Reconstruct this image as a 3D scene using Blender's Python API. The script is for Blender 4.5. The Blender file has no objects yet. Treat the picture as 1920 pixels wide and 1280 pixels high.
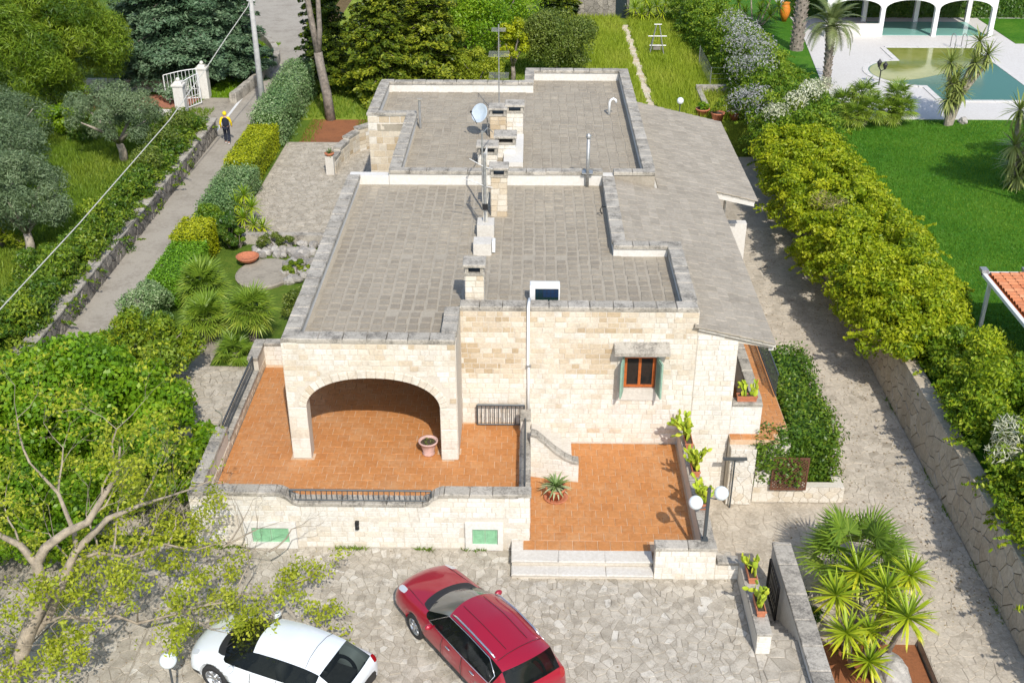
import bpy, bmesh, math, random
import numpy as np
from mathutils import Vector, Matrix

scn = bpy.context.scene
COL = scn.collection
R = math.radians
PI = math.pi

# ------------------------------------------------------------------ camera, sky, sun, exposure
CAM = np.array([0.0, 0.0, 19.5])
cd = bpy.data.cameras.new("camera")
cd.sensor_width = 36.0
cd.lens = 36.0 * 2102.5 / 1920.0
cd.clip_start = 0.1
cd.clip_end = 2000.0
co = bpy.data.objects.new("camera", cd)
COL.objects.link(co)
co.location = CAM
co.rotation_euler = (R(90 - 28.793), 0, R(0.9369))
scn.camera = co

SUN = np.array([0.19, -0.685, 0.705]); SUN /= np.linalg.norm(SUN)      # direction towards the sun
w = bpy.data.worlds.new("World"); scn.world = w; w.use_nodes = True
nt = w.node_tree; nt.nodes.clear()
o_ = nt.nodes.new("ShaderNodeOutputWorld"); b_ = nt.nodes.new("ShaderNodeBackground"); s_ = nt.nodes.new("ShaderNodeTexSky")
s_.sky_type = 'NISHITA'; s_.sun_disc = False
s_.sun_elevation = math.asin(SUN[2]); s_.sun_rotation = math.atan2(SUN[0], SUN[1])
s_.air_density = 1.0; s_.dust_density = 1.2; s_.ozone_density = 1.0
b_.inputs[1].default_value = 0.15
nt.links.new(s_.outputs[0], b_.inputs[0]); nt.links.new(b_.outputs[0], o_.inputs[0])
sl = bpy.data.lights.new("sun", 'SUN'); sl.energy = 3.0; sl.angle = R(0.6); sl.color = (1.0, 0.955, 0.88)
so = bpy.data.objects.new("sun", sl); COL.objects.link(so)
so.rotation_euler = Vector(-SUN).to_track_quat('-Z', 'Y').to_euler(); so.location = (10, -20, 40)
scn.view_settings.view_transform = 'Standard'; scn.view_settings.look = 'None'
scn.view_settings.gamma = 1.0; scn.view_settings.exposure = 0.53
scn.view_settings.use_curve_mapping = False
scn.cycles.max_bounces = 8; scn.cycles.transparent_max_bounces = 8
scn.cycles.diffuse_bounces = 5; scn.cycles.glossy_bounces = 3
scn.cycles.caustics_reflective = False; scn.cycles.caustics_refractive = False

# ------------------------------------------------------------------ materials
def lin(h):
    """sRGB hex -> linear rgb"""
    h = h.lstrip('#'); c = [int(h[i:i + 2], 16) / 255 for i in (0, 2, 4)]
    return tuple(x / 12.92 if x <= .04045 else ((x + .055) / 1.055) ** 2.4 for x in c)

MATS = {}
class NT:
    def __init__(s, name):
        s.m = bpy.data.materials.new(name); s.m.use_nodes = True; s.t = s.m.node_tree; s.t.nodes.clear()
        s.out = s.n("ShaderNodeOutputMaterial"); MATS[name] = s.m
        s.pos = s.n("ShaderNodeNewGeometry").outputs["Position"]
    def n(s, k): return s.t.nodes.new(k)
    def link(s, a, b): s.t.links.new(a, b)
    def noise(s, scale, detail=4, rough=.6, vec=None, dist=0):
        k = s.n("ShaderNodeTexNoise"); k.inputs["Scale"].default_value = scale; k.inputs["Detail"].default_value = detail
        k.inputs["Roughness"].default_value = rough; k.inputs["Distortion"].default_value = dist
        s.link(vec or s.pos, k.inputs["Vector"]); return k.outputs["Fac"]
    def ramp(s, fac, stops, mode='LINEAR'):
        k = s.n("ShaderNodeValToRGB"); e = k.color_ramp.elements; k.color_ramp.interpolation = mode
        while len(e) < len(stops): e.new(0.5)
        for x, (p, c) in zip(e, stops):
            x.position = p; x.color = (*c, 1) if not isinstance(c, (int, float)) else (c, c, c, 1)
        s.link(fac, k.inputs[0]); return k.outputs[0]
    def mix(s, fac, a, b, mode='MIX'):
        k = s.n("ShaderNodeMix"); k.data_type = 'RGBA'; k.blend_type = mode
        for v, i in ((fac, 0), (a, 6), (b, 7)):
            if hasattr(v, "is_output"): s.link(v, k.inputs[i])
            elif i == 0: k.inputs[0].default_value = v
            else: k.inputs[i].default_value = (*v, 1)
        return k.outputs[2]
    def math(s, op, a, b=0.0):
        k = s.n("ShaderNodeMath"); k.operation = op
        for v, i in ((a, 0), (b, 1)):
            if hasattr(v, "is_output"): s.link(v, k.inputs[i])
            else: k.inputs[i].default_value = v
        return k.outputs[0]
    def attr(s, name="tint"):
        k = s.n("ShaderNodeAttribute"); k.attribute_name = name; return k.outputs["Fac"]
    def bump(s, h, strength=.4, dist=.02):
        k = s.n("ShaderNodeBump"); k.inputs["Strength"].default_value = strength; k.inputs["Distance"].default_value = dist
        s.link(h, k.inputs["Height"]); return k.outputs[0]
    def bsdf(s, col, rough=.8, metal=0, normal=None, coat=0, spec=None, trans=0):
        k = s.n("ShaderNodeBsdfPrincipled")
        if hasattr(col, "is_output"): s.link(col, k.inputs["Base Color"])
        else: k.inputs["Base Color"].default_value = (*col, 1)
        if hasattr(rough, "is_output"): s.link(rough, k.inputs["Roughness"])
        else: k.inputs["Roughness"].default_value = rough
        k.inputs["Metallic"].default_value = metal; k.inputs["Coat Weight"].default_value = coat
        k.inputs["Coat Roughness"].default_value = .05
        if spec is not None: k.inputs["Specular IOR Level"].default_value = spec
        k.inputs["Transmission Weight"].default_value = trans
        if normal is not None: s.link(normal, k.inputs["Normal"])
        s.link(k.outputs[0], s.out.inputs[0]); return k

def plain(name, col, rough=.6, metal=0, coat=0, var=.12, scale=6, bump=0, spec=None):
    t = NT(name); c = t.mix(t.ramp(t.noise(scale, 5), [(.3, 0.), (.7, 1.)]), tuple(x * (1 - var) for x in col), tuple(min(1, x * (1 + var)) for x in col))
    t.bsdf(c, rough, metal, t.bump(t.noise(scale * 8, 3), bump) if bump else None, coat, spec); return t.m

def stone(name, stops, stain=None, stain_amt=.5, stain_scale=1.1, fine=14, bump=.5, rough=.9, speck=None):
    """stops: colours over the per-piece tint; stain: weathering colour with noise shapes of its own."""
    t = NT(name); c = t.ramp(t.attr(), stops)
    f = t.noise(fine, 6, .7); c = t.mix(.55, c, t.mix(.5, c, t.ramp(f, [(.32, .25), (.5, .5), (.68, .8)]), 'OVERLAY'))
    if stain:
        a = t.noise(stain_scale, 7, .72); b = t.noise(stain_scale * 9, 5, .7)
        k = t.ramp(t.math('ADD', t.math('MULTIPLY', a, .62), t.math('MULTIPLY', b, .38)), [(.47, 0.), (.60, 1.)])
        c = t.mix(t.math('MULTIPLY', k, stain_amt), c, stain)
    if speck:
        k = t.ramp(t.noise(fine * 2.2, 3, .6), [(.62, 0.), (.70, 1.)]); c = t.mix(t.math('MULTIPLY', k, .6), c, speck)
    t.bsdf(c, rough, 0, t.bump(t.math('ADD', t.noise(fine * 1.6, 5, .7), t.math('MULTIPLY', t.noise(3, 3), .6)), bump, .012), spec=.25); return t.m

def leafy(name, stops, trans=.3, rough=.5, spec=.35):
    t = NT(name); c = t.ramp(t.attr(), stops)
    k = t.bsdf(c, rough, spec=spec)
    tr = t.n("ShaderNodeBsdfTranslucent"); t.link(t.mix(.35, c, (.30, .42, .03), 'MIX'), tr.inputs[0])
    mx = t.n("ShaderNodeMixShader"); mx.inputs[0].default_value = trans
    t.link(k.outputs[0], mx.inputs[1]); t.link(tr.outputs[0], mx.inputs[2]); t.link(mx.outputs[0], t.out.inputs[0]); return t.m

# ------------------------------------------------------------------ mesh helpers
class MB:
    """Collects simple shapes; build() links them as one mesh object."""
    def __init__(s): s.v = []; s.f = []; s.t = []; s.m = []; s.tint = .5; s.mi = 0
    def add(s, V, F, tint=None, mi=None):
        o = len(s.v); s.v.extend(tuple(map(float, p)) for p in V)
        for q in F: s.f.append(tuple(o + i for i in q)); s.t.append(s.tint if tint is None else tint); s.m.append(s.mi if mi is None else mi)
    def box(s, x0, x1, y0, y1, z0, z1, c=0, M=None):
        if c <= 0:
            V = [(x, y, z) for z in (z0, z1) for y in (y0, y1) for x in (x0, x1)]
            F = [(0, 2, 3, 1), (4, 5, 7, 6), (0, 1, 5, 4), (1, 3, 7, 5), (3, 2, 6, 7), (2, 0, 4, 6)]
        else:
            V = []
            for z, i in ((z0, 0), (z1 - c, 0), (z1, c)): V += [(x0 + i, y0 + i, z), (x1 - i, y0 + i, z), (x1 - i, y1 - i, z), (x0 + i, y1 - i, z)]
            F = [(3, 2, 1, 0), (8, 9, 10, 11)] + [(a * 4 + i, a * 4 + (i + 1) % 4, a * 4 + 4 + (i + 1) % 4, a * 4 + 4 + i) for a in (0, 1) for i in range(4)]
        if M is not None: V = [tuple(M @ Vector(p)) for p in V]
        s.add(V, F); return s
    def prism(s, poly, z0, z1, c=0, map3=None):
        """poly (ccw) in 2D extruded z0..z1; map3(x, y, z) places it."""
        n = len(poly); g = map3 or (lambda x, y, z: (x, y, z)); V = [g(x, y, z0) for x, y in poly]
        F = [tuple(range(n - 1, -1, -1))]
        if c:
            cx = sum(p[0] for p in poly) / n; cy = sum(p[1] for p in poly) / n
            V += [g(x, y, z1 - c) for x, y in poly]
            V += [g(*( (x + (cx - x) * min(.4, c / (math.hypot(cx - x, cy - y) + 1e-6)), y + (cy - y) * min(.4, c / (math.hypot(cx - x, cy - y) + 1e-6)))), z1) for x, y in poly]
            k = 2
        else: V += [g(x, y, z1) for x, y in poly]; k = 1
        for a in range(k): F += [(a * n + i, a * n + (i + 1) % n, a * n + n + (i + 1) % n, a * n + n + i) for i in range(n)]
        F.append(tuple(k * n + i for i in range(n))); s.add(V, F); return s
    def tube(s, pts, rad, n=6, cap=True):
        pts = [Vector(p) for p in pts]; rr = rad if hasattr(rad, "__len__") else [rad] * len(pts)
        V = []; F = []; up = None
        for i, p in enumerate(pts):
            d = (pts[min(i + 1, len(pts) - 1)] - pts[max(i - 1, 0)]).normalized()
            if up is None: up = d.orthogonal().normalized()
            a = (up - d * up.dot(d)); a = a.normalized() if a.length > 1e-5 else d.orthogonal().normalized(); up = a; b = d.cross(a)
            for k in range(n):
                t = 2 * PI * k / n; V.append(p + (a * math.cos(t) + b * math.sin(t)) * rr[i])
        for i in range(len(pts) - 1):
            for k in range(n): F.append((i * n + k, i * n + (k + 1) % n, (i + 1) * n + (k + 1) % n, (i + 1) * n + k))
        if cap: F += [tuple(range(n - 1, -1, -1)), tuple((len(pts) - 1) * n + k for k in range(n))]
        s.add(V, F); return s
    def lathe(s, prof, n=16, o=(0, 0, 0), squash=(1, 1)):
        V = [(o[0] + r * math.cos(2 * PI * k / n) * squash[0], o[1] + r * math.sin(2 * PI * k / n) * squash[1], o[2] + z) for r, z in prof for k in range(n)]
        F = [(i * n + k, i * n + (k + 1) % n, (i + 1) * n + (k + 1) % n, (i + 1) * n + k) for i in range(len(prof) - 1) for k in range(n)]
        if prof[0][0] > 1e-4: F.append(tuple(range(n - 1, -1, -1)))
        if prof[-1][0] > 1e-4: F.append(tuple((len(prof) - 1) * n + k for k in range(n)))
        s.add(V, F); return s
    def sphere(s, c, r, n=16, m=10, sq=(1, 1, 1)):
        V = [(c[0] + r * sq[0] * math.sin(PI * i / m) * math.cos(2 * PI * k / n), c[1] + r * sq[1] * math.sin(PI * i / m) * math.sin(2 * PI * k / n), c[2] + r * sq[2] * math.cos(PI * i / m)) for i in range(m + 1) for k in range(n)]
        F = [(i * n + k, (i + 1) * n + k, (i + 1) * n + (k + 1) % n, i * n + (k + 1) % n) for i in range(m) for k in range(n)]
        s.add(V, F); return s
    def build(s, name, mat, parent=None, smooth=False, kind=None):
        me = bpy.data.meshes.new(name); me.from_pydata(s.v, [], s.f)
        return finish(me, name, mat, parent, np.array(s.t, dtype=np.float32), smooth, kind, s.m)

def finish(me, name, mat, parent=None, tint=None, smooth=False, kind=None, mi=None):
    if tint is not None and len(tint) == len(me.polygons):
        a = me.attributes.new("tint", 'FLOAT', 'FACE'); a.data.foreach_set("value", np.asarray(tint, dtype=np.float32))
    for m in (mat if isinstance(mat, (list, tuple)) else [mat]): me.materials.append(m)
    if mi is not None and any(mi): me.polygons.foreach_set("material_index", np.array(mi, dtype=np.int32))
    if smooth: me.polygons.foreach_set("use_smooth", np.ones(len(me.polygons), dtype=bool))
    me.update()
    o = bpy.data.objects.new(name, me); COL.objects.link(o)
    if parent is not None: o.parent = parent
    if kind: o["kind"] = kind
    return o

def tag(o, label, cat, group=None):
    o["label"] = label; o["category"] = cat
    if group: o["group"] = group
    return o

def empty(name, loc, label=None, cat=None, group=None, rz=0.0):
    o = bpy.data.objects.new(name, None); COL.objects.link(o); o.location = loc; o.rotation_euler = (0, 0, rz); o.empty_display_size = .2
    if label: tag(o, label, cat, group)
    return o

def struct(o): o["kind"] = "structure"; return o

def copy_tree(o, parent=None):
    c = o.copy(); COL.objects.link(c); c.parent = parent
    for ch in list(o.children): copy_tree(ch, c)
    return c

# ---- pieces: bricks, tiles, slabs, paving stones. The largest 300 in view are parts, the rest one joined part of kind stuff
rngp = np.random.default_rng(5)
def unit_slab(seed, chamfer=(.03, .04, .25), jit=.014):
    """1 x 1 x 1 slab, top at z = 0.5, chamfered at its top edge; a little uneven."""
    g = np.random.default_rng(seed); a, b, c = chamfer
    V = []
    for z, i, j in ((-.5, 0, 0), (.5 - c, 0, 0), (.5, a, b)):
        V += [(-.5 + i, -.5 + j, z), (.5 - i, -.5 + j, z), (.5 - i, .5 - j, z), (.5 - i - (1 - 2 * i), .5 - j, z)]
    V = np.array(V); V[4:, :2] += g.uniform(-jit, jit, (8, 2)); V[8:, 2] += g.uniform(-.08, .04, 4)
    F = [(3, 2, 1, 0), (8, 9, 10, 11)] + [(k * 4 + i, k * 4 + (i + 1) % 4, k * 4 + 4 + (i + 1) % 4, k * 4 + 4 + i) for k in (0, 1) for i in range(4)]
    return V, F
VAR = [unit_slab(i) for i in range(6)]
_slab_cache = {}
def slab_mesh(name, mat, k, q):
    key = (name, mat.name, k, q)
    if key not in _slab_cache:
        V, F = VAR[k]; me = bpy.data.meshes.new(name); me.from_pydata([tuple(p) for p in V], [], F)
        a = me.attributes.new("tint", 'FLOAT', 'FACE'); a.data.foreach_set("value", np.full(len(F), (q + .5) / 16, dtype=np.float32))
        me.materials.append(mat); me.update(); _slab_cache[key] = me
    return _slab_cache[key]

class Pieces:
    def __init__(s): s.boxes = []; s.polys = []
    def slab(s, c, ax, ay, az, tint):
        """centre c; ax, ay, az full edge vectors of the piece (az is the outward side)."""
        s.boxes.append((np.array(c, float), np.array(ax, float), np.array(ay, float), np.array(az, float), float(np.clip(tint, 0, .999))))
    def poly(s, poly, z0, z1, c, tint, map3=None):
        m = MB(); m.prism(poly, z0, z1, c, map3); s.polys.append((np.array(m.v), m.f, float(np.clip(tint, 0, .999))))
    def build(s, name, mat, parent, limit=300):
        L = []
        for i, (c, ax, ay, az, t) in enumerate(s.boxes): L.append((np.linalg.norm(np.cross(ax, ay)) ** .5 / (np.linalg.norm(c - CAM) + 1), 0, i))
        for i, (V, F, t) in enumerate(s.polys): L.append((np.linalg.norm(V.max(0) - V.min(0)) / (np.linalg.norm(V.mean(0) - CAM) + 1), 1, i))
        L.sort(reverse=True); rest = MB()
        for n, (sz, kind, i) in enumerate(L):
            if kind == 0:
                c, ax, ay, az, t = s.boxes[i]; k = i % 6
                if n < limit and abs(ax @ ay) + abs(ax @ az) + abs(ay @ az) > 1e-5:
                    V, F = VAR[k]; m_ = MB(); m_.add(c + V @ np.array([ax, ay, az]), F, t); m_.build(name, mat, parent)
                elif n < limit:
                    o = bpy.data.objects.new(name, slab_mesh(name, mat, k, int(t * 16))); COL.objects.link(o); o.parent = parent
                    M = Matrix(((ax[0], ay[0], az[0], c[0]), (ax[1], ay[1], az[1], c[1]), (ax[2], ay[2], az[2], c[2]), (0, 0, 0, 1)))
                    o.matrix_local = M
                else:
                    V, F = VAR[k]; rest.add(c + V @ np.array([ax, ay, az]), F, t)
            else:
                V, F, t = s.polys[i]
                if n < limit: m = MB(); m.add(V, F, t); m.build(name, mat, parent)
                else: rest.add(V, F, t)
        if rest.f: rest.build(name + "_field", mat, parent, kind="stuff")

def clip_half(poly, nx, ny, d):
    out = []; n = len(poly)
    for i in range(n):
        a = poly[i]; b = poly[(i + 1) % n]; da = a[0] * nx + a[1] * ny - d; db = b[0] * nx + b[1] * ny - d
        if da <= 0: out.append(a)
        if (da < 0 < db) or (db < 0 < da):
            t = da / (da - db); out.append((a[0] + (b[0] - a[0]) * t, a[1] + (b[1] - a[1]) * t))
    return out

def voronoi(x0, x1, y0, y1, size, seed, gap=.02, jitter=.42, aspect=1.0, inside=None, drop=.12):
    """crazy paving: (polygon, centre) per stone, shrunk by the joint."""
    g = np.random.default_rng(seed); nx = max(1, int((x1 - x0) / (size * aspect))); ny = max(1, int((y1 - y0) / size)); sx = (x1 - x0) / nx; sy = (y1 - y0) / ny
    P = {}
    for i in range(-1, nx + 1):
        for j in range(-1, ny + 1):
            if g.random() < drop and 0 <= i < nx and 0 <= j < ny: continue
            P[i, j] = (x0 + (i + .5 + .25 * (j % 2) + g.uniform(-jitter, jitter)) * sx, y0 + (j + .5 + g.uniform(-jitter, jitter)) * sy)
    out = []
    for (i, j), c in P.items():
        if inside and not inside(*c): continue
        poly = [(x0, y0), (x1, y0), (x1, y1), (x0, y1)]
        for di in (-2, -1, 0, 1, 2):
            for dj in (-2, -1, 0, 1, 2):
                q = P.get((i + di, j + dj))
                if q is None or q == c: continue
                nx_, ny_ = q[0] - c[0], q[1] - c[1]; L = math.hypot(nx_, ny_)
                if L < 1e-6: continue
                nx_ /= L; ny_ /= L; poly = clip_half(poly, nx_, ny_, ((q[0] + c[0]) * nx_ + (q[1] + c[1]) * ny_) / 2 - gap * g.uniform(.3, 1.0))
                if len(poly) < 3: break
            if len(poly) < 3: break
        if len(poly) >= 3:
            q = [poly[0]]
            for p in poly[1:]:
                if math.hypot(p[0] - q[-1][0], p[1] - q[-1][1]) > .02: q.append(p)
            if len(q) >= 3: out.append((q, c))
    return out
# ------------------------------------------------------------------ stone, tile and paint materials
M_BRICK = stone("limestone_brick", [(0, (.42, .32, .20)), (.2, (.51, .41, .28)), (.45, (.595, .52, .405)), (.7, (.65, .60, .51)), (1, (.68, .655, .595))], (.36, .305, .235), .4, 1.6, 16, .5)
M_MORTAR = stone("pale_mortar", [(0, (.56, .505, .42)), (1, (.60, .555, .475))], (.42, .37, .29), .3, 1.2, 20, .3)
M_COPING = stone("weathered_coping", [(0, (.33, .298, .245)), (.5, (.40, .365, .305)), (1, (.47, .43, .365))], (.11, .10, .085), .8, 2.0, 15, .9, speck=(.60, .56, .48))
M_SLAB = stone("roof_slab_stone", [(0, (.245, .21, .16)), (.4, (.295, .255, .195)), (.8, (.345, .30, .23)), (1, (.395, .34, .255))], (.20, .17, .13), .55, 1.4, 13, .6, speck=(.42, .40, .36))
M_BED = stone("roof_bedding", [(0, (.35, .306, .238)), (1, (.37, .325, .252))], (.26, .225, .175), .5, .8, 18, .35)
M_SLOPE = stone("slope_slab_stone", [(0, (.30, .262, .205)), (.5, (.345, .302, .238)), (1, (.39, .342, .272))], (.22, .19, .15), .55, 1.3, 16, .5, speck=(.40, .38, .35))
M_PLASTER = stone("white_plaster", [(0, (.60, .575, .52)), (1, (.66, .635, .585))], (.52, .49, .43), .25, .9, 10, .2)
M_TILE = stone("terracotta_tile", [(0, (.38, .150, .046)), (.35, (.44, .185, .060)), (.7, (.49, .218, .076)), (1, (.56, .28, .11))], (.56, .36, .20), .35, .9, 9, .15, rough=.62)
M_GROUT = stone("tile_grout", [(0, (.53, .345, .205)), (1, (.58, .40, .255))], (.70, .58, .45), .5, 2.5, 12, .2)
M_PAVE = stone("paving_stone", [(0, (.36, .318, .25)), (.45, (.455, .405, .325)), (.8, (.53, .48, .395)), (1, (.62, .585, .51))], (.23, .20, .155), .75, 3.0, 24, 1.0, speck=(.64, .60, .53))
M_JOINT = stone("paving_joint", [(0, (.33, .292, .232)), (1, (.36, .32, .255))], (.17, .15, .12), .7, 1.0, 18, .8)
M_DRIVE = stone("driveway_stone", [(0, (.44, .38, .298)), (.5, (.49, .43, .342)), (1, (.54, .48, .39))], (.27, .23, .175), .65, 1.1, 17, .9, speck=(.56, .51, .43))
M_DRIVEJ = stone("driveway_joint", [(0, (.41, .355, .28)), (1, (.44, .385, .305))], (.22, .19, .14), .6, .9, 18, .6)
M_CRAZY = stone("retaining_stone", [(0, (.42, .35, .255)), (.5, (.48, .41, .31)), (1, (.54, .47, .365))], (.28, .225, .16), .45, 1.2, 10, .6)
M_CRAZYJ = stone("retaining_joint", [(0, (.22, .175, .12)), (1, (.26, .21, .15))], None, 0, 1, 14, .5)
M_RUBBLE = stone("rubble_stone", [(0, (.13, .115, .10)), (.5, (.25, .225, .19)), (1, (.36, .325, .27))], (.07, .065, .06), .6, 1.8, 12, .8)
M_GREYSLAB = stone("pale_step_slab", [(0, (.53, .495, .435)), (1, (.60, .565, .50))], (.42, .385, .33), .3, 1.3, 14, .3)
M_ROCK = stone("rockery_stone", [(0, (.26, .24, .21)), (.5, (.40, .375, .335)), (1, (.56, .54, .50))], (.12, .11, .10), .6, 2.5, 9, 1.0)
M_ASPHALT = stone("lane_asphalt", [(0, (.345, .31, .255)), (1, (.365, .33, .272))], (.225, .195, .155), .65, .7, 30, .35, speck=(.38, .355, .315))
M_SOIL = stone("red_soil", [(0, (.25, .095, .04)), (1, (.30, .12, .05))], (.14, .06, .03), .5, 1.0, 22, .9)
M_IRON = plain("grey_painted_iron", (.075, .085, .09), .45, .3, var=.1)
M_DARKIRON = plain("dark_iron", (.025, .025, .026), .5, .4)
M_GALV = plain("galvanised_steel", (.38, .38, .37), .5, .6, var=.25, scale=9)
M_WHITE = plain("white_paint", (.70, .70, .68), .45, var=.05, scale=4)
M_WOODO = plain("orange_wood", (.42, .11, .025), .4, var=.2, scale=14)
M_SHUT = plain("green_shutter_paint", (.24, .47, .28), .5, var=.14, scale=7)
M_SHUTG = plain("greygreen_shutter_paint", (.25, .38, .29), .5, var=.1, scale=7)
M_POTCLAY = plain("clay_pot", (.44, .155, .075), .75, var=.2, scale=11, bump=.2)
M_PINKPOT = plain("pink_cast_pot", (.55, .36, .31), .8, var=.22, scale=9, bump=.2)
M_POTSOIL = plain("potting_soil", (.07, .05, .033), .95, var=.4, scale=20, bump=.6)
M_GLOBE = plain("opal_globe", (.74, .79, .80), .3, var=.02, coat=.2)
M_BARK = plain("grey_bark", (.22, .185, .15), .95, var=.45, scale=5, bump=.9)
M_BARKP = plain("pale_bark", (.33, .285, .225), .9, var=.35, scale=6, bump=.7)
M_TRELLIS = plain("brown_trellis_wood", (.13, .055, .03), .6, var=.2, scale=9)
t = NT("dark_window_glass"); t.bsdf((.012, .015, .016), .06, spec=.6); M_GLASS = t.m
t = NT("sky_blue_cell"); t.bsdf(t.ramp(t.attr(), [(0, (.010, .03, .022)), (1, (.016, .035, .085))]), .25, spec=.5); M_CELL = t.m

# ------------------------------------------------------------------ grounds of the place
def ground_box(name, x0, x1, y0, y1, z1, mat, z0=-3.0):
    m = MB(); m.box(x0, x1, y0, y1, z0, z1); return struct(m.build(name, mat))
def grass_mat(name, a, b, c, scale=.5):
    t = NT(name); f = t.math('ADD', t.math('MULTIPLY', t.noise(scale, 6, .7), .6), t.math('MULTIPLY', t.noise(scale * 14, 4, .7), .4))
    col = t.ramp(f, [(.36, a), (.5, b), (.64, c)]); t.bsdf(col, .9, normal=t.bump(t.noise(40, 4, .7), .8, .05), spec=.15); return t.m
M_LAWN = grass_mat("mown_lawn", (.03, .115, .006), (.055, .165, .009), (.10, .21, .018), .35)
M_MEADOW = grass_mat("meadow_soil_grass", (.13, .19, .02), (.22, .29, .03), (.32, .33, .07), .5)
M_ORCHARD = grass_mat("orchard_grass", (.05, .10, .012), (.10, .165, .018), (.16, .20, .03), .35)
M_EARTH = grass_mat("dry_earth", (.10, .085, .04), (.16, .12, .065), (.22, .16, .09), .3)

ground_box("ground", -400, 400, -120, 800, -2.6, M_EARTH, -4)
ground_box("orchard_ground", -120, -17.5, -40, 200, 0, M_ORCHARD)
ground_box("lane", -17.5, -14.45, -40, 72, .01, M_ASPHALT)
front_garden = ground_box("front_garden_ground", -14.45, -9.3, -40, 23.86, -.016, M_JOINT)
ground_box("side_garden_ground", -14.45, 4.5, 23.86, 61.2, -.02, M_ORCHARD)
ground_box("meadow", -14.45, 13.2, 61.2, 160, 0, M_MEADOW)
ground_box("lawn", 13.25, 140, -40, 200, 0, M_LAWN)
# lane beyond the bend
m = MB(); m.prism([(-17.5, 72), (-14.45, 72), (-15.2, 77), (-16.2, 82), (-16.8, 96), (-23.5, 96), (-22.5, 84), (-19.3, 80.5), (-17.6, 76)], -.5, .014); struct(m.build("lane_bend", M_ASPHALT))
courtyard = ground_box("courtyard", -9.3, 5.5, 4, 23.86, -.014, M_JOINT)
m = MB(); m.box(5.5, 6.62, 4, 20.55, -3, -.016); front_court = struct(m.build("courtyard_corner", M_JOINT))
driveway = ground_box("driveway", 4.5, 13.2, 22.4, 60, -1.63, M_DRIVEJ)
ground_box("driveway_front", 10.4, 13.2, -10, 22.4, -1.632, M_DRIVEJ)
m = MB(); m.box(6.9, 10.35, 5, 24.3, -3, -1.9); bed = struct(m.build("soil_bed", M_SOIL))

P = Pieces(); g = np.random.default_rng(11)
for q, c in voronoi(-9.28, 5.48, 13.0, 23.84, .165, 3, .008, jitter=.6, aspect=1.15, drop=.3):
    P.poly(q, -.05, .0 + g.uniform(-.012, .010), .008, g.beta(2, 2))
P.build("paving_stone", M_PAVE, courtyard)
P = Pieces()
for q, c in voronoi(-13.5, -9.32, 13.0, 23.8, .3, 13, .014, jitter=.5): P.poly(q, -.05, g.uniform(-.012, .012), .010, .8 * g.beta(1.6, 2.0))
P.build("paving_stone", M_PAVE, front_garden, 120)
P = Pieces()
for q, c in voronoi(5.5, 6.6, 13.0, 20.5, .34, 4, .018): P.poly(q, -.05, g.uniform(-.012, .012), .012, g.beta(1.6, 2.2))
P.build("paving_stone", M_PAVE, front_court)
def not_in_things(x, y): return x > 6.2 or y < 28.2
P = Pieces()
for q, c in voronoi(4.55, 12.85, 23.0, 50.0, .25, 8, .008, jitter=.55, inside=not_in_things): P.poly(q, -1.66, -1.622 + g.uniform(-.01, .01), .012, g.beta(6, 6))
for q, c in voronoi(10.42, 12.95, 16.5, 23.0, .25, 9, .008, jitter=.55): P.poly(q, -1.66, -1.622 + g.uniform(-.01, .01), .012, g.beta(6, 6))
P.build("paving_stone", M_DRIVE, driveway)

# ------------------------------------------------------------------ the villa
villa = empty("villa", (-1, 34, 0), "cream stone villa with flat slab roofs, arched portico and terracotta terraces", "house")
VL = Vector((-1, 34, 0))
def vpart(mb, name, mat, smooth=False, kind=None):
    o = mb.build(name, mat, villa, smooth, kind); o.location = -VL; return o
WALL_T = np.random.default_rng(21)

def bricks(parent, x0, x1, z0, z1, y, skip=None, course=.172, wmin=.17, wmax=.42, tint=None, limit=300, seed=0, depth=.05, axis='y', proud=.012):
    """coursed stone facing on a wall whose face is at y (facing -y), or at x = y when axis is 'x+' / 'x-'."""
    g = np.random.default_rng(seed + 100); P = Pieces(); n = max(1, round((z1 - z0) / course)); h = (z1 - z0) / n
    for r in range(n):
        zc = z0 + (r + .5) * h; x = x0 - g.uniform(0, .2); band = g.uniform(-.12, .12)
        while x < x1 - .03:
            wd = g.uniform(wmin, wmax)
            if g.random() < .1: wd *= .55
            a = max(x, x0); b = min(x + wd, x1); x += wd
            if x1 - b < .08: b = x1
            if b - a < .04: continue
            if skip and skip((a + b) / 2, zc, a, b, zc - h / 2, zc + h / 2): continue
            t = (tint((a + b) / 2, zc) if tint else .6) + band + g.normal(0, .15); gp = .018
            ex = b - a - gp; ez = h - gp; pr = proud * g.uniform(.5, 1.5)
            if axis == 'y': P.slab(((a + b) / 2, y + depth / 2 - pr, zc), (ex, 0, 0), (0, 0, ez), (0, -depth, 0), t)
            elif axis == 'x+': P.slab((y - depth / 2 + pr, (a + b) / 2, zc), (0, ex, 0), (0, 0, ez), (depth, 0, 0), t)
            else: P.slab((y + depth / 2 - pr, (a + b) / 2, zc), (0, -ex, 0), (0, 0, ez), (-depth, 0, 0), t)
    P.build("brick", M_BRICK, parent, limit)

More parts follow.
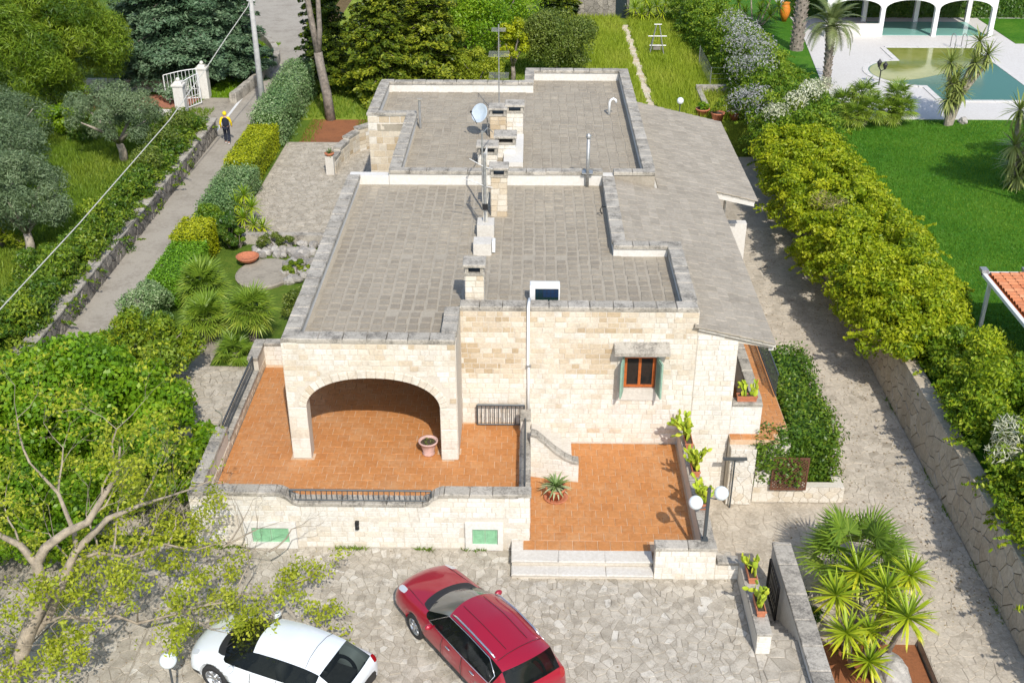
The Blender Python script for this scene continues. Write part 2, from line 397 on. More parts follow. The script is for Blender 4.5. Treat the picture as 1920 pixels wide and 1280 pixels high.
def copings(parent, segs, z0, z1, over=.03, L=.62, seed=0, mat=None):
    g = np.random.default_rng(seed + 7); P = Pieces()
    for x0, x1, y0, y1 in segs:
        alongx = (x1 - x0) >= (y1 - y0); a, b = (x0, x1) if alongx else (y0, y1); n = max(1, round((b - a) / L))
        cuts = np.linspace(a, b, n + 1); cuts[1:-1] += g.uniform(-.08, .08, n - 1)
        for i in range(n):
            c = (cuts[i] + cuts[i + 1]) / 2; ln = cuts[i + 1] - cuts[i] - .005; t = float(g.beta(4, 4)); zz = g.uniform(-.008, .008)
            if alongx: P.slab((c, (y0 + y1) / 2, (z0 + z1) / 2 + zz), (ln, 0, 0), (0, y1 - y0 + 2 * over, 0), (0, 0, z1 - z0), t)
            else: P.slab(((x0 + x1) / 2, c, (z0 + z1) / 2 + zz), (x1 - x0 + 2 * over, 0, 0), (0, ln, 0), (0, 0, z1 - z0), t)
    P.build("coping_stone", mat or M_COPING, parent)

# --- portico with its arch
def arch_z(x, xc=-4.32, hw=1.87, zs=2.74, za=3.72):
    u = (x - xc) / hw
    return zs + (za - zs) * math.sqrt(max(0, 1 - abs(u) ** 2.25)) if abs(u) < 1 else None
AX0, AX1 = -6.19, -2.45
arc = [(AX0 + (AX1 - AX0) * (1 - math.cos(PI * i / 28)) / 2) for i in range(29)]
outline = [(-6.72, 1.02), (AX0, 1.02)] + [(x, arch_z(min(max(x, AX0 + .001), AX1 - .001))) for x in arc] + [(AX1, 1.02), (-1.98, 1.02), (-1.98, 4.8), (-6.72, 4.8)]
m = MB(); m.prism(outline, 0, .45, 0, lambda x, z, d: (x, 27.0 - d, z)); portico = vpart(m, "portico_wall", M_MORTAR)
ring = []
def ringpt(a, off):
    # a from 0..1 along the arch; off outwards
    x = AX0 + (AX1 - AX0) * (1 - math.cos(PI * a)) / 2; z = arch_z(min(max(x, AX0 + .0005), AX1 - .0005))
    nx, nz = (x + 4.32) / 1.87 ** 2, (z - 2.74) / .98 ** 2 + .12; L = math.hypot(nx, nz); return (x + nx / L * off, z + nz / L * off)
P = Pieces(); g = np.random.default_rng(2); NV = 23
for i in range(NV):
    a0, a1 = i / NV + .002, (i + 1) / NV - .002; am = (a0 + a1) / 2
    q = [ringpt(a0, 0.0), ringpt(am, 0.0), ringpt(a1, 0.0), ringpt(a1, .24), ringpt(a0, .24)]
    P.poly(q, 0, .055, .012, .62 + g.normal(0, .12), lambda x, z, d: (x, 26.575 - d, z))
P.build("arch_stone", M_BRICK, portico)
def skip_arch(xc, zc, a, b, z0, z1):
    if z0 < 2.74: return b > AX0 + .02 and a < AX1 - .02 and not (a < AX0 - .1 and b < AX0 + .06) and not (a > AX1 - .06)
    for x in (a, xc, b):
        u = (x + 4.32) / 2.12; zt = 2.74 + 1.2 * math.sqrt(max(0, 1 - abs(u) ** 2.25)) if abs(u) < 1 else 0
        if z0 < zt - .05: return True
    return False
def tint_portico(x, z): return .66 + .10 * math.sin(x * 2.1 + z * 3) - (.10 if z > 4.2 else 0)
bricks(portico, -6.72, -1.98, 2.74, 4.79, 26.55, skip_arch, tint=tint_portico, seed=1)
P = Pieces()
for x0, x1 in ((-6.72, AX0), (AX1, -1.98)):
    for k in range(5):
        z0 = 1.03 + k * .342; sp = [x0, x1] if k % 2 == 0 else [x0, (x0 + x1) / 2 + g.uniform(-.08, .08), x1]
        for a, b in zip(sp[:-1], sp[1:]): P.slab(((a + b) / 2, 26.563, z0 + .17), (b - a - .012, 0, 0), (0, 0, .332), (0, -.05, 0), .72 + g.normal(0, .1))
P.build("pier_stone", M_BRICK, portico)
for bx in ((-6.72, -6.3, 30.9, 31.4, 1.02, 4.5), (-6.72, -6.3, 27.0, 30.9, 3.75, 4.5), (-2.4, -1.985, 27.0, 28.56, 1.02, 4.5), (-6.72, -1.98, 31.4, 31.8, .2, 4.5)): m = MB(); m.box(*bx); vpart(m, "portico_inner_wall", M_PLASTER)
m = MB(); m.box(-1.979, -1.96, 26.58, 28.54, 1.03, 4.79); vpart(m, "portico_side_facing", M_MORTAR)

# --- main front wall with the kitchen window
m = MB()
m.box(-1.98, 2.82, 28.55, 28.95, -1.6, 4.8); m.box(3.77, 4.9, 28.55, 28.95, -1.6, 4.8); m.box(2.82, 3.77, 28.55, 28.95, -1.6, 2.24); m.box(2.82, 3.77, 28.55, 28.95, 3.36, 4.8)
facade = vpart(m, "front_wall", M_MORTAR)
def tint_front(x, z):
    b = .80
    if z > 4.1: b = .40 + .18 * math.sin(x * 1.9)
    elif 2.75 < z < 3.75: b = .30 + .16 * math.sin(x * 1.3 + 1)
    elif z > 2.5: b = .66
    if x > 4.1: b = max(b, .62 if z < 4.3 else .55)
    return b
def skip_win(xc, zc, a, b, z0, z1): return b > 2.66 and a < 3.93 and z1 > 1.90 and z0 < 3.50
def skip_f(xc, zc, a, b, z0, z1): return skip_win(xc, zc, a, b, z0, z1) or (b < .05 and z1 < 1.02)
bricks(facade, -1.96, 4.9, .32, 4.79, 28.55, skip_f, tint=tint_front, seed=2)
# east part of the front, under the slope
def slope_z(x): return 4.41 - .237 * (x - 4.9)
m = MB(); m.prism([(4.905, -1.6), (6.1, -1.6), (6.1, 3.82), (7.08, 3.66), (7.08, slope_z(7.08) - .13), (4.905, slope_z(4.905) - .13)], 0, .3, 0, lambda x, z, d: (x, 28.845 - d, z))
east_front = vpart(m, "east_front_wall", M_MORTAR)
def skip_e(xc, zc, a, b, z0, z1): return z1 > slope_z(b) - .14 or (b > 6.11 and z0 < 3.66) or (z0 < .95 and b < 4.95)
bricks(east_front, 4.91, 6.1, -1.58, 4.25, 28.545, skip_e, tint=lambda x, z: .92, seed=3, wmin=.22, wmax=.5)
# window
fr = MB(); y0 = 28.50
for a, b, c, d in ((2.64, 2.82, 2.02, 3.48), (3.77, 3.95, 2.02, 3.48), (2.64, 3.95, 1.87, 2.02), (2.82, 3.77, 3.34, 3.48), (2.82, 3.77, 2.02, 2.26)): fr.box(a, b, y0, 28.56, c, d)
win = vpart(fr, "window", M_GREYSLAB)
def sub(mb, name, mat, parent, smooth=False): return mb.build(name, mat, parent, smooth)
s = MB()
for a, b, c, d in ((2.84, 2.92, 2.27, 3.33), (3.67, 3.75, 2.27, 3.33), (3.255, 3.335, 2.35, 3.25), (2.92, 3.67, 3.25, 3.33), (2.92, 3.67, 2.27, 2.35)): s.box(a, b, 28.60, 28.67, c, d)
sub(s, "sash_frame", M_WOODO, win)
for a, b in ((2.92, 3.255), (3.335, 3.67)): sub(MB().box(a, b, 28.63, 28.645, 2.35, 3.25), "pane", M_GLASS, win)
for px, sg in ((2.80, -1), (3.79, 1)):
    s = MB(); Mx = Matrix.Translation((px, 28.48, 0)) @ Matrix.Rotation(sg * R(12), 4, 'Z')
    s.box(-.025, .025, -.46, 0, 2.20, 3.36, M=Mx)
    for k in range(16): s.box(-.04, .04, -.42, -.05, 2.25 + k * .067, 2.29 + k * .067, M=Mx)
    sub(s, "shutter", M_SHUTG, win)
cn = MB()
cn.prism([(28.15, 3.56), (28.56, 3.72), (28.56, 3.84), (28.15, 3.66)], 2.50, 4.10, 0, lambda y, z, d: (d, y, z)); sub(cn, "cornice", M_COPING, win)
# white conduit down the wall from the air conditioner
m = MB(); m.tube([(.02, 28.47, 1.06), (.02, 28.47, 3.0), (.0, 28.5, 3.05), (.0, 28.47, 4.98), (.03, 28.9, 5.02)], .045, 8); vpart(m, "downpipe", M_WHITE, True)
m = MB(); m.box(-.05, .09, 28.43, 28.5, 3.0, 3.06); m.box(-.05, .09, 28.43, 28.5, 1.5, 1.54); vpart(m, "pipe_clip", M_GALV)

# --- roof decks
rd = MB(); rd.box(-6.3, -2.36, 26.94, 28.95, 4.3, 4.55); rd.box(-6.3, 4.47, 28.94, 32.92, 4.3, 4.551); rd.box(-6.3, 2.72, 32.91, 39.2, 4.3, 4.5505)
main_roof = vpart(rd, "main_roof", M_BED)
rr = MB(); rr.box(-4.82, 4.25, 39.55, 46.2, 4.3, 4.6); rr.box(-6.5, 4.25, 46.2, 51.0, 4.3, 4.601); rr.box(-.2, 4.25, 51.0, 53.0, 4.3, 4.6005)
rear_roof = vpart(rr, "rear_roof", M_BED)
g = np.random.default_rng(31)
def deck_slabs(parent, regions, z, cx, cy, fill, seed, dark):
    g = np.random.default_rng(seed); P = Pieces()
    for x0, x1, y0, y1 in regions:
        nx = int((x1 - x0) / cx); ny = int((y1 - y0) / cy); sx = (x1 - x0) / nx; sy = (y1 - y0) / ny
        for i in range(nx):
            for j in range(ny):
                x = x0 + (i + .5) * sx; y = y0 + (j + .5 + (.18 * math.sin(i * 2.3))) * sy
                if y > y1 - sy * .35 or y < y0 + sy * .3: continue
                f = fill * g.uniform(.86, 1.08); t = dark(x, y) + g.normal(0, .12)
                P.slab((x + g.uniform(-.012, .012), y + g.uniform(-.02, .02), z + .006 + g.uniform(-.003, .003)), (sx * f, 0, 0), (0, sy * min(.96, f * 1.08), 0), (0, 0, .03), t)
    P.build("roof_slab", M_SLAB, parent)
deck_slabs(main_roof, [(-6.2, -2.4, 27.0, 28.95), (-6.2, 4.4, 29.0, 32.9), (-6.2, 2.65, 32.95, 39.1)], 4.55, .345, .34, .78, 4, lambda x, y: .42 + .22 * math.sin(x * .9 + 1) * math.sin(y * .7) + .03 * (y - 30))
deck_slabs(rear_roof, [(-4.75, 4.2, 39.7, 46.2), (-6.4, 4.2, 46.25, 51.0), (-.1, 4.2, 51.05, 52.9)], 4.6, .36, .26, .88, 5, lambda x, y: .66)
# --- parapets with their coping stones
segs_main = [(-6.68, -6.28, 26.55, 39.2), (-6.28, -1.98, 26.55, 26.95), (-2.36, -1.98, 26.95, 28.54), (-1.97, 4.86, 28.55, 28.95), (4.46, 4.86, 28.95, 33.25), (2.70, 4.46, 32.9, 33.25), (2.70, 3.10, 33.25, 39.2)]
m = MB()
for i, (x0, x1, y0, y1) in enumerate(segs_main): m.box(x0 + .012, x1 - .012, y0 + .012, y1 + (.0 if i in (3,) else -.012), 4.3, 4.815 - .001 * i)
par = vpart(m, "parapet", M_PLASTER); copings(par, segs_main, 4.82, 4.95, .03, .62, 1)
segs_rear = [(-5.2, 2.7, 39.2, 39.55), (3.1, 4.64, 39.2, 39.55), (4.24, 4.64, 39.55, 53.4), (-.22, 4.24, 53.0, 53.4), (-.22, .16, 51.3, 53.0), (-6.9, .16, 50.95, 51.3), (-6.9, -6.5, 46.2, 50.95), (-6.5, -4.82, 46.2, 46.55), (-5.2, -4.8, 39.55, 46.2)]
m = MB()
for i, (x0, x1, y0, y1) in enumerate(segs_rear):
    if i != 1: m.box(x0 + .012, x1 - .012, y0 + .012, y1 - .0125, 4.3, 4.965 - .001 * i)
m.box(2.70, 3.1, 39.21, 39.54, 4.3, 4.94)
q_ = MB(); q_.box(3.11, 4.63, 39.215, 39.53, 4.3, 4.962); vpart(q_, "parapet_end", M_SLOPE)
par2 = vpart(m, "rear_parapet", M_PLASTER); copings(par2, segs_rear, 4.97, 5.10, .03, .7, 2)
# outer walls below the roofs
m = MB(); m.box(-6.66, -6.3, 31.8, 39.2, -.5, 4.29); m.box(-6.66, -5.2, 39.2, 39.58, -.5, 4.9); vpart(m, "west_wall", M_PLASTER)
m = MB(); m.box(-6.88, -4.83, 46.215, 46.5, -.5, 4.96); tan_wall = vpart(m, "rear_stair_wall", M_MORTAR)
bricks(tan_wall, -6.88, -5.2, 1.0, 4.95, 46.215, course=.30, wmin=.25, wmax=.6, tint=lambda x, z: .34, seed=6)
m = MB(); m.box(-6.88, -6.55, 46.5, 51.28, -.5, 4.29); m.box(-6.88, 4.62, 50.96, 51.26, -.5, 4.29); m.box(4.26, 4.6, 39.6, 53.3, -1.6, 4.29); m.box(-5.18, -4.83, 39.6, 46.2, -.5, 4.29); vpart(m, "rear_wall", M_PLASTER)
m = MB(); m.box(-6.6, -5.2, 39.6, 46.2, -.5, 1.0); vpart(m, "stair_well_floor", M_GREYSLAB)
m = MB(); m.box(-6.9, -6.55, 39.58, 41.4, -.5, 3.2); m.box(-6.9, -6.55, 41.4, 46.2, -.5, 1.9); vpart(m, "stair_well_parapet", M_COPING)

# --- east slope
def sz(x, d=0): return slope_z(x) + d
m = MB()
for x0, x1, y0, y1 in ((4.9, 7.15, 28.42, 39.2), (3.12, 4.9, 33.27, 39.19), (4.66, 7.15, 39.21, 50.2), (7.15, 8.68, 40.5, 50.2)):
    a = sz(x0) - .12; b = sz(x1) - .12
    m.add([(x0, y0, a), (x1, y0, b), (x1, y1, b), (x0, y1, a), (x0, y0, a + .08), (x1, y0, b + .08), (x1, y1, b + .08), (x0, y1, a + .08)], [(3, 2, 1, 0), (4, 5, 6, 7), (0, 1, 5, 4), (1, 2, 6, 5), (2, 3, 7, 6), (3, 0, 4, 7)])
slope = vpart(m, "sloping_roof", M_GREYSLAB)
P = Pieces(); g = np.random.default_rng(41); cw = .34; sl_ = math.hypot(1, .237); dx = cw / sl_
k = 0; x = 8.74
while x - dx > 3.0:
    xa, xb = x - dx, x; xm = (xa + xb) / 2
    ys = []
    if xb <= 7.25: ys.append((28.36 if xm > 4.9 else 33.27, 39.19 if xm < 4.66 else 50.25))
    else: ys.append((40.44, 50.25))
    for y0, y1 in ys:
        y = y0 - g.uniform(0, .3)
        while y < y1 - .05:
            ln = g.uniform(.36, .62); a = max(y, y0); b = min(y + ln, y1); y += ln
            if b - a < .05: continue
            if xm < 4.9 and a < 33.25: continue
            if 39.15 < (a + b) / 2 < 39.6 and xm < 4.68: continue
            if xm < 4.68 and b > 39.19: continue
            zc = sz(xm) - .01 + g.uniform(-.004, .004); tl = .06
            P.slab((xm + .02, (a + b) / 2, zc), (dx + .05, 0, -(.237 - tl) * (dx + .05)), (0, b - a - .010, 0), (.01, 0, .045), .5 + g.normal(0, .2))
    x -= dx; k += 1
P.build("roof_slab", M_SLOPE, slope)
m = MB(); m.prism([(7.08, sz(7.08) - .30), (8.66, sz(8.66) - .28), (8.66, sz(8.66) - .13), (7.08, sz(7.08) - .13)], 0, .25, 0, lambda x, z, d: (x, 40.75 - d, z)); m.box(7.0, 7.14, 28.6, 50.1, 3.55, 3.74); vpart(m, "eave_beam", M_PLASTER)
m = MB(); m.box(5.2, 5.5, 28.86, 50, -1.6, 4.0); m.box(6.9, 8.75, 41.9, 42.25, -1.6, 1.95); m.box(7.0, 7.35, 42.25, 50, -1.6, 3.5); vpart(m, "east_wall", M_PLASTER)
m = MB(); m.box(7.05, 7.95, 40.2, 41.9, -1.6, .66); m.tube([(7.75, 41.7, 3.3), (7.75, 41.7, .6)], .05, 6); vpart(m, "rear_porch", M_GREYSLAB)
# --- loggia on the east side
m = MB(); m.box(5.5, 7.95, 28.86, 40.2, -1.6, .655); m.box(6.11, 7.6, 28.24, 28.86, .5, .656); loggia = vpart(m, "loggia_floor", M_GROUT)
m = MB(); m.box(6.115, 7.95, 28.26, 28.86, -1.6, .499); vpart(m, "loggia_base", M_MORTAR)
def tiles(parent, x0, x1, y0, y1, z, seed, s=.335, inside=None, limit=300):
    g = np.random.default_rng(seed); P = Pieces(); ny = round((y1 - y0) / s); sy = (y1 - y0) / ny
    for j in range(ny):
        x = x0 - (.5 * s if j % 2 else 0) - g.uniform(0, .03)
        while x < x1 - .02:
            a = max(x, x0); b = min(x + s, x1); x += s; yc = y0 + (j + .5) * sy
            if b - a < .05 or (inside and not inside((a + b) / 2, yc)): continue
            P.slab(((a + b) / 2, yc, z + .006), (b - a - .015, 0, 0), (0, sy - .015, 0), (0, 0, .02), .45 + g.normal(0, .09))
    P.build("terracotta_tile", M_TILE, parent, limit)
tiles(loggia, 6.12, 7.94, 28.26, 38.0, .656, 3, inside=lambda x, y: x < 7.5 or y > 28.9)
m = MB(); m.box(6.105, 7.02, 28.56, 28.85, .66, 1.66); m.box(6.74, 7.02, 28.85, 37.5, .66, 1.665); lpar = vpart(m, "loggia_parapet", M_PLASTER)
bricks(lpar, 6.11, 7.0, .68, 1.65, 28.56, tint=lambda x, z: .92, seed=8, wmin=.22, wmax=.5)
copings(lpar, [(6.105, 7.03, 28.54, 28.86), (6.73, 7.03, 28.86, 37.5)], 1.67, 1.78, .02, .8, 9)
m = MB(); m.box(6.13, 6.9, 28.06, 28.238, -1.6, .45); stw = vpart(m, "walkway_base", M_MORTAR)
P = Pieces()
for q, c in voronoi(6.13, 6.9, -1.58, .44, .2, 12, .012): P.poly(q, 0, .03, .01, .78 + g.normal(0, .12), lambda x, z, d: (x, 28.065 - d, z))
P.build("facing_stone", M_BRICK, stw)
br = MB()
for z in (1.55, .80): br.tube([(7.9, 30.6, z), (7.9, 35.5, z)], .03, 6)
bal = vpart(br, "balustrade", M_IRON)
for i in range(36):
    b = MB(); b.tube([(7.9, 30.65 + i * .138, .80), (7.9, 30.65 + i * .138, 1.55)], .013, 5); sub(b, "baluster", M_IRON, bal)

# --- west (upper) terrace
m = MB(); m.box(-8.62, -.2, 24.2, 31.9, -.4, 1.0); m.box(-.2, .08, 23.9, 28.54, -.4, .999); terr = vpart(m, "upper_terrace", M_GROUT)
def in_terr(x, y):
    if y > 26.5 and (-6.75 < x < AX0 + .02 or AX1 - .02 < x < -1.95) and y < 27.05: return False
    if y > 30.8 and (-6.75 < x < -6.3): return False
    if y > 28.5 and x > -2.0: return False
    if y > 31.35 and x > -6.75: return False
    return True
tiles(terr, -8.62, -.2, 24.2, 31.75, 1.0, 1, inside=in_terr)
# front wall of the terrace with its dipped coping
LX = -8.95
dip = [(-6.62, 1.72), (-6.5, 1.70), (-6.36, 1.62), (-6.2, 1.47), (-6.05, 1.40), (-2.75, 1.40), (-2.6, 1.47), (-2.45, 1.62), (-2.3, 1.70), (-2.18, 1.72)]
m = MB(); m.prism([(LX, -.3), (.08, -.3), (.08, 1.72)] + dip[::-1] + [(LX, 1.72)], 0, .33, 0, lambda x, z, d: (x, 24.18 - d, z))
fwall = vpart(m, "terrace_wall", M_MORTAR)
def dipz(x):
    for (a, za), (b, zb) in zip(dip[:-1], dip[1:]):
        if a <= x <= b: return za + (zb - za) * (x - a) / (b - a)
    return 1.72
BW = ((-7.57, -6.17, .0, .86), (-1.64, -.63, .0, .9))
def skip_t(xc, zc, a, b, z0, z1):
    if z1 > min(dipz(a), dipz(b), dipz(xc)) + .015: return True
    return any(b > w0 + .02 and a < w1 - .02 and z1 > c + .02 and z0 < d - .02 for w0, w1, c, d in BW)
bricks(fwall, LX, .08, .02, 1.72, 23.85, skip_t, tint=lambda x, z: .88 if x > -7.5 else .8, seed=11, course=.17, wmin=.2, wmax=.5)
P = Pieces(); g = np.random.default_rng(4)
path = [(LX, 1.72), (-8.3, 1.72), (-7.7, 1.72), (-7.1, 1.72)] + dip[:5] + [(-5.5, 1.40), (-4.9, 1.40), (-4.3, 1.40), (-3.7, 1.40), (-3.2, 1.40)] + dip[5:] + [(-1.5, 1.72), (-.9, 1.72), (-.22, 1.72)]
for (a, za), (b, zb) in zip(path[:-1], path[1:]):
    P.slab(((a + b) / 2, 24.0, (za + zb) / 2 + .055), (b - a - .006, 0, zb - za), (0, .40, 0), (0, 0, .11), g.beta(2, 2) * .8 + .15)
P.build("coping_stone", M_COPING, fwall)
# iron rail over the dip
def railing(name, a, b, z0, z1, n, parent=None, rad=.012, top=.028):
    a = Vector(a); b = Vector(b); r_ = MB()
    r_.tube([a + Vector((0, 0, z1)), b + Vector((0, 0, z1))], top, 6); r_.tube([a + Vector((0, 0, z0)), b + Vector((0, 0, z0))], top * .7, 6)
    o = vpart(r_, name, M_IRON)
    for i in range(n + 1):
        p = a.lerp(b, i / n); q = MB(); k = rad * (1.9 if i in (0, n) else 1); q.tube([p + Vector((0, 0, z0)), p + Vector((0, 0, z1))], k, 5); sub(q, "baluster", M_IRON, o)
    return o
railing("terrace_railing", (-6.25, 23.9, 0), (-2.52, 23.9, 0), 1.54, 1.86, 27)
railing("wall_railing", (-1.5, 28.34, 0), (-.1, 28.34, 0), 1.08, 1.76, 11, rad=.016, top=.035)
# basement windows
M_FRAME = stone("white_stone_frame", [(0, (.62, .60, .55)), (1, (.68, .66, .61))], (.48, .45, .39), .3, 1.5, 14, .2)
for (w0, w1, c, d), (g0, g1, h0, h1) in zip(BW, ((-7.37, -6.37, .19, .69), (-1.45, -.77, .19, .71))):
    f = MB()
    for a, b, z0, z1 in ((w0, g0, c + .12, d), (g1, w1, c + .12, d), (g0, g1, h1, d), (w0, w1, c + .01, c + .12), (g0, g1, c + .12, h0)): f.box(a, b, 23.765, 23.86, z0, z1)
    wn = vpart(f, "basement_window", M_FRAME)
    for k in (0, 1):
        a = g0 + (g1 - g0) / 2 * k + .006; b = a + (g1 - g0) / 2 - .012; s = MB()
        s.box(a, b, 23.838, 23.862, h0, h1)
        for e, f2, u, v in ((a, a + .05, h0, h1), (b - .05, b, h0, h1), (a + .05, b - .05, h1 - .05, h1), (a + .05, b - .05, h0, h0 + .05)): s.box(e, f2, 23.822, 23.8375, u, v)
        nl = 8
        for q in range(nl): z = h0 + .055 + (h1 - h0 - .11) * q / nl; s.box(a + .055, b - .055, 23.826, 23.8375, z, z + .03)
        sub(s, "shutter", M_SHUT, wn)
m = MB(); m.box(-4.57, -4.47, 23.74, 23.845, .80, .92); m.lathe([(.02, .0), (.05, -.05), (.06, -.14), (.02, -.15)], 8, (-4.52, 23.76, .84)); vpart(m, "wall_light", M_DARKIRON)
# side parapets
m = MB(); m.box(LX, -8.64, 24.18, 31.9, -.3, 1.3); m.box(LX, -8.64, 31.0, 31.9, 1.3, 1.72); m.box(LX, -8.64, 24.18, 26.9, 1.3, 1.72); m.box(LX, -6.7, 31.9, 32.2, -.3, 1.72)
wpar = vpart(m, "west_parapet", M_MORTAR)
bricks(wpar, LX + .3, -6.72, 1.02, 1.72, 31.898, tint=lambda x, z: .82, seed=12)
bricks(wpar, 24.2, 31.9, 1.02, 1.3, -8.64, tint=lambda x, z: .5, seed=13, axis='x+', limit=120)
copings(wpar, [(LX, -8.64, 30.95, 32.2), (-8.62, -6.72, 31.9, 32.2), (LX, -8.64, 24.25, 26.95)], 1.722, 1.83, .02, .6, 3)
copings(wpar, [(LX, -8.64, 26.97, 30.93)], 1.302, 1.40, .02, .6, 4)
railing("west_railing", (-8.78, 27.0, 0), (-8.78, 30.9, 0), 1.46, 1.88, 30)
# parapet between the terraces
m = MB(); m.box(-.2, .08, 24.2, 28.0, .9, 1.3); m.box(-.2, .08, 27.5, 28.05, 1.3, 1.72); m.box(-.2, .08, 23.86, 24.2, .9, 1.72); mpar = vpart(m, "middle_parapet", M_MORTAR)
copings(mpar, [(-.2, .08, 27.5, 28.05), (-.22, .1, 23.82, 24.2)], 1.722, 1.83, .02, .6, 5); copings(mpar, [(-.2, .08, 24.22, 27.49)], 1.302, 1.40, .02, .6, 6)
railing("middle_railing", (-.06, 24.3, 0), (-.06, 27.45, 0), 1.46, 1.86, 24)
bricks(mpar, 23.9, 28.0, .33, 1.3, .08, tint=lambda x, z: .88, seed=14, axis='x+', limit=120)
# curved stair wall and the steps behind it
sw = [(.10, 1.72), (.28, 1.68), (.50, 1.50), (.80, 1.22), (1.08, 1.03), (1.30, .93), (1.48, .92)]
def swmap(x, z, d): return (x, 26.78 - .27 * (x / 1.5) - .12 + .12 - d + .24, z)
m = MB(); m.prism([(.085, .2), (1.48, .2)] + sw[::-1] + [(.085, 1.72)], 0, .24, 0, swmap); stair = vpart(m, "stair_wall", M_MORTAR)
def swz(x):
    for (a, za), (b, zb) in zip(sw[:-1], sw[1:]):
        if a <= x <= b: return za + (zb - za) * (x - a) / (b - a)
    return 1.72 if x < .1 else .92
P = Pieces(); g = np.random.default_rng(9)
for r in range(8):
    z0 = .32 + r * .172; x = .09 - g.uniform(0, .15)
    while x < 1.46:
        wd = g.uniform(.22, .45); a = max(x, .09); b = min(x + wd, 1.48); x += wd
        if b - a < .06: continue
        zt = min(z0 + .158, swz(a), swz(b))
        if zt - z0 < .06: continue
        ya = swmap(a, 0, .24)[1]; yb = swmap(b, 0, .24)[1]
        P.slab(((a + b) / 2, (ya + yb) / 2 + .012, (z0 + zt) / 2), (b - a - .012, yb - ya, 0), (0, 0, zt - z0), (0, -.05, 0), .86 + g.normal(0, .1))
P.build("brick", M_BRICK, stair)
P = Pieces()
for (a, za), (b, zb) in zip(sw[:-1], sw[1:]):
    ya = swmap(a, 0, .12)[1]; yb = swmap(b, 0, .12)[1]
    P.slab(((a + b) / 2, (ya + yb) / 2, (za + zb) / 2 + .05), (b - a, yb - ya, zb - za), (0, .31, 0), (0, 0, .10), .55 + g.normal(0, .1))
P.build("coping_stone", M_COPING, stair)
for k in range(4):
    m = MB(); m.box(.12 + .3 * k + (.0 if k else 0), .12 + .3 * (k + 1), 26.95, 28.53, .25, 1.0 - .17 * k); vpart(m, "stair_step", M_GREYSLAB)

# --- east (lower) terrace, its steps and parapets
m = MB(); m.box(.085, 4.55, 23.9, 28.54, -1.6, .285); m.box(-.1, 4.55, 23.45, 23.9, -.1, .284); low = vpart(m, "lower_terrace", M_GROUT)
tiles(low, .09, 4.5, 23.87, 28.53, .285, 2, inside=lambda x, y: not (x < 1.3 and y > 26.95) or True)
tiles(low, -.08, 3.3, 23.47, 23.86, .285, 5)
P = Pieces()
for k, (x0, x1, y0, y1, z1) in enumerate(((-.4, 3.31, 23.02, 23.46, .31), (-.4, -.09, 23.46, 23.82, .311), (-.4, 3.31, 22.66, 23.01, .155))):
    n = 3 if k != 1 else 1
    for i in range(n): P.slab((x0 + (i + .5) * (x1 - x0) / n, (y0 + y1) / 2 - .02, z1 - .02), ((x1 - x0) / n - .006, 0, 0), (0, y1 - y0 + .03, 0), (0, 0, .05), .6 + .1 * i)
m = MB(); m.box(-.38, 3.3, 23.03, 23.46, -.1, .27); m.box(-.38, -.1, 23.46, 23.83, -.1, .27); m.box(-.38, 3.3, 22.68, 23.03, -.1, .115); steps = vpart(m, "entrance_steps", M_MORTAR)
P.build("step_slab", M_GREYSLAB, steps)
m = MB(); m.box(4.55, 4.88, 23.0, 28.53, -1.6, .88); m.box(3.32, 4.88, 22.70, 23.0, -.2, .94); m.box(4.885, 5.52, 22.72, 23.0, -1.6, .46); epar = vpart(m, "east_parapet", M_MORTAR)
bricks(epar, 3.32, 4.88, .0, .94, 22.70, tint=lambda x, z: .9, seed=15, wmin=.2, wmax=.45)
bricks(epar, 4.89, 5.5, .0, .46, 22.72, tint=lambda x, z: .85, seed=16)
copings(epar, [(3.30, 4.9, 22.68, 23.02)], .945, 1.04, .02, .8, 7); copings(epar, [(4.55, 4.88, 23.05, 28.5)], .882, .96, .01, .9, 8); copings(epar, [(4.93, 5.5, 22.72, 23.0)], .465, .56, .02, .6, 9)
# ------------------------------------------------------------------ foliage
def lm(name, a, b, c, trans=.28, rough=.5): return leafy(name, [(0, a), (.5, b), (1, c)], trans, rough)
L_YEL = lm("yellow_green_leaf", (.10, .19, .006), (.31, .395, .010), (.53, .55, .022), .42)
L_MIX = lm("mixed_green_leaf", (.04, .11, .008), (.135, .245, .013), (.32, .40, .03), .35)
L_DARK = lm("glossy_dark_leaf", (.022, .068, .010), (.06, .135, .016), (.17, .23, .028), .3, .38)
L_BRIGHT = lm("bright_green_leaf", (.065, .165, .006), (.155, .31, .012), (.32, .46, .022), .42, .42)
L_SPRING = lm("spring_leaf", (.18, .24, .012), (.33, .385, .022), (.50, .51, .045), .4)
L_OLIVE = lm("olive_leaf", (.085, .13, .06), (.16, .225, .105), (.28, .34, .18), .25)
L_PINE = lm("pine_needle", (.045, .10, .006), (.13, .215, .011), (.25, .33, .022), .25)
L_CEDAR = lm("blue_cedar_needle", (.03, .075, .034), (.095, .165, .082), (.21, .29, .165), .15)
L_CONI = lm("dark_conifer_needle", (.016, .042, .005), (.10, .145, .009), (.35, .37, .024), .2)
L_TOPI = lm("golden_hedge_leaf", (.15, .21, .006), (.36, .40, .008), (.50, .50, .015), .25)
L_LIME = lm("lime_hedge_leaf", (.065, .17, .006), (.13, .29, .012), (.22, .39, .02), .25)
L_VAR = lm("variegated_leaf", (.075, .16, .045), (.19, .30, .11), (.42, .49, .27), .25)
L_BUSH = lm("dull_olive_leaf", (.045, .085, .010), (.125, .17, .022), (.24, .28, .05), .2)
L_WIST = lm("wisteria_petal", (.19, .195, .165), (.32, .315, .315), (.47, .455, .47), .2)
L_CREAM = lm("cream_petal", (.35, .36, .22), (.52, .52, .36), (.68, .68, .54), .2)
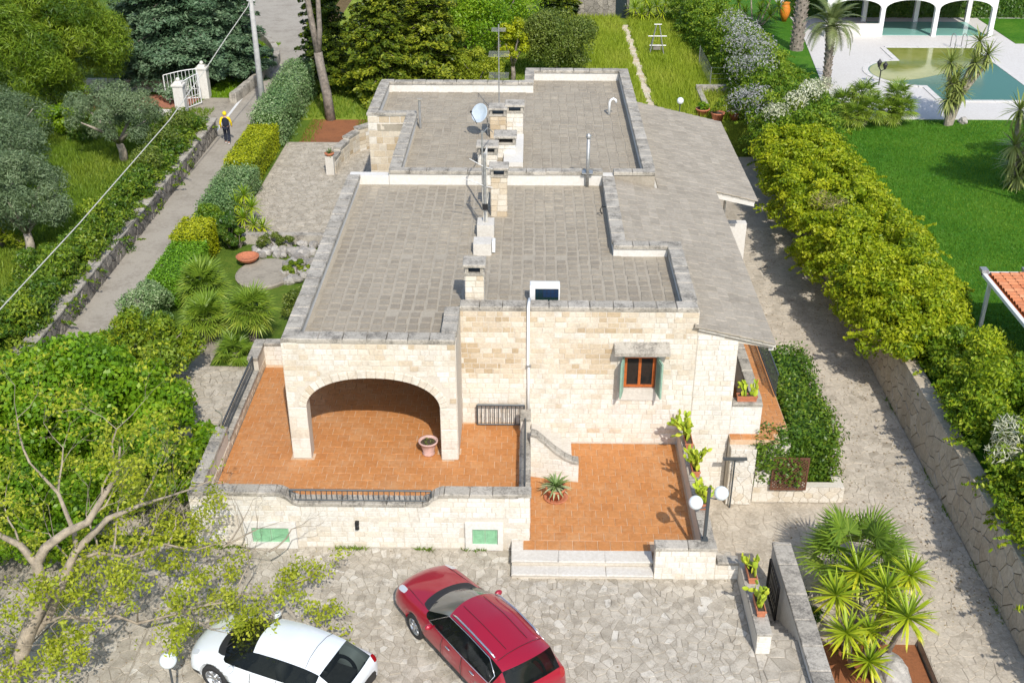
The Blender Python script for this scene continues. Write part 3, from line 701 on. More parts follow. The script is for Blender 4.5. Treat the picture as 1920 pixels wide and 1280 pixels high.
L_LEMON = lm("lemon_leaf", (.075, .15, .010), (.18, .27, .014), (.40, .43, .025), .3)
L_FAN = lm("fan_palm_blade", (.055, .12, .012), (.165, .26, .022), (.37, .42, .055), .2, .45)
L_FEATH = lm("feather_palm_blade", (.06, .10, .03), (.15, .19, .06), (.32, .34, .14), .2, .45)
L_YUCCA = lm("yucca_blade", (.08, .20, .012), (.34, .43, .02), (.66, .60, .03), .18, .42)
L_CORD = lm("cordyline_blade", (.09, .13, .02), (.22, .27, .06), (.44, .43, .16), .15, .45)
L_AGAVE = lm("agave_blade", (.06, .13, .03), (.15, .23, .06), (.55, .56, .36), .1, .45)
L_PAD = lm("cactus_pad_skin", (.20, .31, .02), (.37, .45, .03), (.54, .55, .05), .05, .5)
L_GRASSY = lm("meadow_blade", (.16, .25, .014), (.31, .395, .025), (.52, .52, .09), .35, .6)
L_ORCHG = lm("orchard_blade", (.065, .14, .010), (.145, .235, .016), (.29, .33, .035), .3, .6)
L_LAUR = lm("laurel_leaf", (.03, .085, .010), (.10, .19, .015), (.27, .34, .03), .32, .4)
L_GARD = lm("garden_creeper_leaf", (.055, .135, .008), (.185, .30, .012), (.42, .47, .025), .38)
L_LAWNB = lm("lawn_blade", (.03, .115, .006), (.085, .205, .010), (.19, .31, .022), .25, .6)
L_DRY = lm("dry_frond", (.16, .11, .05), (.26, .19, .10), (.36, .29, .17), .1, .7)

def nrm(a): return a / np.maximum(np.linalg.norm(a, axis=-1, keepdims=True), 1e-9)
def leaf_arrays(g, P, N, L, W, flat=.55):
    """one rhombic leaf per point: lies roughly across N."""
    n = len(P); N = nrm(N + g.normal(0, flat, (n, 3)))
    d = nrm(np.cross(N, g.normal(0, 1, (n, 3)))); s = np.cross(N, d)
    l = (L * g.uniform(.65, 1.3, n))[:, None]; wd = (W * g.uniform(.7, 1.25, n))[:, None]
    V = np.empty((n, 4, 3)); V[:, 0] = P - d * l * .5; V[:, 2] = P + d * l * .5 - N * l * .10
    V[:, 1] = P + s * wd * .5 - d * l * .05; V[:, 3] = P - s * wd * .5 - d * l * .05
    return V
def quads_object(name, V, tint, mat, parent=None, kind=None, off=None):
    n = len(V); me = bpy.data.meshes.new(name); v = V.reshape(-1, 3)
    if off is not None: v = v - np.array(off)
    k = V.shape[1]
    me.vertices.add(n * k); me.vertices.foreach_set("co", v.astype(np.float32).ravel())
    me.loops.add(n * k); me.loops.foreach_set("vertex_index", np.arange(n * k, dtype=np.int32))
    me.polygons.add(n); me.polygons.foreach_set("loop_start", np.arange(0, n * k, k, dtype=np.int32))
    me.update(calc_edges=True)
    return finish(me, name, mat, parent, np.clip(tint, 0, 1), False, kind)
def sph(g, n, up=.0):
    u = nrm(g.normal(0, 1, (n, 3))); u[:, 2] += up; return nrm(u)

class Foliage:
    """leaf clouds gathered into one part"""
    def __init__(s, seed): s.g = np.random.default_rng(seed); s.V = []; s.T = []
    def clumps(s, C, Rr, n, L, W, t0=.5, dt=.17, ct=.13, up=.25, fill=.5, sq=(1, 1, .8), flat=.6):
        C = np.atleast_2d(np.array(C, float)); Rr = np.broadcast_to(np.array(Rr, float), (len(C),)); g = s.g
        i = g.choice(len(C), n, p=Rr ** 2 / np.sum(Rr ** 2)); u = sph(g, n, up); r = Rr[i] * (fill + (1.08 - fill) * g.random(n) ** .6)
        P = C[i] + u * r[:, None] * np.array(sq); ct_ = g.normal(0, ct, len(C))[i]
        s.V.append(leaf_arrays(g, P, u, L, W, flat)); s.T.append(t0 + ct_ + g.normal(0, dt, n)); return s
    def ellipsoid(s, c, rad, n, L, W, k=40, rc=.30, shell=.62, zmin=-.55, **kw):
        g = s.g; u = sph(g, k, .25); u[:, 2] = np.maximum(u[:, 2], zmin); q = shell + (1 - shell) * g.random(k) ** .5
        q[: k // 6] *= .5
        C = np.array(c) + u * q[:, None] * np.array(rad) * .86; rr = rc * min(rad) * g.uniform(.7, 1.35, k)
        return s.clumps(C, rr, n, L, W, **kw)
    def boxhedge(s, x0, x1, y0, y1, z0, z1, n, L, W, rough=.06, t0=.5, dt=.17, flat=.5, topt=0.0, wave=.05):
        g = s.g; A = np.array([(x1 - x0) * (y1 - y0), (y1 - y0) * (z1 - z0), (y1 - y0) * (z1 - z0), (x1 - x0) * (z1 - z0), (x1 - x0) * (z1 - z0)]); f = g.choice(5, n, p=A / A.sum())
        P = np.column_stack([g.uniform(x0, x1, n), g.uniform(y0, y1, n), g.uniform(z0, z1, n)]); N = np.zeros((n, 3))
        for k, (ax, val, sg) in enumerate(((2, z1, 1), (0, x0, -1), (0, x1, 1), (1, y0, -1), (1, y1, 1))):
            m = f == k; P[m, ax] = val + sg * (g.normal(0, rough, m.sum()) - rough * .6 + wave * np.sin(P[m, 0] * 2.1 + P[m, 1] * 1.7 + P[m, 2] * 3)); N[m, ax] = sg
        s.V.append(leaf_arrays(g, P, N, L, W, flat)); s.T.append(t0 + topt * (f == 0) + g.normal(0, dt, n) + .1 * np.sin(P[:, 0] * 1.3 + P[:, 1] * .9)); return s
    def build(s, name, mat, parent=None, kind=None, off=None): return quads_object(name, np.concatenate(s.V), np.concatenate(s.T), mat, parent, kind, off)

def rel(p, root): return Vector(p) - root.location
def branch_tree(mb, g, p, d, L, r, depth, spread=.6, up=.15, n=4, tips=None):
    """recursive tapered limbs"""
    pts = [Vector(p)]; rr = [r]; d = Vector(d).normalized()
    for i in range(n):
        d = (d + Vector(g.normal(0, .16, 3)) + Vector((0, 0, up * .3))).normalized(); pts.append(pts[-1] + d * L / n); rr.append(r * (1 - .5 * (i + 1) / n))
    mb.tube(pts, rr, 7 if r > .06 else 5 if r > .02 else 3, cap=False)
    if tips is not None and depth <= 1: tips.extend(pts[1:])
    if depth > 0:
        for k in range(2 + (g.random() < .6)):
            a = nrm(g.normal(0, 1, 3)); nd = (d + Vector(a) * spread + Vector((0, 0, up))).normalized()
            branch_tree(mb, g, pts[-1] if k < 2 else pts[-2], nd, L * g.uniform(.6, .85), rr[-1] * .8, depth - 1, spread, up, max(2, n - 1), tips)

def round_tree(name, label, cat, base, c, rad, n, L, W, mat, k=40, seed=0, bark=None, trunk_r=.14, group=None, rc=.3, extra=None, limbs=5, **kw):
    root = empty(name, base, label, cat, group); g = np.random.default_rng(seed)
    f = Foliage(seed); f.ellipsoid(c, rad, n, L, W, k=k, rc=rc, **kw)
    if extra: extra(f)
    f.build("crown", mat, root, off=base)
    m = MB(); b = Vector((0, 0, 0)); cc = Vector(c) - Vector(base); fork = cc * .45 + Vector((0, 0, -.1))
    m.tube([b - Vector((0, 0, .2)), b.lerp(fork, .5) + Vector((.05, .04, 0)), fork], [trunk_r * 1.25, trunk_r, trunk_r * .85], 9)
    for i in range(limbs):
        a = 2 * PI * i / limbs + g.uniform(-.3, .3); e = cc + Vector((math.cos(a) * rad[0] * .72, math.sin(a) * rad[1] * .72, g.uniform(-.1, .5) * rad[2]))
        m.tube([fork, fork.lerp(e, .5) + Vector((0, 0, .12)), e], [trunk_r * .6, trunk_r * .4, trunk_r * .12], 6)
    m.build("trunk", bark or M_BARK, root, True); return root

def conifer(name, label, cat, base, h, rmax, nb, mat, seed, z0=.6, per=70, L=.30, W=.10, droop=.18, group=None, tr=.18, tint=.45, pw=.8, flat=.35):
    root = empty(name, base, label, cat, group); g = np.random.default_rng(seed); V = []; T = []; m = MB(); b = np.array(base)
    m.tube([(0, 0, -.2), (.05, 0, h * .5), (0, .05, h * .97)], [tr * 1.2, tr * .8, .03], 8)
    for i in range(nb):
        q = (i + g.random()) / nb; z = z0 + (h - z0) * q; ln = rmax * max(.08, (1 - q) ** pw) * g.uniform(.7, 1.12); a = i * 2.399 + g.uniform(-.4, .4)
        dr = np.array([math.cos(a), math.sin(a), 0]); sd = np.array([-dr[1], dr[0], 0]); tl = g.uniform(-.05, .22)
        if ln > .5: m.tube([(0, 0, z), tuple(dr * ln * .85 + np.array([0, 0, z + ln * (tl - droop) * .8]))], [.05, .012], 4)
        n = int(per * ln / rmax * 1.6) + 6; s = g.random(n) ** .6; wd = ln * .30 * np.sin(np.pi * np.clip(s, .08, .97)) + .05
        lat = g.uniform(-1, 1, n); P = b + dr * (s * ln)[:, None] + sd * (lat * wd)[:, None] + np.array([0, 0, 1]) * (z + ln * tl * s - droop * ln * s ** 2 - .12 * np.abs(lat) * ln * .4 + g.normal(0, .035 * rmax ** .5, n))[:, None]
        N = np.tile(np.array([0, 0, 1.]), (n, 1)) + dr * .3
        V.append(leaf_arrays(g, P, N, L, W, flat)); T.append(np.clip(tint + g.normal(0, .17, n) + g.normal(0, .08) + .25 * (s - .5), 0, 1))
    quads_object("crown", np.concatenate(V), np.concatenate(T), mat, root, off=base); m.build("trunk", M_BARK, root, True); return root

# blades for palms, yuccas, agaves: one mesh per variant, shared by the copies
_blades = {}
def blade_mesh(name, mat, L, W, bend, tint, fold=.18, seg=4, taper=.25, wpos=.35):
    key = (name, mat.name, L, W, bend, round(tint, 2))
    if key in _blades: return _blades[key]
    V = []; F = []
    for i in range(seg + 1):
        t = i / seg; x = L * t * (1 - .25 * bend * t); z = -bend * L * .5 * t * t; wd = W * .5 * (taper + (1 - taper) * min(1, t / wpos)) * (1 - max(0, (t - wpos) / (1 - wpos)) ** 1.6)
        V += [(x, wd, z + fold * wd), (x, 0, z), (x, -wd, z + fold * wd)]
    for i in range(seg): a = i * 3; F += [(a, a + 3, a + 4, a + 1), (a + 1, a + 4, a + 5, a + 2)]
    me = bpy.data.meshes.new(name); me.from_pydata(V, [], F)
    at = me.attributes.new("tint", 'FLOAT', 'FACE'); at.data.foreach_set("value", np.clip(np.full(len(F), tint) + np.repeat(np.linspace(-.08, .1, seg), 2), 0, 1).astype(np.float32))
    me.materials.append(mat); me.update(); _blades[key] = me; return me
def place(name, me, parent, p, az, el, roll=0, sc=1.0):
    o = bpy.data.objects.new(name, me); COL.objects.link(o); o.parent = parent; o.location = p
    o.rotation_euler = (Matrix.Rotation(az, 3, 'Z') @ Matrix.Rotation(-el, 3, 'Y') @ Matrix.Rotation(roll, 3, 'X')).to_euler(); o.scale = (sc,) * 3; return o
def rosette_mb(n, L, W, bend, seed, elmin=-.5, elmax=1.45, lo=.8, hi=.35):
    """one joined rosette of stiff blades"""
    g = np.random.default_rng(seed); out = []
    for i in range(n):
        q = (i + .5) / n; el = elmax + (elmin - elmax) * q ** .85; out.append((i * 2.399 + g.uniform(-.2, .2), el + g.uniform(-.1, .1), L * g.uniform(.82, 1.1), bend * (.3 + q), hi + (lo - hi) * q + g.normal(0, .07)))
    return out
def rosette_joined(name, mat, parent, p, n, L, W, bend, seed, **kw):
    m = MB()
    for az, el, l, bd, t in rosette_mb(n, L, W, bend, seed, **kw):
        ca, sa, ce, se = math.cos(az), math.sin(az), math.cos(el), math.sin(el); V = []; F = []
        for i in range(4):
            u = i / 3; x = l * u; z = -bd * l * .5 * u * u; wd = W * .5 * (.35 + .65 * min(1, u / .4)) * (1 - max(0, (u - .4) / .6) ** 1.6)
            hx = x * ce - z * se; hz = x * se + z * ce
            for s_ in (1, -1): V.append((p[0] + hx * ca - s_ * wd * sa, p[1] + hx * sa + s_ * wd * ca, p[2] + hz))
        for i in range(3): F.append((i * 2, i * 2 + 2, i * 2 + 3, i * 2 + 1))
        m.add(V, F, t)
    return m.build(name, mat, parent)
def fan_mesh(name, mat, Rr, seed, nb=22, tint=.5, pet=.6):
    """a fan frond: stalk along +x, pleated blades spreading from its end"""
    g = np.random.default_rng(seed); m = MB(); m.tint = .35; m.tube([(0, 0, 0), (pet * .5, 0, .04), (pet, 0, 0)], [.02, .014, .012], 4)
    for i in range(nb):
        a = -2.0 + 4.0 * i / (nb - 1); l = Rr * (1 - .18 * abs(a) / 2.0) * g.uniform(.9, 1.08); ca, sa = math.cos(a), math.sin(a); wd = .042 * Rr / .55; dr = .16 * l
        V = []
        for u, k, zz in ((.05, .25, 0), (.55, 1.0, .0), (1.0, .06, -1.0)):
            for s_ in (1, -1): V.append((pet + ca * l * u - sa * s_ * wd * k * .5, sa * l * u + ca * s_ * wd * k * .5, zz * dr + (.012 if s_ * (1 if i % 2 else -1) > 0 else -.012) * k))
        m.add(V, [(0, 2, 3, 1), (2, 4, 5, 3)], tint + g.normal(0, .1))
    me = bpy.data.meshes.new(name); me.from_pydata(m.v, [], m.f); a = me.attributes.new("tint", 'FLOAT', 'FACE'); a.data.foreach_set("value", np.clip(np.array(m.t), 0, 1).astype(np.float32)); me.materials.append(mat); me.update(); return me
def fan_palm(name, label, base, h, Rr, n, seed, group=None, tint=.5, pet=.6, tr=.13, elmin=-.75, elmax=1.35, skirt=0):
    root = empty(name, base, label, "palm", group); g = np.random.default_rng(seed); m = MB()
    m.tube([(0, 0, -.1), (.04, .02, h * .5), (0, 0, h)], [tr * .9, tr, tr * .85], 9)
    for k in range(int(h * 60)): # old leaf bases
        a = k * 2.399; z = h * (k + .5) / (h * 60); m.tube([(math.cos(a) * tr * .8, math.sin(a) * tr * .8, z), (math.cos(a) * tr * 1.5, math.sin(a) * tr * 1.5, z + .07)], [.03, .012], 3)
    m.build("trunk", M_BARK, root)
    M3 = [fan_mesh("frond", L_FAN, Rr, seed * 7 + k, 22, tint + .1 * (k - 1), pet) for k in range(3)]
    for i in range(n):
        q = (i + .5) / n; el = elmax + (elmin - elmax) * q; place("frond", M3[min(2, int(q * 3))], root, (0, 0, h), i * 2.399 + g.uniform(-.2, .2), el + g.uniform(-.12, .12), g.uniform(-.25, .25), g.uniform(.85, 1.1))
    return root
def feather_mesh(name, mat, L, seed, tint=.5, nl=34, bend=.9, lw=.05, ll=.42):
    g = np.random.default_rng(seed); m = MB(); m.tint = tint; pts = []
    for i in range(9): t = i / 8; pts.append(Vector((L * t * (1 - .3 * bend * t), 0, L * (.35 * t - .6 * bend * t * t))))
    m.tube(pts, [.03 * (1 - .8 * i / 8) for i in range(9)], 4)
    for k in range(nl):
        t = .12 + .86 * k / nl; i = min(7, int(t * 8)); p = pts[i].lerp(pts[i + 1], t * 8 - i); d = (pts[i + 1] - pts[i]).normalized(); l = ll * math.sin(PI * (.15 + .8 * t)) * g.uniform(.85, 1.1)
        for s_ in (1, -1):
            e = p + d * l * .55 + Vector((0, s_ * l * .8, -l * .25 * t + .12 * l)); wv = d * lw * .5
            m.add([p - wv, p + wv, e + wv * .15, e - wv * .15], [(0, 1, 2, 3)], tint + g.normal(0, .13))
    me = bpy.data.meshes.new(name); me.from_pydata([tuple(v) for v in m.v], [], m.f); a = me.attributes.new("tint", 'FLOAT', 'FACE'); a.data.foreach_set("value", np.clip(np.array(m.t), 0, 1).astype(np.float32)); me.materials.append(mat); me.update(); return me

def blades(name, g, P, h, wd, mat, tint, kind="stuff", parent=None, lean=.35):
    """grass: one tapering triangle per point"""
    n = len(P); a = g.uniform(0, 2 * PI, n); s = np.column_stack([np.cos(a), np.sin(a), np.zeros(n)]) * (wd * g.uniform(.6, 1.3, n))[:, None] * .5
    tip = P + np.column_stack([g.normal(0, lean, n), g.normal(0, lean, n), np.ones(n)]) * (h * g.uniform(.5, 1.25, n))[:, None]
    V = np.stack([P - s, P + s, tip], 1); return quads_object(name, V, tint, mat, parent, kind)
# ------------------------------------------------------------------ walls and plants round the villa
# retaining wall and hedge along the driveway
m = MB(); m.prism([(12.88, -3), (13.5, -3), (13.5, .22), (13.02, .22)], 10, 60.5, 0, lambda x, z, d: (x, d, z))
rw = m.build("retaining_wall", M_CRAZYJ); tag(rw, "long stone retaining wall between driveway and overgrown hedge", "wall")
P = Pieces(); g = np.random.default_rng(51)
for q, c in voronoi(17, 46, -1.6, .21, .36, 52, .016, aspect=1.25): P.poly(q, 0, .035 + g.uniform(-.008, .008), .012, g.beta(2, 2), lambda y, z, d: (12.885 + (z + 1.6) * .075 - d, y, z))
P.build("wall_stone", M_CRAZY, rw)
P = Pieces()
y = 17.0
while y < 58: ln = g.uniform(.5, .9); P.slab((13.22, y + ln / 2, .235), (.46, 0, 0), (0, ln - .012, 0), (0, 0, .06), .5 + g.normal(0, .15)); y += ln
P.build("coping_stone", M_CRAZY, rw)

def stretch_hedge(name, label, mat, spans, L, W, n, seed, parts, group=None, core=M_BARKP, cat="hedge"):
    """a long unclipped hedge: spans give (y, x0, x1, z0, z1) cross sections."""
    y_mid = (spans[0][0] + spans[-1][0]) / 2; base = ((spans[0][1] + spans[0][2]) / 2, y_mid, 0); root = empty(name, base, label, cat, group); g = np.random.default_rng(seed)
    ys = np.array([s[0] for s in spans]); A = np.array([s[1:] for s in spans]); ln = ys[-1] - ys[0]
    def sec(y): return [np.interp(y, ys, A[:, k]) for k in range(4)]
    C = []; rr = []; wmean = float(np.mean(A[:, 1] - A[:, 0])); K = int(ln * 13.0 * max(1.0, wmean / 2))
    for i in range(K):
        y = g.uniform(ys[0], ys[-1]); x0, x1, z0, z1 = sec(y); a = g.uniform(-.06, PI + .06); cx = (x0 + x1) / 2; sag = .18 * math.sin(y * 1.9 + seed) + .12 * math.sin(y * 4.3)
        q = g.uniform(.80, 1.0); h = (z1 - z0) * (1 + .10 * sag); C.append((cx - math.cos(a) * abs(math.cos(a)) ** -.25 * (x1 - x0) / 2 * .88 * (q + .3 * sag * .5), y, z0 + max(-.15, math.sin(a)) ** 1 * h * .88 * q if math.sin(a) < 0 else z0 + math.sin(a) ** .75 * h * .88 * q)); rr.append(g.uniform(.2, .46))
    for i in range(int(ln * 7)):
        y = g.uniform(ys[0], ys[-1]); x0, x1, z0, z1 = sec(y); a = g.uniform(.1, PI - .1); q = g.uniform(.5, .62); C.append(((x0 + x1) / 2 - math.cos(a) * (x1 - x0) / 2 * q, y, z0 + .1 + math.sin(a) * (z1 - z0) * q)); rr.append(g.uniform(.3, .45))
    f = Foliage(seed); f.clumps(C, rr, int(n * 1.15), L, W, up=.4, fill=.5, sq=(1.05, 1.15, .75), ct=.16, dt=.19, t0=.56); 
    sh = []
    for i in range(int(ln * 9)):
        c = np.array(C[g.integers(0, K)]); o_ = c - np.array([(np.interp(c[1], ys, A[:, 0]) + np.interp(c[1], ys, A[:, 1])) / 2, c[1], c[2] - .5]); d_ = nrm(o_ + g.normal(0, .35, 3)); l_ = g.uniform(.35, .95); k_ = np.linspace(.25, 1, 8)[:, None]
        sh.append(c + d_ * k_ * l_ + np.array([0, 0, -.35]) * l_ * k_ ** 2)
    sh = np.concatenate(sh); f.clumps(sh, .05, len(sh) * 4, L * 1.05, W, t0=.62, up=.3, fill=.2); f.build("foliage", mat, root, off=base)
    cm = MB(); cm.tint = .28; m_ = 8; V = []; F = []
    yy = np.linspace(ys[0] + .2, ys[-1] - .2, max(3, int(ln / .7)))
    for y in yy:
        x0, x1, z0, z1 = sec(y); cx = (x0 + x1) / 2; k_ = 1 + .10 * math.sin(y * 3.1 + seed)
        for j in range(m_ + 1): a = PI * j / m_; V.append((cx - math.cos(a) * (x1 - x0) / 2 * .42 * k_ - base[0], y - base[1], z0 + .05 + math.sin(a) ** .75 * (z1 - z0) * .36 * k_))
    for i in range(len(yy) - 1):
        for j in range(m_): F.append((i * (m_ + 1) + j, i * (m_ + 1) + j + 1, (i + 1) * (m_ + 1) + j + 1, (i + 1) * (m_ + 1) + j))
    cm.add(V, F); cm.build("dark_filler", mat, root)  # dark solid filler added to block light showing through gaps in the leaves
    for kind, pmat, cs, r_, nn, l_, w_ in parts:
        ff = Foliage(seed + 5); ff.clumps(cs, r_, nn, l_, w_, up=.5, fill=.4); ff.build(kind, pmat, root, off=base)
    return root
stretch_hedge("creeper_hedge", "sprawling yellow-green creeper hedge hanging over the retaining wall by the lawn", L_YEL,
    [(33.6, 12.6, 15.2, .2, 1.4), (36, 11.6, 16.0, .0, 2.4), (40, 11.0, 16.7, -.1, 2.6), (45, 10.9, 16.4, -.2, 2.6), (50, 10.9, 16.0, -.2, 2.5), (54.5, 11.2, 16.0, 0, 2.5)], .16, .085, 95000, 61,
    [("dry_twigs", L_DRY, [(12.6, 43.2, 2.2), (12.2, 44.0, 2.1)], .5, 260, .4, .012)])
stretch_hedge("flowering_hedge", "tall hedge streaked with grey-mauve blossom at the top of the driveway", L_MIX,
    [(54.5, 11.4, 16.4, 0, 2.6), (58, 11.2, 16.5, .0, 3.2), (62, 11.4, 16.2, .0, 3.3), (68, 11.8, 15.6, 0, 3.3), (76, 10.8, 14.8, 0, 3.2), (86, 10.0, 13.8, 0, 3.4)], .17, .09, 60000, 62,
    [("blossom", L_WIST, [(12.4, 57.8, 1.6), (12.1, 59.0, 1.9), (12.8, 62.3, 2.9), (12.3, 66.5, 2.9), (12.9, 68.0, 3.4), (12.6, 71.0, 3.2), (13.2, 65, 3.2), (12.0, 63.8, 2.3), (11.7, 60.2, 1.4)], 1.05, 3600, .17, .055),
     ("cream_blossom", L_CREAM, [(14.4, 57.0, 3.0), (13.6, 56.4, 2.6), (15.2, 57.6, 3.0), (12.5, 55.6, 2.2)], .7, 1700, .13, .07)])
stretch_hedge("garden_hedge", "greener mixed hedge on the near end of the retaining wall", L_GARD,
    [(17, 13.0, 16.2, .1, 2.2), (21, 12.8, 16.0, .1, 2.3), (24, 12.7, 16.0, .1, 2.1), (27, 13.2, 16.2, .2, 2.2), (30, 13.0, 16.6, .1, 2.3), (32, 13.3, 16.6, .2, 2.1), (33.8, 13.5, 16.2, .2, 1.8)], .145, .075, 52000, 63,
    [("blossom", L_CREAM, [(13.9, 27.2, 1.7), (13.6, 26.6, 1.3), (14.5, 25.9, 1.9)], .55, 900, .3, .035), ("yellow_shoots", L_YEL, [(13.3, 23.2, 1.0), (13.6, 22.4, 1.3), (13.4, 24.0, .9), (14.2, 29.6, 2.1), (14.6, 31.6, 2.2), (13.8, 20.8, 1.2)], .6, 4200, .13, .065)])

# lane wall with its hedge
lw_pts = [(-18.9, 30.6), (-17.75, 33.6), (-17.45, 36), (-17.45, 58.4)]
m = MB(); m.prism([(-17.42, 33.5), (-16.98, 33.5), (-16.93, 58.3), (-17.40, 58.3)], -.3, .82); m.prism([(-19.3, 29.2), (-18.85, 28.9), (-16.98, 33.5), (-17.42, 33.5)], -.3, .80)
lw = m.build("lane_wall", M_CRAZYJ); tag(lw, "low grey rubble wall along the lane below the dark hedge", "wall")
P = Pieces(); g = np.random.default_rng(55)
for q, c in voronoi(33.5, 58.3, .0, .82, .22, 56, .014, aspect=1.5): P.poly(q, 0, .05 + g.uniform(-.015, .015), .015, g.beta(2, 2.2), lambda y, z, d: (-16.98 + (y - 33.5) * .002 + d - .01, y, z))
P.build("rubble_stone", M_RUBBLE, lw)
P = Pieces(); y = 33.5
while y < 58.2: ln = g.uniform(.4, .8); P.slab((-17.19, y + ln / 2, .84 + g.uniform(-.012, .012)), (.56, 0, 0), (0, ln - .012, 0), (0, 0, .08), .5 + g.normal(0, .2)); y += ln
for i in range(7): t_ = (i + .5) / 7; P.slab((-19.08 + t_ * 1.88, 29.05 + t_ * 4.45, .83), (.5, -.2, 0), (.25, .60, 0), (0, 0, .08), .5 + g.normal(0, .2))
P.build("coping_stone", M_COPING, lw)
stretch_hedge("laurel_hedge", "glossy dark green laurel hedge behind the lane wall", L_LAUR,
    [(27.5, -20.6, -17.6, 0, 2.0), (33, -19.6, -17.0, 0, 1.9), (40, -18.9, -17.0, 0, 1.9), (50, -18.8, -17.0, 0, 1.9), (58, -18.6, -17.1, 0, 1.8)], .17, .075, 60000, 64,
    [("yellow_shoots", L_LEMON, [(-17.6, 34.4, 1.6), (-18.6, 32.5, 1.8), (-17.8, 38.5, 1.8), (-18.0, 43.0, 1.9), (-18.0, 31.0, 1.6)], .65, 2600, .15, .07), ("reddish_shoots", L_BUSH, [(-17.9, 52.5, 1.8), (-17.9, 55, 1.9), (-17.8, 49.5, 1.8)], .8, 2200, .15, .06)])

# clipped and loose hedges between lane and villa
def clipped(name, label, x0, x1, y0, y1, z1, n, L, W, mat, seed, group, core=M_BARK, topt=0., t0=.5, rough=.05, wave=.05):
    base = ((x0 + x1) / 2, (y0 + y1) / 2, 0); r_ = empty(name, base, label, "hedge", group)
    f = Foliage(seed); f.boxhedge(x0, x1, y0, y1, .05, z1, n, L, W, rough, t0, topt=topt, wave=wave); f.build("foliage", mat, r_, off=base)
    c = MB(); c.box(x0 + .16 - base[0], x1 - .16 - base[0], y0 + .16 - base[1], y1 - .16 - base[1], 0, z1 - .16); c.build("dark_filler", L_DARK, r_); return r_  # added dark box inside the leaves, there to block light
GH = "clipped hedges between lane and villa"
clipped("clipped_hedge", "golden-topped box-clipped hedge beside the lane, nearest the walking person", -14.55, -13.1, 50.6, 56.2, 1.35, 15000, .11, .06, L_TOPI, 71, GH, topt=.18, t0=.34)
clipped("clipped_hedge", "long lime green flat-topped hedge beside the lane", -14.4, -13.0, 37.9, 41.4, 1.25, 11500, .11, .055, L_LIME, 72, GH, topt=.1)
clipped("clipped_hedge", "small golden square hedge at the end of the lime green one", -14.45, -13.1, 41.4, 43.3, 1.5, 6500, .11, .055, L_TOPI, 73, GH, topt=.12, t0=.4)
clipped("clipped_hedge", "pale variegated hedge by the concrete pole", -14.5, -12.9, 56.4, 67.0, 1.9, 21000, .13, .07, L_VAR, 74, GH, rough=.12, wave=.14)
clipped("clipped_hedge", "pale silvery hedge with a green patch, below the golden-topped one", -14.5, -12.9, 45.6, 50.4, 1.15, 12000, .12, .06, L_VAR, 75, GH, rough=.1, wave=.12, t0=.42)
clipped("clipped_hedge", "low bright green hedge at the lane end beside the lemon tree", -14.7, -13.4, 31.0, 34.2, 1.1, 7000, .11, .055, L_LIME, 76, GH, rough=.08)
def bush(name, label, c, rad, n, L, W, mat, seed, k=26, group=None, cat="shrub", rc=.34, **kw):
    base = (c[0], c[1], 0 if c[2] > -.3 else -1.6); r_ = empty(name, base, label, cat, group); f = Foliage(seed); f.ellipsoid(c, rad, n, L, W, k=k, rc=rc, shell=.6, **kw); f.build("foliage", mat, r_, off=base)
    m = MB(); g = np.random.default_rng(seed)
    for i in range(7): m.tube([(0, 0, -.05), (g.uniform(-.6, .6) * rad[0], g.uniform(-.6, .6) * rad[1], (c[2] - base[2]) + g.uniform(-.1, .5) * rad[2])], [.035, .012], 4)
    m.build("stem", M_BARK, r_); return r_
bush("silver_bush", "rounded silver-green variegated bush beside the lane", (-14.0, 36.6, .75), (.95, 1.05, .85), 9000, .10, .05, L_VAR, 81, 40)
bush("shrub", "yellow-green leafy shrub between silvery hedge and spiky yucca", (-13.6, 44.4, .8), (.8, 1.0, .75), 5200, .12, .06, L_MIX, 82)
bush("shrub", "dark leafy shrub behind the small golden hedge", (-12.75, 43.6, .8), (.55, .9, .9), 4200, .13, .07, L_DARK, 83)
round_tree("lemon_tree", "low lemon tree with yellowish leaves beside the lane end", "tree", (-12.7, 31.9, 0), (-12.6, 32.0, 1.5), (1.75, 1.6, 1.25), 13000, .15, .07, L_LEMON, k=46, seed=84, trunk_r=.08)
bush("shrub", "reddish low shrub beside the lone fan palm by the villa wall", (-8.55, 37.2, .6), (.6, .8, .6), 2600, .11, .05, L_BUSH, 85)
bush("shrub", "low dry shrub in the rockery under the patio edge", (-10.7, 43.3, .35), (.9, .5, .4), 2600, .10, .03, L_BUSH, 86, 16)
bush("shrub", "small yellow-green tuft between the rockery stones", (-9.4, 41.1, .25), (.6, .5, .35), 1800, .10, .04, L_LEMON, 87, 12)
bush("shrub", "small leafy plant at the left end of the patio edge", (-12.3, 43.6, .45), (.5, .35, .5), 1500, .11, .06, L_MIX, 88, 12)
# fan palms in the side garden
fan_palm("fan_palm", "tall bushy fan palm nearest the lane hedge", (-12.1, 37.3, 0), 1.2, .72, 40, 91, "fan palms in the side garden", .55, .55)
fan_palm("fan_palm", "fan palm leaning out over the garden path", (-11.5, 35.3, 0), .95, .66, 36, 92, "fan palms in the side garden", .58, .5)
fan_palm("fan_palm", "fan palm standing alone beside the villa wall", (-9.75, 34.9, 0), 1.45, .62, 36, 93, "fan palms in the side garden", .56, .5)
fan_palm("fan_palm", "small young fan palm in the grass square below the palms", (-10.2, 33.9, 0), .35, .5, 16, 94, "fan palms in the side garden", .45, .4, tr=.08)
m = MB(); m.box(-11.0, -9.25, 33.5, 35.6, -.2, .03); struct(m.build("palm_bed", M_ORCHARD))
m = MB(); m.box(-12.0, -8.96, 30.2, 33.48, -.2, .035); m.box(-12.6, -11.05, 33.5, 36.5, -.2, .025); gp = struct(m.build("garden_path", M_JOINT))
P = Pieces(); g = np.random.default_rng(57)
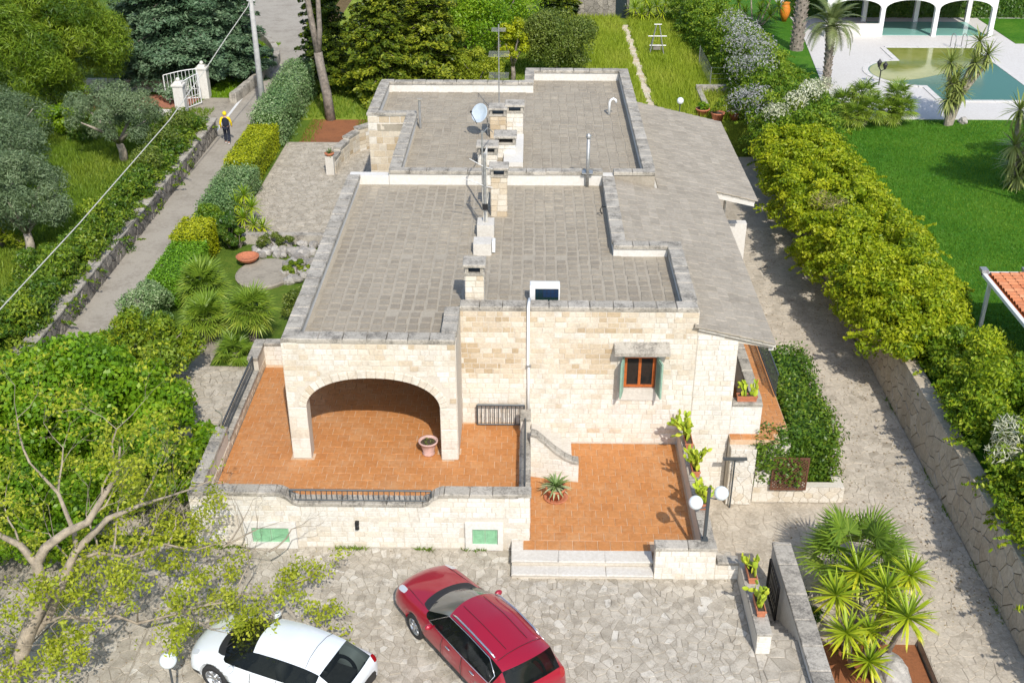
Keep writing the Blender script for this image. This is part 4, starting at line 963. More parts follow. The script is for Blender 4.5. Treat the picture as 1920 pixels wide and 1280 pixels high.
for q, c in voronoi(-12.4, -8.98, 24.3, 33.4, .26, 58, .014): P.poly(q, -.02, .05 + g.uniform(-.012, .012), .012, .3 + .5 * g.beta(2, 2))
P.build("paving_stone", M_PAVE, gp)
# spiky yuccas by the patio
def spiky(name, label, base, heads, n, L, W, mat, seed, group, cat="yucca", bend=.25, tr=.06, **kw):
    r_ = empty(name, base, label, cat, group); m = MB()
    for i, (x, y, z) in enumerate(heads): m.tube([(x * .3, y * .3, -.05), (x * .8, y * .8, z * .6), (x, y, z)], [tr * 1.2, tr, tr * .8], 6)
    m.build("trunk", M_BARKP, r_)
    for i, p in enumerate(heads): rosette_joined("rosette", mat, r_, p, n, L, W, bend, seed + i, **kw)
    return r_
GY = "spiky yuccas beside the grey patio"
spiky("spiky_yucca", "spiky yucca with several heads against the hedge by the patio", (-12.5, 45.7, 0), [(-.4, .3, 1.0), (.3, .2, .9), (0, -.3, .6), (-.1, .6, 1.3)], 46, .62, .07, L_YUCCA, 101, GY, hi=.15, lo=.6)
spiky("spiky_yucca", "smaller spiky yucca at the patio corner", (-11.9, 44.75, 0), [(0, 0, .55), (.35, .1, .4)], 42, .55, .065, L_YUCCA, 105, GY, hi=.2, lo=.7)
# patio, rockery, bowl
m = MB(); m.box(-12.9, -7.0, 44.3, 57.2, -.3, .055); patio = struct(m.build("patio", M_JOINT))
P = Pieces(); g = np.random.default_rng(59)
for q, c in voronoi(-12.88, -8.2, 44.35, 57.1, .22, 60, .012, jitter=.55): P.poly(q, .0, .075 + g.uniform(-.01, .01), .012, .05 + .6 * g.beta(1.5, 2.5))
P.build("paving_stone", M_PAVE, patio)
m = MB(); m.box(-12.9, -8.0, 43.95, 44.28, -.2, .42); pe = m.build("patio_edge_wall", M_COPING); tag(pe, "low grey stone wall at the patio edge above the rockery", "wall")
P = Pieces()
rk = empty("rockery", (-9.6, 42.6, 0), "heap of pale stones below the patio edge", "rockery"); g = np.random.default_rng(66)
def rock_mesh(mb, c, r, g, n=9, k=6):
    o = len(mb.v); mb.sphere(c, r, n, k, (g.uniform(.8, 1.2), g.uniform(.8, 1.2), g.uniform(.6, .9)))
    for i in range(o, len(mb.v)):
        p = Vector(mb.v[i]) - Vector(c); d = p.normalized(); q = 1 + .13 * math.sin(d.x * 4.1 + c[0] * 9) * math.sin(d.y * 3.3 + c[1] * 7) + .09 * math.sin(d.z * 5 + d.x * 4 + c[1] * 3)
        mb.v[i] = tuple(Vector(c) + p * q)
for i in range(210):
    x = g.uniform(-11.6, -7.7); y = g.uniform(40.2, 43.9)
    if x < -9.9 and y < 42.5: continue
    mb = MB(); mb.tint = .7 * g.beta(2, 2); rock_mesh(mb, (x + 9.6, y - 42.6, g.uniform(0, .15)), g.uniform(.13, .27), g); mb.build("stone", M_ROCK, rk)
m = MB(); m.lathe([(0, -.06), (1.15, -.06), (1.18, .06), (1.1, .10), (0, .10)], 28, (0, 0, 0), (1, 1.2)); d_ = m.build("round_slab", M_JOINT); d_.location = (-10.65, 40.9, .03); tag(d_, "round grey stone slab beneath the clay bowl", "slab")
m = MB(); m.lathe([(.12, 0), (.38, .10), (.46, .22), (.48, .27), (.43, .27), (.38, .17), (0, .13)], 22); b_ = m.build("clay_bowl", M_POTCLAY, None, True); b_.location = (-11.55, 41.85, .14); tag(b_, "wide low terracotta bowl on the round grey slab", "bowl")
# hose by the west railing
m = MB(); pts = []
for i in range(60):
    t_ = i / 59; pts.append((-10.1 + .9 * math.sin(t_ * 17) * .35 + .4 * t_, 30.2 - 2.6 * t_ + .35 * math.cos(t_ * 17), .09))
m.tube(pts, .018, 5); tag(m.build("garden_hose", plain("hose_rubber", (.30, .30, .24), .5), None, True), "pale coiled garden hose on the stones beside the terrace", "hose")
# rear curved wall by the villa corner
m = MB(); cw_ = [(-9.75, 52.5), (-9.62, 53.6), (-9.35, 54.8), (-8.95, 55.8), (-8.3, 56.5), (-7.5, 56.8), (-6.9, 56.85)]
root = empty("curved_wall", (-9, 55, 0), "curved tan stone wall with grey coping behind the villa", "wall")
for (a, b), nm in zip(zip(cw_[:-1], cw_[1:]), range(9)):
    q = MB(); d = Vector((b[0] - a[0], b[1] - a[1], 0)); n_ = Vector((-d.y, d.x, 0)).normalized() * .16; A = Vector((a[0] + 9, a[1] - 55, 0)); B = Vector((b[0] + 9, b[1] - 55, 0))
    zt = .75 + .16 * nm
    def quad(o0, o1, z0, z1):
        q.add([A - o0, B - o0, B + o1, A + o1], []); V = [A - o0, B - o0, B + o1, A + o1]
        q.v = q.v[:-4]; q.add([(p.x, p.y, z0) for p in V] + [(p.x, p.y, z1) for p in V], [(3, 2, 1, 0), (4, 5, 6, 7), (0, 1, 5, 4), (1, 2, 6, 5), (2, 3, 7, 6), (3, 0, 4, 7)])
    quad(n_, n_, 0, zt); q.build("wall_section", M_MORTAR, root)
    q = MB(); quad(n_ * 1.25, n_ * 1.25, zt + .002, zt + .10); q.tint = .3; q.build("coping_stone", M_COPING, root)
    PB = Pieces(); L_ = d.length; dd = d.normalized(); g = np.random.default_rng(nm)
    for r_ in range(int(zt / .2)):
        for k in range(max(1, int(L_ / .35))):
            nn = max(1, int(L_ / .35)); c = A + dd * (k + .5) * L_ / nn - n_ * 1.02; PB.slab((c.x, c.y, r_ * .2 + .1), tuple(dd * (L_ / nn - .014)), (0, 0, .186), tuple(-n_ * .25), .4 + g.normal(0, .15))
    PB.build("brick", M_BRICK, root)
m = MB(); m.box(-10.0, -9.6, 52.2, 52.55, 0, 1.0); vp_ = m.build("stone_pillar", M_GREYSLAB); tag(vp_, "white square pillar at the end of the curved wall", "pillar")
r_ = empty("potted_succulent", (-9.8, 52.38, 1.0), "green succulent in a brown bowl on the white pillar", "potted plant")
m = MB(); m.lathe([(.12, 0), (.22, .08), (.25, .16), (.2, .16), (0, .13)], 14); m.build("bowl", M_POTCLAY, r_, True); rosette_joined("rosette", L_AGAVE, r_, (0, 0, .14), 26, .3, .07, .1, 5, hi=.3, lo=.5)
m = MB(); m.box(-12.3, -6.95, 57.22, 61.2, -.2, .02); struct(m.build("pine_bed", M_SOIL))
g = np.random.default_rng(67); n = 6500; PP = np.column_stack([g.uniform(-12.3, -7, n), 57.3 + 3.9 * g.random(n) , np.full(n, .02)]); PP = PP[(np.abs(PP[:, 0] + 10.6) > .8 + .8 * g.random(n))]
blades("bed_grass", g, PP, .14, .04, L_ORCHG, .4 + .2 * g.random(len(PP)))
# pine trunk with two stems
r_ = empty("umbrella_pine", (-11.2, 61.2, 0), "tall pine with a bare forked grey trunk beside the lane", "tree")
m = MB(); m.tube([(0, 0, -.2), (-.12, 0, 1.5), (-.33, 0, 2.9), (-.42, .02, 3.8)], [.30, .26, .24, .23], 10); m.build("trunk", M_BARK, r_, True)
m = MB(); m.tube([(-.42, .02, 3.7), (-.62, .1, 5.2), (-.78, .1, 6.8), (-.9, .2, 8.4)], [.19, .17, .15, .12], 9); m.build("stem", M_BARK, r_, True)
m = MB(); m.tube([(-.40, .02, 3.7), (-.22, -.05, 5.0), (-.18, 0, 6.8), (-.1, .2, 8.3)], [.16, .14, .12, .10], 9); m.build("stem", M_BARK, r_, True)
f = Foliage(68); f.ellipsoid((-11.6, 61.8, 9.8), (3.2, 3.0, 1.5), 9000, .3, .05, k=40); f.build("crown", L_PINE, r_, off=(-11.2, 61.2, 0))
# dark conifers and trees behind the villa
GC = "conifers behind the villa"
conifer("conifer", "dark conifer with yellow-tipped tiers, standing between pine trunk and villa roof", "tree", (-8.9, 65.6, 0), 9.5, 2.9, 190, L_CONI, 111, per=150, L=.28, W=.13, group=GC)
conifer("conifer", "broad dark conifer with yellow-tipped tiers beside the bright green tree", "tree", (-6.1, 67.2, 0), 9.0, 3.3, 190, L_CONI, 112, per=150, L=.28, W=.13, group=GC, tint=.5)
conifer("conifer", "nearly black cypress-like conifer just behind the pine trunk", "tree", (-12.4, 67.4, 0), 9.0, 1.9, 170, L_CONI, 113, per=130, L=.24, W=.12, group=GC, tint=.22, pw=.5)
conifer("conifer", "dark conifer behind the yellow-tipped pair", "tree", (-8.5, 73, 0), 11, 3.0, 150, L_CONI, 114, per=120, L=.28, W=.13, group=GC, tint=.3)
round_tree("bright_tree", "bright yellow-green deciduous tree behind the villa", "tree", (-4.0, 71.5, 0), (-3.9, 71, 3.1), (2.7, 2.7, 2.6), 17000, .17, .10, L_BRIGHT, k=52, seed=121, t0=.68)
round_tree("bright_tree", "taller light green tree behind the golden-leaved one", "tree", (-2.2, 76.5, 0), (-2.2, 76.5, 2.8), (3.2, 2.6, 2.5), 14000, .18, .10, L_BRIGHT, k=48, seed=122, t0=.62)
round_tree("golden_tree", "small tree with golden yellow leaves behind the aerial mast", "tree", (-1.1, 69.0, 0), (-1.05, 69, 2.4), (1.0, 1.0, 1.7), 4200, .15, .08, L_TOPI, k=30, seed=123, t0=.5)
round_tree("olive_bush", "large dull olive-green rounded bush behind the aerial mast", "tree", (1.6, 70.2, 0), (1.6, 70.2, 2.1), (2.75, 2.3, 2.1), 24000, .15, .07, L_BUSH, k=80, seed=124, t0=.48)
round_tree("bright_tree", "pale lime shrub under the bright tree, just beyond the rear parapet", "tree", (-3.1, 66.5, 0), (-3.1, 66.4, 1.4), (1.6, 1.3, 1.4), 7000, .14, .07, L_SPRING, k=34, seed=125, t0=.42)
# ------------------------------------------------------------------ orchard side of the lane
def apron(name, poly, z, mat): m = MB(); m.prism(poly, -.3, z); return struct(m.build(name, mat))
apron("gate_apron", [(-21.3, 58.9), (-17.42, 58.6), (-17.42, 65.2), (-19.2, 65.3), (-20.2, 62.2), (-21.6, 61.4)], .02, M_JOINT)
apron("brick_drive", [(-27, 62.1), (-20.1, 62.0), (-19.6, 65.4), (-27, 66.4)], .03, plain("red_paving", (.36, .15, .09), .85, var=.2, scale=5, bump=.3))
m = MB(); m.box(-27, -20.6, 66.5, 66.8, 0, .75); m.box(-24, -20.3, 61.6, 61.9, 0, .35); o = m.build("gate_wall", M_PLASTER); tag(o, "low white wall beside the open driveway gate", "wall")
for (x, y), lb in (((-19.35, 65.4), "white gate pillar with ball-topped cap, on the far side of the gate"), ((-19.76, 61.84), "white gate pillar with stepped cap, nearest the lane wall")):
    r_ = empty("gate_pillar", (x, y, 0), lb, "pillar", "white gate pillars")
    m = MB(); m.box(-.28, .28, -.28, .28, 0, 1.75, .02); m.build("shaft", M_PLASTER, r_)
    m = MB(); m.box(-.34, .34, -.34, .34, 1.752, 1.86, .02); m.box(-.22, .22, -.22, .22, 1.862, 2.0, .05); m.sphere((0, 0, 2.08), .12, 10, 6); m.build("cap", M_PLASTER, r_)
def bar_gate(name, label, p, ang, w_, z0, z1, n, mat, arch=.25, group=None):
    r_ = empty(name, p, label, "gate", group, ang); m = MB()
    top = [(w_ * i / 8, 0, z1 - arch + arch * math.sin(PI / 2 * i / 8)) for i in range(9)]
    m.tube(top, .03, 5); m.tube([(0, 0, z0), (w_, 0, z0)], .03, 5); m.tube([(0, 0, z0), (0, 0, z1 - arch)], .035, 5); m.tube([(w_, 0, z0), (w_, 0, z1)], .035, 5)
    m.tube([(0, 0, z0 + .32 * (z1 - z0)), (w_, 0, z0 + .32 * (z1 - z0))], .02, 4); m.build("frame", mat, r_)
    for i in range(1, n):
        x = w_ * i / n; b = MB(); b.tube([(x, 0, z0), (x, 0, z1 - arch + arch * math.sin(PI / 2 * i / n))], .016, 4); b.build("bar", mat, r_)
    return r_
bar_gate("iron_gate", "white barred gate leaf standing open, hinged on the far pillar", (-21.4, 64.4, 0), R(15), 1.9, .15, 1.85, 9, M_WHITE, group="white driveway gate leaves")
bar_gate("iron_gate", "second white barred gate leaf, behind the nearer pillar", (-20.0, 62.4, 0), R(62), 1.7, .15, 1.85, 8, M_WHITE, group="white driveway gate leaves")
# curved kerb wall at the bend
r_ = empty("bend_wall", (-17, 70, 0), "low pale stone wall curving round the lane bend", "wall"); P = Pieces(); cv = []
for i in range(27):
    t_ = i / 26; cv.append((-17.45 + .95 * math.sin(PI * min(1, t_ * 1.5) * .5) * (1 - t_ * .2) - 2.7 * max(0, t_ - .55) ** 1.5 * 3, 64.3 + 15.5 * t_))
m = MB(); g = np.random.default_rng(77)
for a, b in zip(cv[:-1], cv[1:]):
    A = np.array(a) - (-17, 70); B = np.array(b) - (-17, 70); d = B - A; n_ = np.array([-d[1], d[0]]) / np.hypot(*d)
    P.slab((*(A + B) / 2, .3), (*(d * .97), 0), (*(n_ * .42), 0), (0, 0, .62), .6 + g.normal(0, .15))
P.build("stone", M_COPING, r_)
# trees of the orchard
conifer("blue_cedar", "wide blue-green cedar with tiered branches behind the white gate", "tree", (-21.6, 69.2, 0), 10.5, 5.6, 300, L_CEDAR, 131, z0=.8, per=300, L=.30, W=.11, droop=.12, tr=.3, pw=.55, group="blue-green cedars")
conifer("blue_cedar", "blue-green cedar beside the concrete pole at the lane bend", "tree", (-18.6, 69.4, 0), 8.5, 2.6, 160, L_CEDAR, 132, z0=.7, per=200, L=.28, W=.10, droop=.12, tr=.2, pw=.6, group="blue-green cedars")
conifer("blue_cedar", "far blue-green cedar, darker, behind the wide one", "tree", (-24.5, 77, 0), 11, 5.0, 190, L_CEDAR, 133, z0=.8, per=200, L=.32, W=.12, droop=.12, tr=.3, pw=.6, tint=.3, group="blue-green cedars")
round_tree("aleppo_pine", "huge feathery yellow-green pine filling the corner above the olive tree", "tree", (-27.0, 61.5, 0), (-27.2, 61.4, 4.1), (5.2, 4.6, 3.9), 62000, .34, .045, L_PINE, k=170, seed=134, trunk_r=.3, rc=.2, zmin=-.75, ct=.2, t0=.55, flat=.9)
round_tree("aleppo_pine", "feathery pine behind the huge one, at the top of the orchard", "tree", (-31, 70, 0), (-31, 70, 5), (5, 4, 4), 26000, .34, .05, L_PINE, k=80, seed=135, trunk_r=.3, t0=.45, flat=.9)
round_tree("olive_tree", "grey-green olive tree with a pale leaning trunk", "tree", (-20.7, 54.3, 0), (-20.7, 53.8, 2.5), (2.5, 2.2, 1.8), 17000, .17, .04, L_OLIVE, k=44, seed=136, bark=M_BARKP, trunk_r=.2, rc=.26, t0=.5)
round_tree("olive_tree", "biggest blue-grey olive tree, close behind the laurel hedge", "tree", (-20.9, 42.6, 0), (-20.8, 42.8, 2.4), (1.9, 1.9, 2.3), 18000, .17, .04, L_OLIVE, k=46, seed=137, bark=M_BARKP, trunk_r=.18, rc=.26, t0=.42, zmin=-.8)
round_tree("olive_tree", "shaggy dark olive tree below the huge pine", "tree", (-26.4, 54.2, 0), (-26.4, 54.2, 2.0), (2.2, 2.0, 1.9), 15000, .14, .04, L_OLIVE, k=50, seed=138, bark=M_BARKP, t0=.25)
bush("shrub", "bright lime-green shrub at the foot of the huge pine", (-25.4, 58.4, .9), (1.2, 1.1, 1.0), 5000, .15, .09, L_BRIGHT, 139, 24, t0=.62)
bush("shrub", "dark low shrub behind the olive trees", (-23.7, 57.4, .7), (1.3, 1.0, .9), 4200, .14, .06, L_DARK, 140, 24)
conifer("young_pine", "pale feathery young pine at the far side of the orchard path", "tree", (-22.6, 43.6, 0), 4.2, 1.5, 70, L_SPRING, 141, z0=.6, per=90, L=.22, W=.05, tint=.3)
conifer("young_pine", "second pale feathery young pine, nearer than the first", "tree", (-20.9, 36.3, 0), 3.4, 1.5, 70, L_SPRING, 142, z0=.4, per=90, L=.22, W=.05, tint=.3)
g = np.random.default_rng(150); n = 70000
PP = np.column_stack([g.uniform(-30, -18.2, n), 30 + 33 * g.random(n), np.zeros(n)])
blades("orchard_grass", g, PP, .22, .06, L_ORCHG, .45 + .16 * np.sin(PP[:, 0] * .8) * np.sin(PP[:, 1] * .5) + .16 * g.random(n))
n = 9000; PP = np.column_stack([g.uniform(-19.4, -16.9, n), 65.4 + 13 * g.random(n), np.zeros(n)]); PP = PP[PP[:, 0] < -17.4]
blades("verge_grass", g, PP, .18, .06, L_BRIGHT, .55 + .2 * g.random(len(PP)))
round_tree("olive_tree", "loose silvery olive tree between the blue-grey one and the huge pine", "tree", (-24.2, 49.0, 0), (-24.2, 49.0, 2.2), (2.1, 2.2, 1.9), 13000, .17, .045, L_OLIVE, k=40, seed=143, bark=M_BARKP, t0=.4)
bush("shrub", "low mid-green bush under the blue-grey olive tree", (-19.6, 40.4, .6), (1.0, 1.3, .8), 4200, .15, .06, L_LAUR, 144, 22)
bush("shrub", "low leafy bush behind the laurel hedge near the white gate pillar", (-20.6, 58.2, .6), (1.0, .9, .8), 3800, .15, .07, L_LAUR, 145, 22)
# concrete pole and its cable
r_ = empty("utility_pole", (-14.72, 60.2, 0), "tall tapering grey concrete utility pole beside the lane", "utility pole")
m = MB(); m.tube([(0, 0, 0), (-.02, 0, 4), (-.04, 0, 8.6)], [.19, .15, .10], 10); m.build("shaft", plain("pole_concrete", (.40, .39, .37), .9, var=.15), r_, True)
m = MB(); m.tube([(-.25, 0, 6.75), (.2, 0, 6.75)], .03, 5); m.build("bracket", M_GALV, r_)
m = MB(); m.tube([(-14.8, 60.1, 6.75), (-14.74, 59.42, 6.64), (-15.03, 55.63, 5.96), (-15.29, 52.19, 5.29), (-15.68, 47.17, 4.43), (-16.41, 37.73, 3.56), (-16.88, 31.61, 3.14), (-17.4, 25, 3.2), (-18.4, 12, 4.2)], .022, 5)
tag(m.build("overhead_cable", plain("cable_sheath", (.50, .48, .42), .6)), "pale overhead cable sagging from the concrete pole along the hedge", "cable")
# lane markings and the far gate
m = MB(); m.box(-17.25, -17.1, 57.5, 66, .0, .014); struct(m.build("lane_edge_line", M_WHITE))
r_ = empty("far_gateway", (-20.5, 95, 0), "pale far gateway with stone pillars at the lane's end", "gate"); m = MB(); m.box(-1.6, -.9, 0, .7, 0, 2.4); m.box(.9, 1.6, 0, .7, 0, 2.4); m.build("pillar", M_PLASTER, r_); m = MB()
for i in range(14): m.tube([(-.85 + i * .13, .3, .1), (-.85 + i * .13, .3, 2)], .02, 4)
m.tube([(-.9, .3, 2), (.9, .3, 2)], .03, 4); m.build("bar_panel", M_WHITE, r_)

# ------------------------------------------------------------------ meadow behind the villa
g = np.random.default_rng(160); n = 60000
PP = np.column_stack([g.uniform(2.0, 12.6, n), 61.4 + 26 * g.random(n), np.zeros(n)]); PP = PP[(np.abs(PP[:, 0] - 7.0) > .30 + .12 * np.sin(PP[:, 1] * 2))]
n = len(PP); blades("meadow_grass", g, PP, .42, .055, L_GRASSY, .42 + .14 * np.sin(PP[:, 0] * 1.3) * np.sin(PP[:, 1] * .7) + .22 * g.random(n))
n = 26000; PP = np.column_stack([g.uniform(-13.5, 3, n), 61.4 + 22 * g.random(n), np.zeros(n)]); blades("garden_grass", g, PP, .25, .06, L_ORCHG, .4 + .25 * g.random(n))
sp = empty("stepping_path", (7, 73, 0), "narrow path of flat stones through the tall meadow grass", "path")
for i in range(58):
    y = 62 + i * .385; mb = MB(); mb.tint = g.beta(2, 2) * .4 + .15; x = .05 * math.sin(i) - (y - 62) * .008 + .1; h_ = g.uniform(.17, .30)
    mb.prism([(x - h_, y - 73 - .15), (x + h_ * .9, y - 73 - .16), (x + h_, y - 73 + .12), (x - h_ * .8, y - 73 + .16)], -.02, .05, .01); mb.build("flat_stone", M_BRICK, sp)
m = MB(); m.box(4.7, 10.4, 60.55, 61.2, -.3, .05); struct(m.build("terrace_edge", M_MORTAR))
# stone hut
r_ = empty("stone_hut", (5.5, 86.5, 0), "old grey stone hut with a dark door at the end of the grass path", "hut")
m = MB(); m.box(-1.95, 1.95, 0, 2.6, 0, 3.3); m.build("wall", M_RUBBLE, r_)
P = Pieces(); g = np.random.default_rng(5)
for q, c in voronoi(-1.95, 1.95, 0, 3.2, .3, 5, .012, aspect=1.4, inside=lambda x, z: not (.82 < x < 1.82 and z < 2.1)): P.poly(q, 0, .05, .012, .62 + g.normal(0, .15), lambda x, z, d: (x, .01 - d, z))
P.build("rubble_stone", M_RUBBLE, r_)
m = MB(); m.box(.92, 1.75, -.06, .02, .03, 2.05); d_ = m.build("door", plain("dark_teal_door", (.012, .022, .028), .4), r_); m = MB(); m.box(1.62, 1.66, -.10, -.062, .95, 1.1); m.build("handle", M_GALV, d_)
spiky("spiky_yucca", "bushy yellow-tipped yucca beside the stone hut door", (8.3, 85.8, 0), [(-.5, 0, .9), (.3, .3, 1.5), (.6, -.2, .8), (0, -.4, .6)], 50, .95, .09, L_YUCCA, 161, None, hi=.2, lo=.55)
spiky("spiky_yucca", "green yucca with drooping yellow leaves beyond the bushy hut yucca", (9.7, 85.6, 0), [(-.3, 0, 1.1), (.4, .2, 1.3), (.1, -.3, .7)], 46, .95, .09, L_YUCCA, 165, None, hi=.15, lo=.6)
conifer("dark_fir", "dark evergreen close beside the stone hut", "tree", (2.2, 86.5, 0), 7, 1.9, 110, L_CONI, 166, per=90, tint=.25)
round_tree("garden_tree", "leafy green tree left of the stone hut", "tree", (-1.2, 85, 0), (-1.2, 85, 3.2), (3.2, 2.6, 2.8), 13000, .2, .11, L_MIX, k=44, seed=167)
# folding metal trestle in the meadow
r_ = empty("metal_trestle", (8.45, 75.4, 0), "rusty grey metal frame standing in the meadow grass", "trestle")
for nm, segs in (("leg", [((-.5, -.3, 0), (-.1, 0, 2.1)), ((.5, -.3, 0), (.1, 0, 2.1)), ((-.5, .4, 0), (-.1, 0, 2.1)), ((.5, .4, 0), (.1, 0, 2.1))]), ("crossbar", [((-.62, -.1, 1.35), (.62, -.1, 1.35)), ((-.5, -.15, .75), (.6, -.15, .75)), ((-.25, 0, 2.1), (.25, 0, 2.1))])):
    for a, b in segs: m = MB(); m.tube([a, b], .035, 5); m.build(nm, M_GALV, r_)
m = MB(); m.box(-.25, .25, -.12, .1, .45, .75); m.build("bucket", M_RUBBLE, r_)
# wire pen and low wall by the hedge
r_ = empty("wire_pen", (11.5, 70, 0), "small wire mesh pen against the blossoming hedge", "fence")
for x, y in ((-.5, 3), (.9, 3), (-.5, -2.2), (.9, -2.2)): m = MB(); m.tube([(x, y, 0), (x, y, 1.3)], .03, 5); m.build("post", M_GALV, r_)
m = MB()
for i in range(24): t_ = i / 23; m.tube([(-.5, 3 - 5.2 * t_, .05), (-.5, 3 - 5.2 * t_, 1.28)], .007, 3)
for z in (.3, .6, .9, 1.28): m.tube([(-.5, 3, z), (-.5, -2.2, z)], .008, 3); m.tube([(-.5, -2.2, z), (.9, -2.2, z)], .008, 3)
m.build("wire_mesh", M_GALV, r_)
m = MB(); m.box(10.0, 12.4, 66.6, 66.9, 0, .5); m.box(10.0, 10.3, 62.9, 66.6, 0, .35); o = m.build("low_wall", M_COPING); tag(o, "low crumbling wall below the wire pen", "wall")
def pot(name, label, p, r, h, mat, plant, seed, group=None, rim=.03):
    r_ = empty(name, p, label, "potted plant", group); m = MB(); m.lathe([(r * .68, 0), (r * .95, h * .88), (r + rim, h * .88), (r + rim, h), (r * .86, h), (r * .82, h * .86), (0, h * .86)], 18); m.build("pot", mat, r_, True)
    m = MB(); m.lathe([(r * .83, h * .88), (0, h * .9)], 12); m.build("soil", M_POTSOIL, r_); plant(r_, h, seed); return r_
def leafy_plant(rad, z, n, L, W, mat): 
    def f(r_, h, seed):
        fo = Foliage(seed); fo.ellipsoid((0, 0, h + z), (rad, rad, rad * 1.1), n, L, W, k=10, rc=.4); fo.build("foliage", mat, r_); m = MB(); m.tube([(0, 0, h * .8), (0, 0, h + z)], .02, 4); m.build("stem", M_BARK, r_)
    return f
pot("potted_plant", "orange-brown tub with a bright green succulent at the driveway's head", (9.75, 61.9, 0), .38, .55, M_POTCLAY, leafy_plant(.3, .1, 500, .16, .07, L_BRIGHT), 171, "clay tubs at the head of the driveway")
pot("potted_plant", "orange-brown tub with a twiggy rosette plant beside it", (10.5, 61.2, 0), .38, .55, M_POTCLAY, leafy_plant(.42, .35, 420, .2, .05, L_LEMON), 172, "clay tubs at the head of the driveway")
pot("potted_plant", "darker red tub with small leafy plant under the blossoming hedge", (11.5, 61.6, 0), .34, .5, M_POTCLAY, leafy_plant(.34, .2, 420, .15, .07, L_DARK), 173, "clay tubs at the head of the driveway")
def globe_lamp(name, label, p, h, r, group="globe garden lamps"):
    r_ = empty(name, p, label, "lamp", group); m = MB(); m.tube([(0, 0, 0), (0, 0, h - r * .8)], .028, 8); m.lathe([(.09, 0), (.09, .02), (.03, .04)], 10); m.build("post", M_IRON, r_)
    m = MB(); m.sphere((0, 0, h), r, 20, 12); m.build("globe", M_GLOBE, r_, True); m = MB(); m.lathe([(r * .45, h - r * .98), (r * .5, h - r * .85), (.03, h - r * .8)], 10); m.build("collar", M_IRON, r_); return r_
globe_lamp("globe_lamp", "white globe lamp on a thin post behind the sloping roof", (8.33, 61.0, 0), 1.25, .19)
bush("shrub", "low yellow-green shrub at the villa corner by the stepping path", (6.0, 61.8, .4), (.45, .6, .5), 1300, .12, .05, L_LEMON, 174, 10)
bush("shrub", "green shrub glimpsed under the notched eave by the porch", (8.1, 42.9, .2), (.7, .6, .9), 3600, .12, .06, L_MIX, 175, 18)

# ------------------------------------------------------------------ the neighbours' pool garden
M_DECK = stone("pale_pool_paving", [(0, (.53, .505, .465)), (1, (.60, .575, .535))], (.50, .47, .44), .3, .6, 12, .15, rough=.7)
t = NT("pool_water"); sep = t.n("ShaderNodeSeparateXYZ"); t.link(t.pos, sep.inputs[0])
k_ = t.bsdf((.045, .145, .10), .12, normal=t.bump(t.noise(1.6, 3, .6), .12, .03), spec=.08); M_WATER = t.m
t = NT("shallow_pool_water"); k_ = t.bsdf(t.ramp(t.noise(.35, 4, .6), [(.4, (.17, .20, .03)), (.62, (.27, .28, .075))]), .08, normal=t.bump(t.noise(1.8, 3, .6), .12, .03), spec=.25); M_SHALLOW = t.m
t = NT("turquoise_water"); t.bsdf((.20, .42, .36), .06, normal=t.bump(t.noise(2, 3), .05, .03)); M_TURQ = t.m
def arcpts(cx, cy, rx, ry, a0, a1, n): return [(cx + rx * math.cos(R(a0 + (a1 - a0) * i / n)), cy + ry * math.sin(R(a0 + (a1 - a0) * i / n))) for i in range(n + 1)]
poolp = [(24.4, 65.4), (30.4, 65.4), (30.4, 77.7), (24.4, 77.7), (24.4, 74.3)] + arcpts(24.4, 71.35, 2.75, 2.95, 90, 270, 16)[1:-1] + [(24.4, 68.4)]
deckp = [(18.9, 61.8), (42, 61.8), (42, 100), (19.7, 100), (19.7, 83), (18.2, 70), (18.0, 66)]
m = MB(); m.prism(deckp, -.3, .03); deck = struct(m.build("pool_deck", M_DECK))
m = MB(); m.prism(poolp, -.2, .05); pw_ = struct(m.build("pool_water", M_WATER))
m = MB(); m.prism([(24.45, 71.2), (24.45, 74.25)] + arcpts(24.45, 71.35, 2.7, 2.9, 90, 225, 12)[1:] + [(24.45, 70.0), (26.5, 71.3), (28.2, 72.6), (30.35, 73.6), (30.35, 77.65), (24.45, 77.65), (24.45, 71.3)], .0, .054); struct(m.build("shallow_water", M_SHALLOW))
P = Pieces(); loop = poolp + [poolp[0]]
for a, b in zip(loop[:-1], loop[1:]):
    d = np.array(b) - a; L_ = np.hypot(*d); nn = max(1, round(L_ / .8))
    for i in range(nn): c = np.array(a) + d * (i + .5) / nn; n_ = np.array([d[1], -d[0]]) / L_; P.slab((*(c + n_ * .17), .055), (*(d / nn * .99), 0), (*(-n_ * .36), 0), (0, 0, .05), .8)
P.build("pool_edge_stone", M_DECK, pw_)
r_ = empty("pool_ladder", (29.0, 77.7, 0), "pair of chrome hoop handrails at the far pool edge", "pool ladder")
for x in (0, .75):
    m = MB(); m.tube([(x, .5, 0), (x, .5, .7)] + [(x, .5 - .45 * (1 - math.cos(PI * i / 8)), .7 + .28 * math.sin(PI * i / 8)) for i in range(1, 8)] + [(x, -.4, .7), (x, -.4, 0)], .03, 6); m.build("handrail", M_GALV, r_, True)
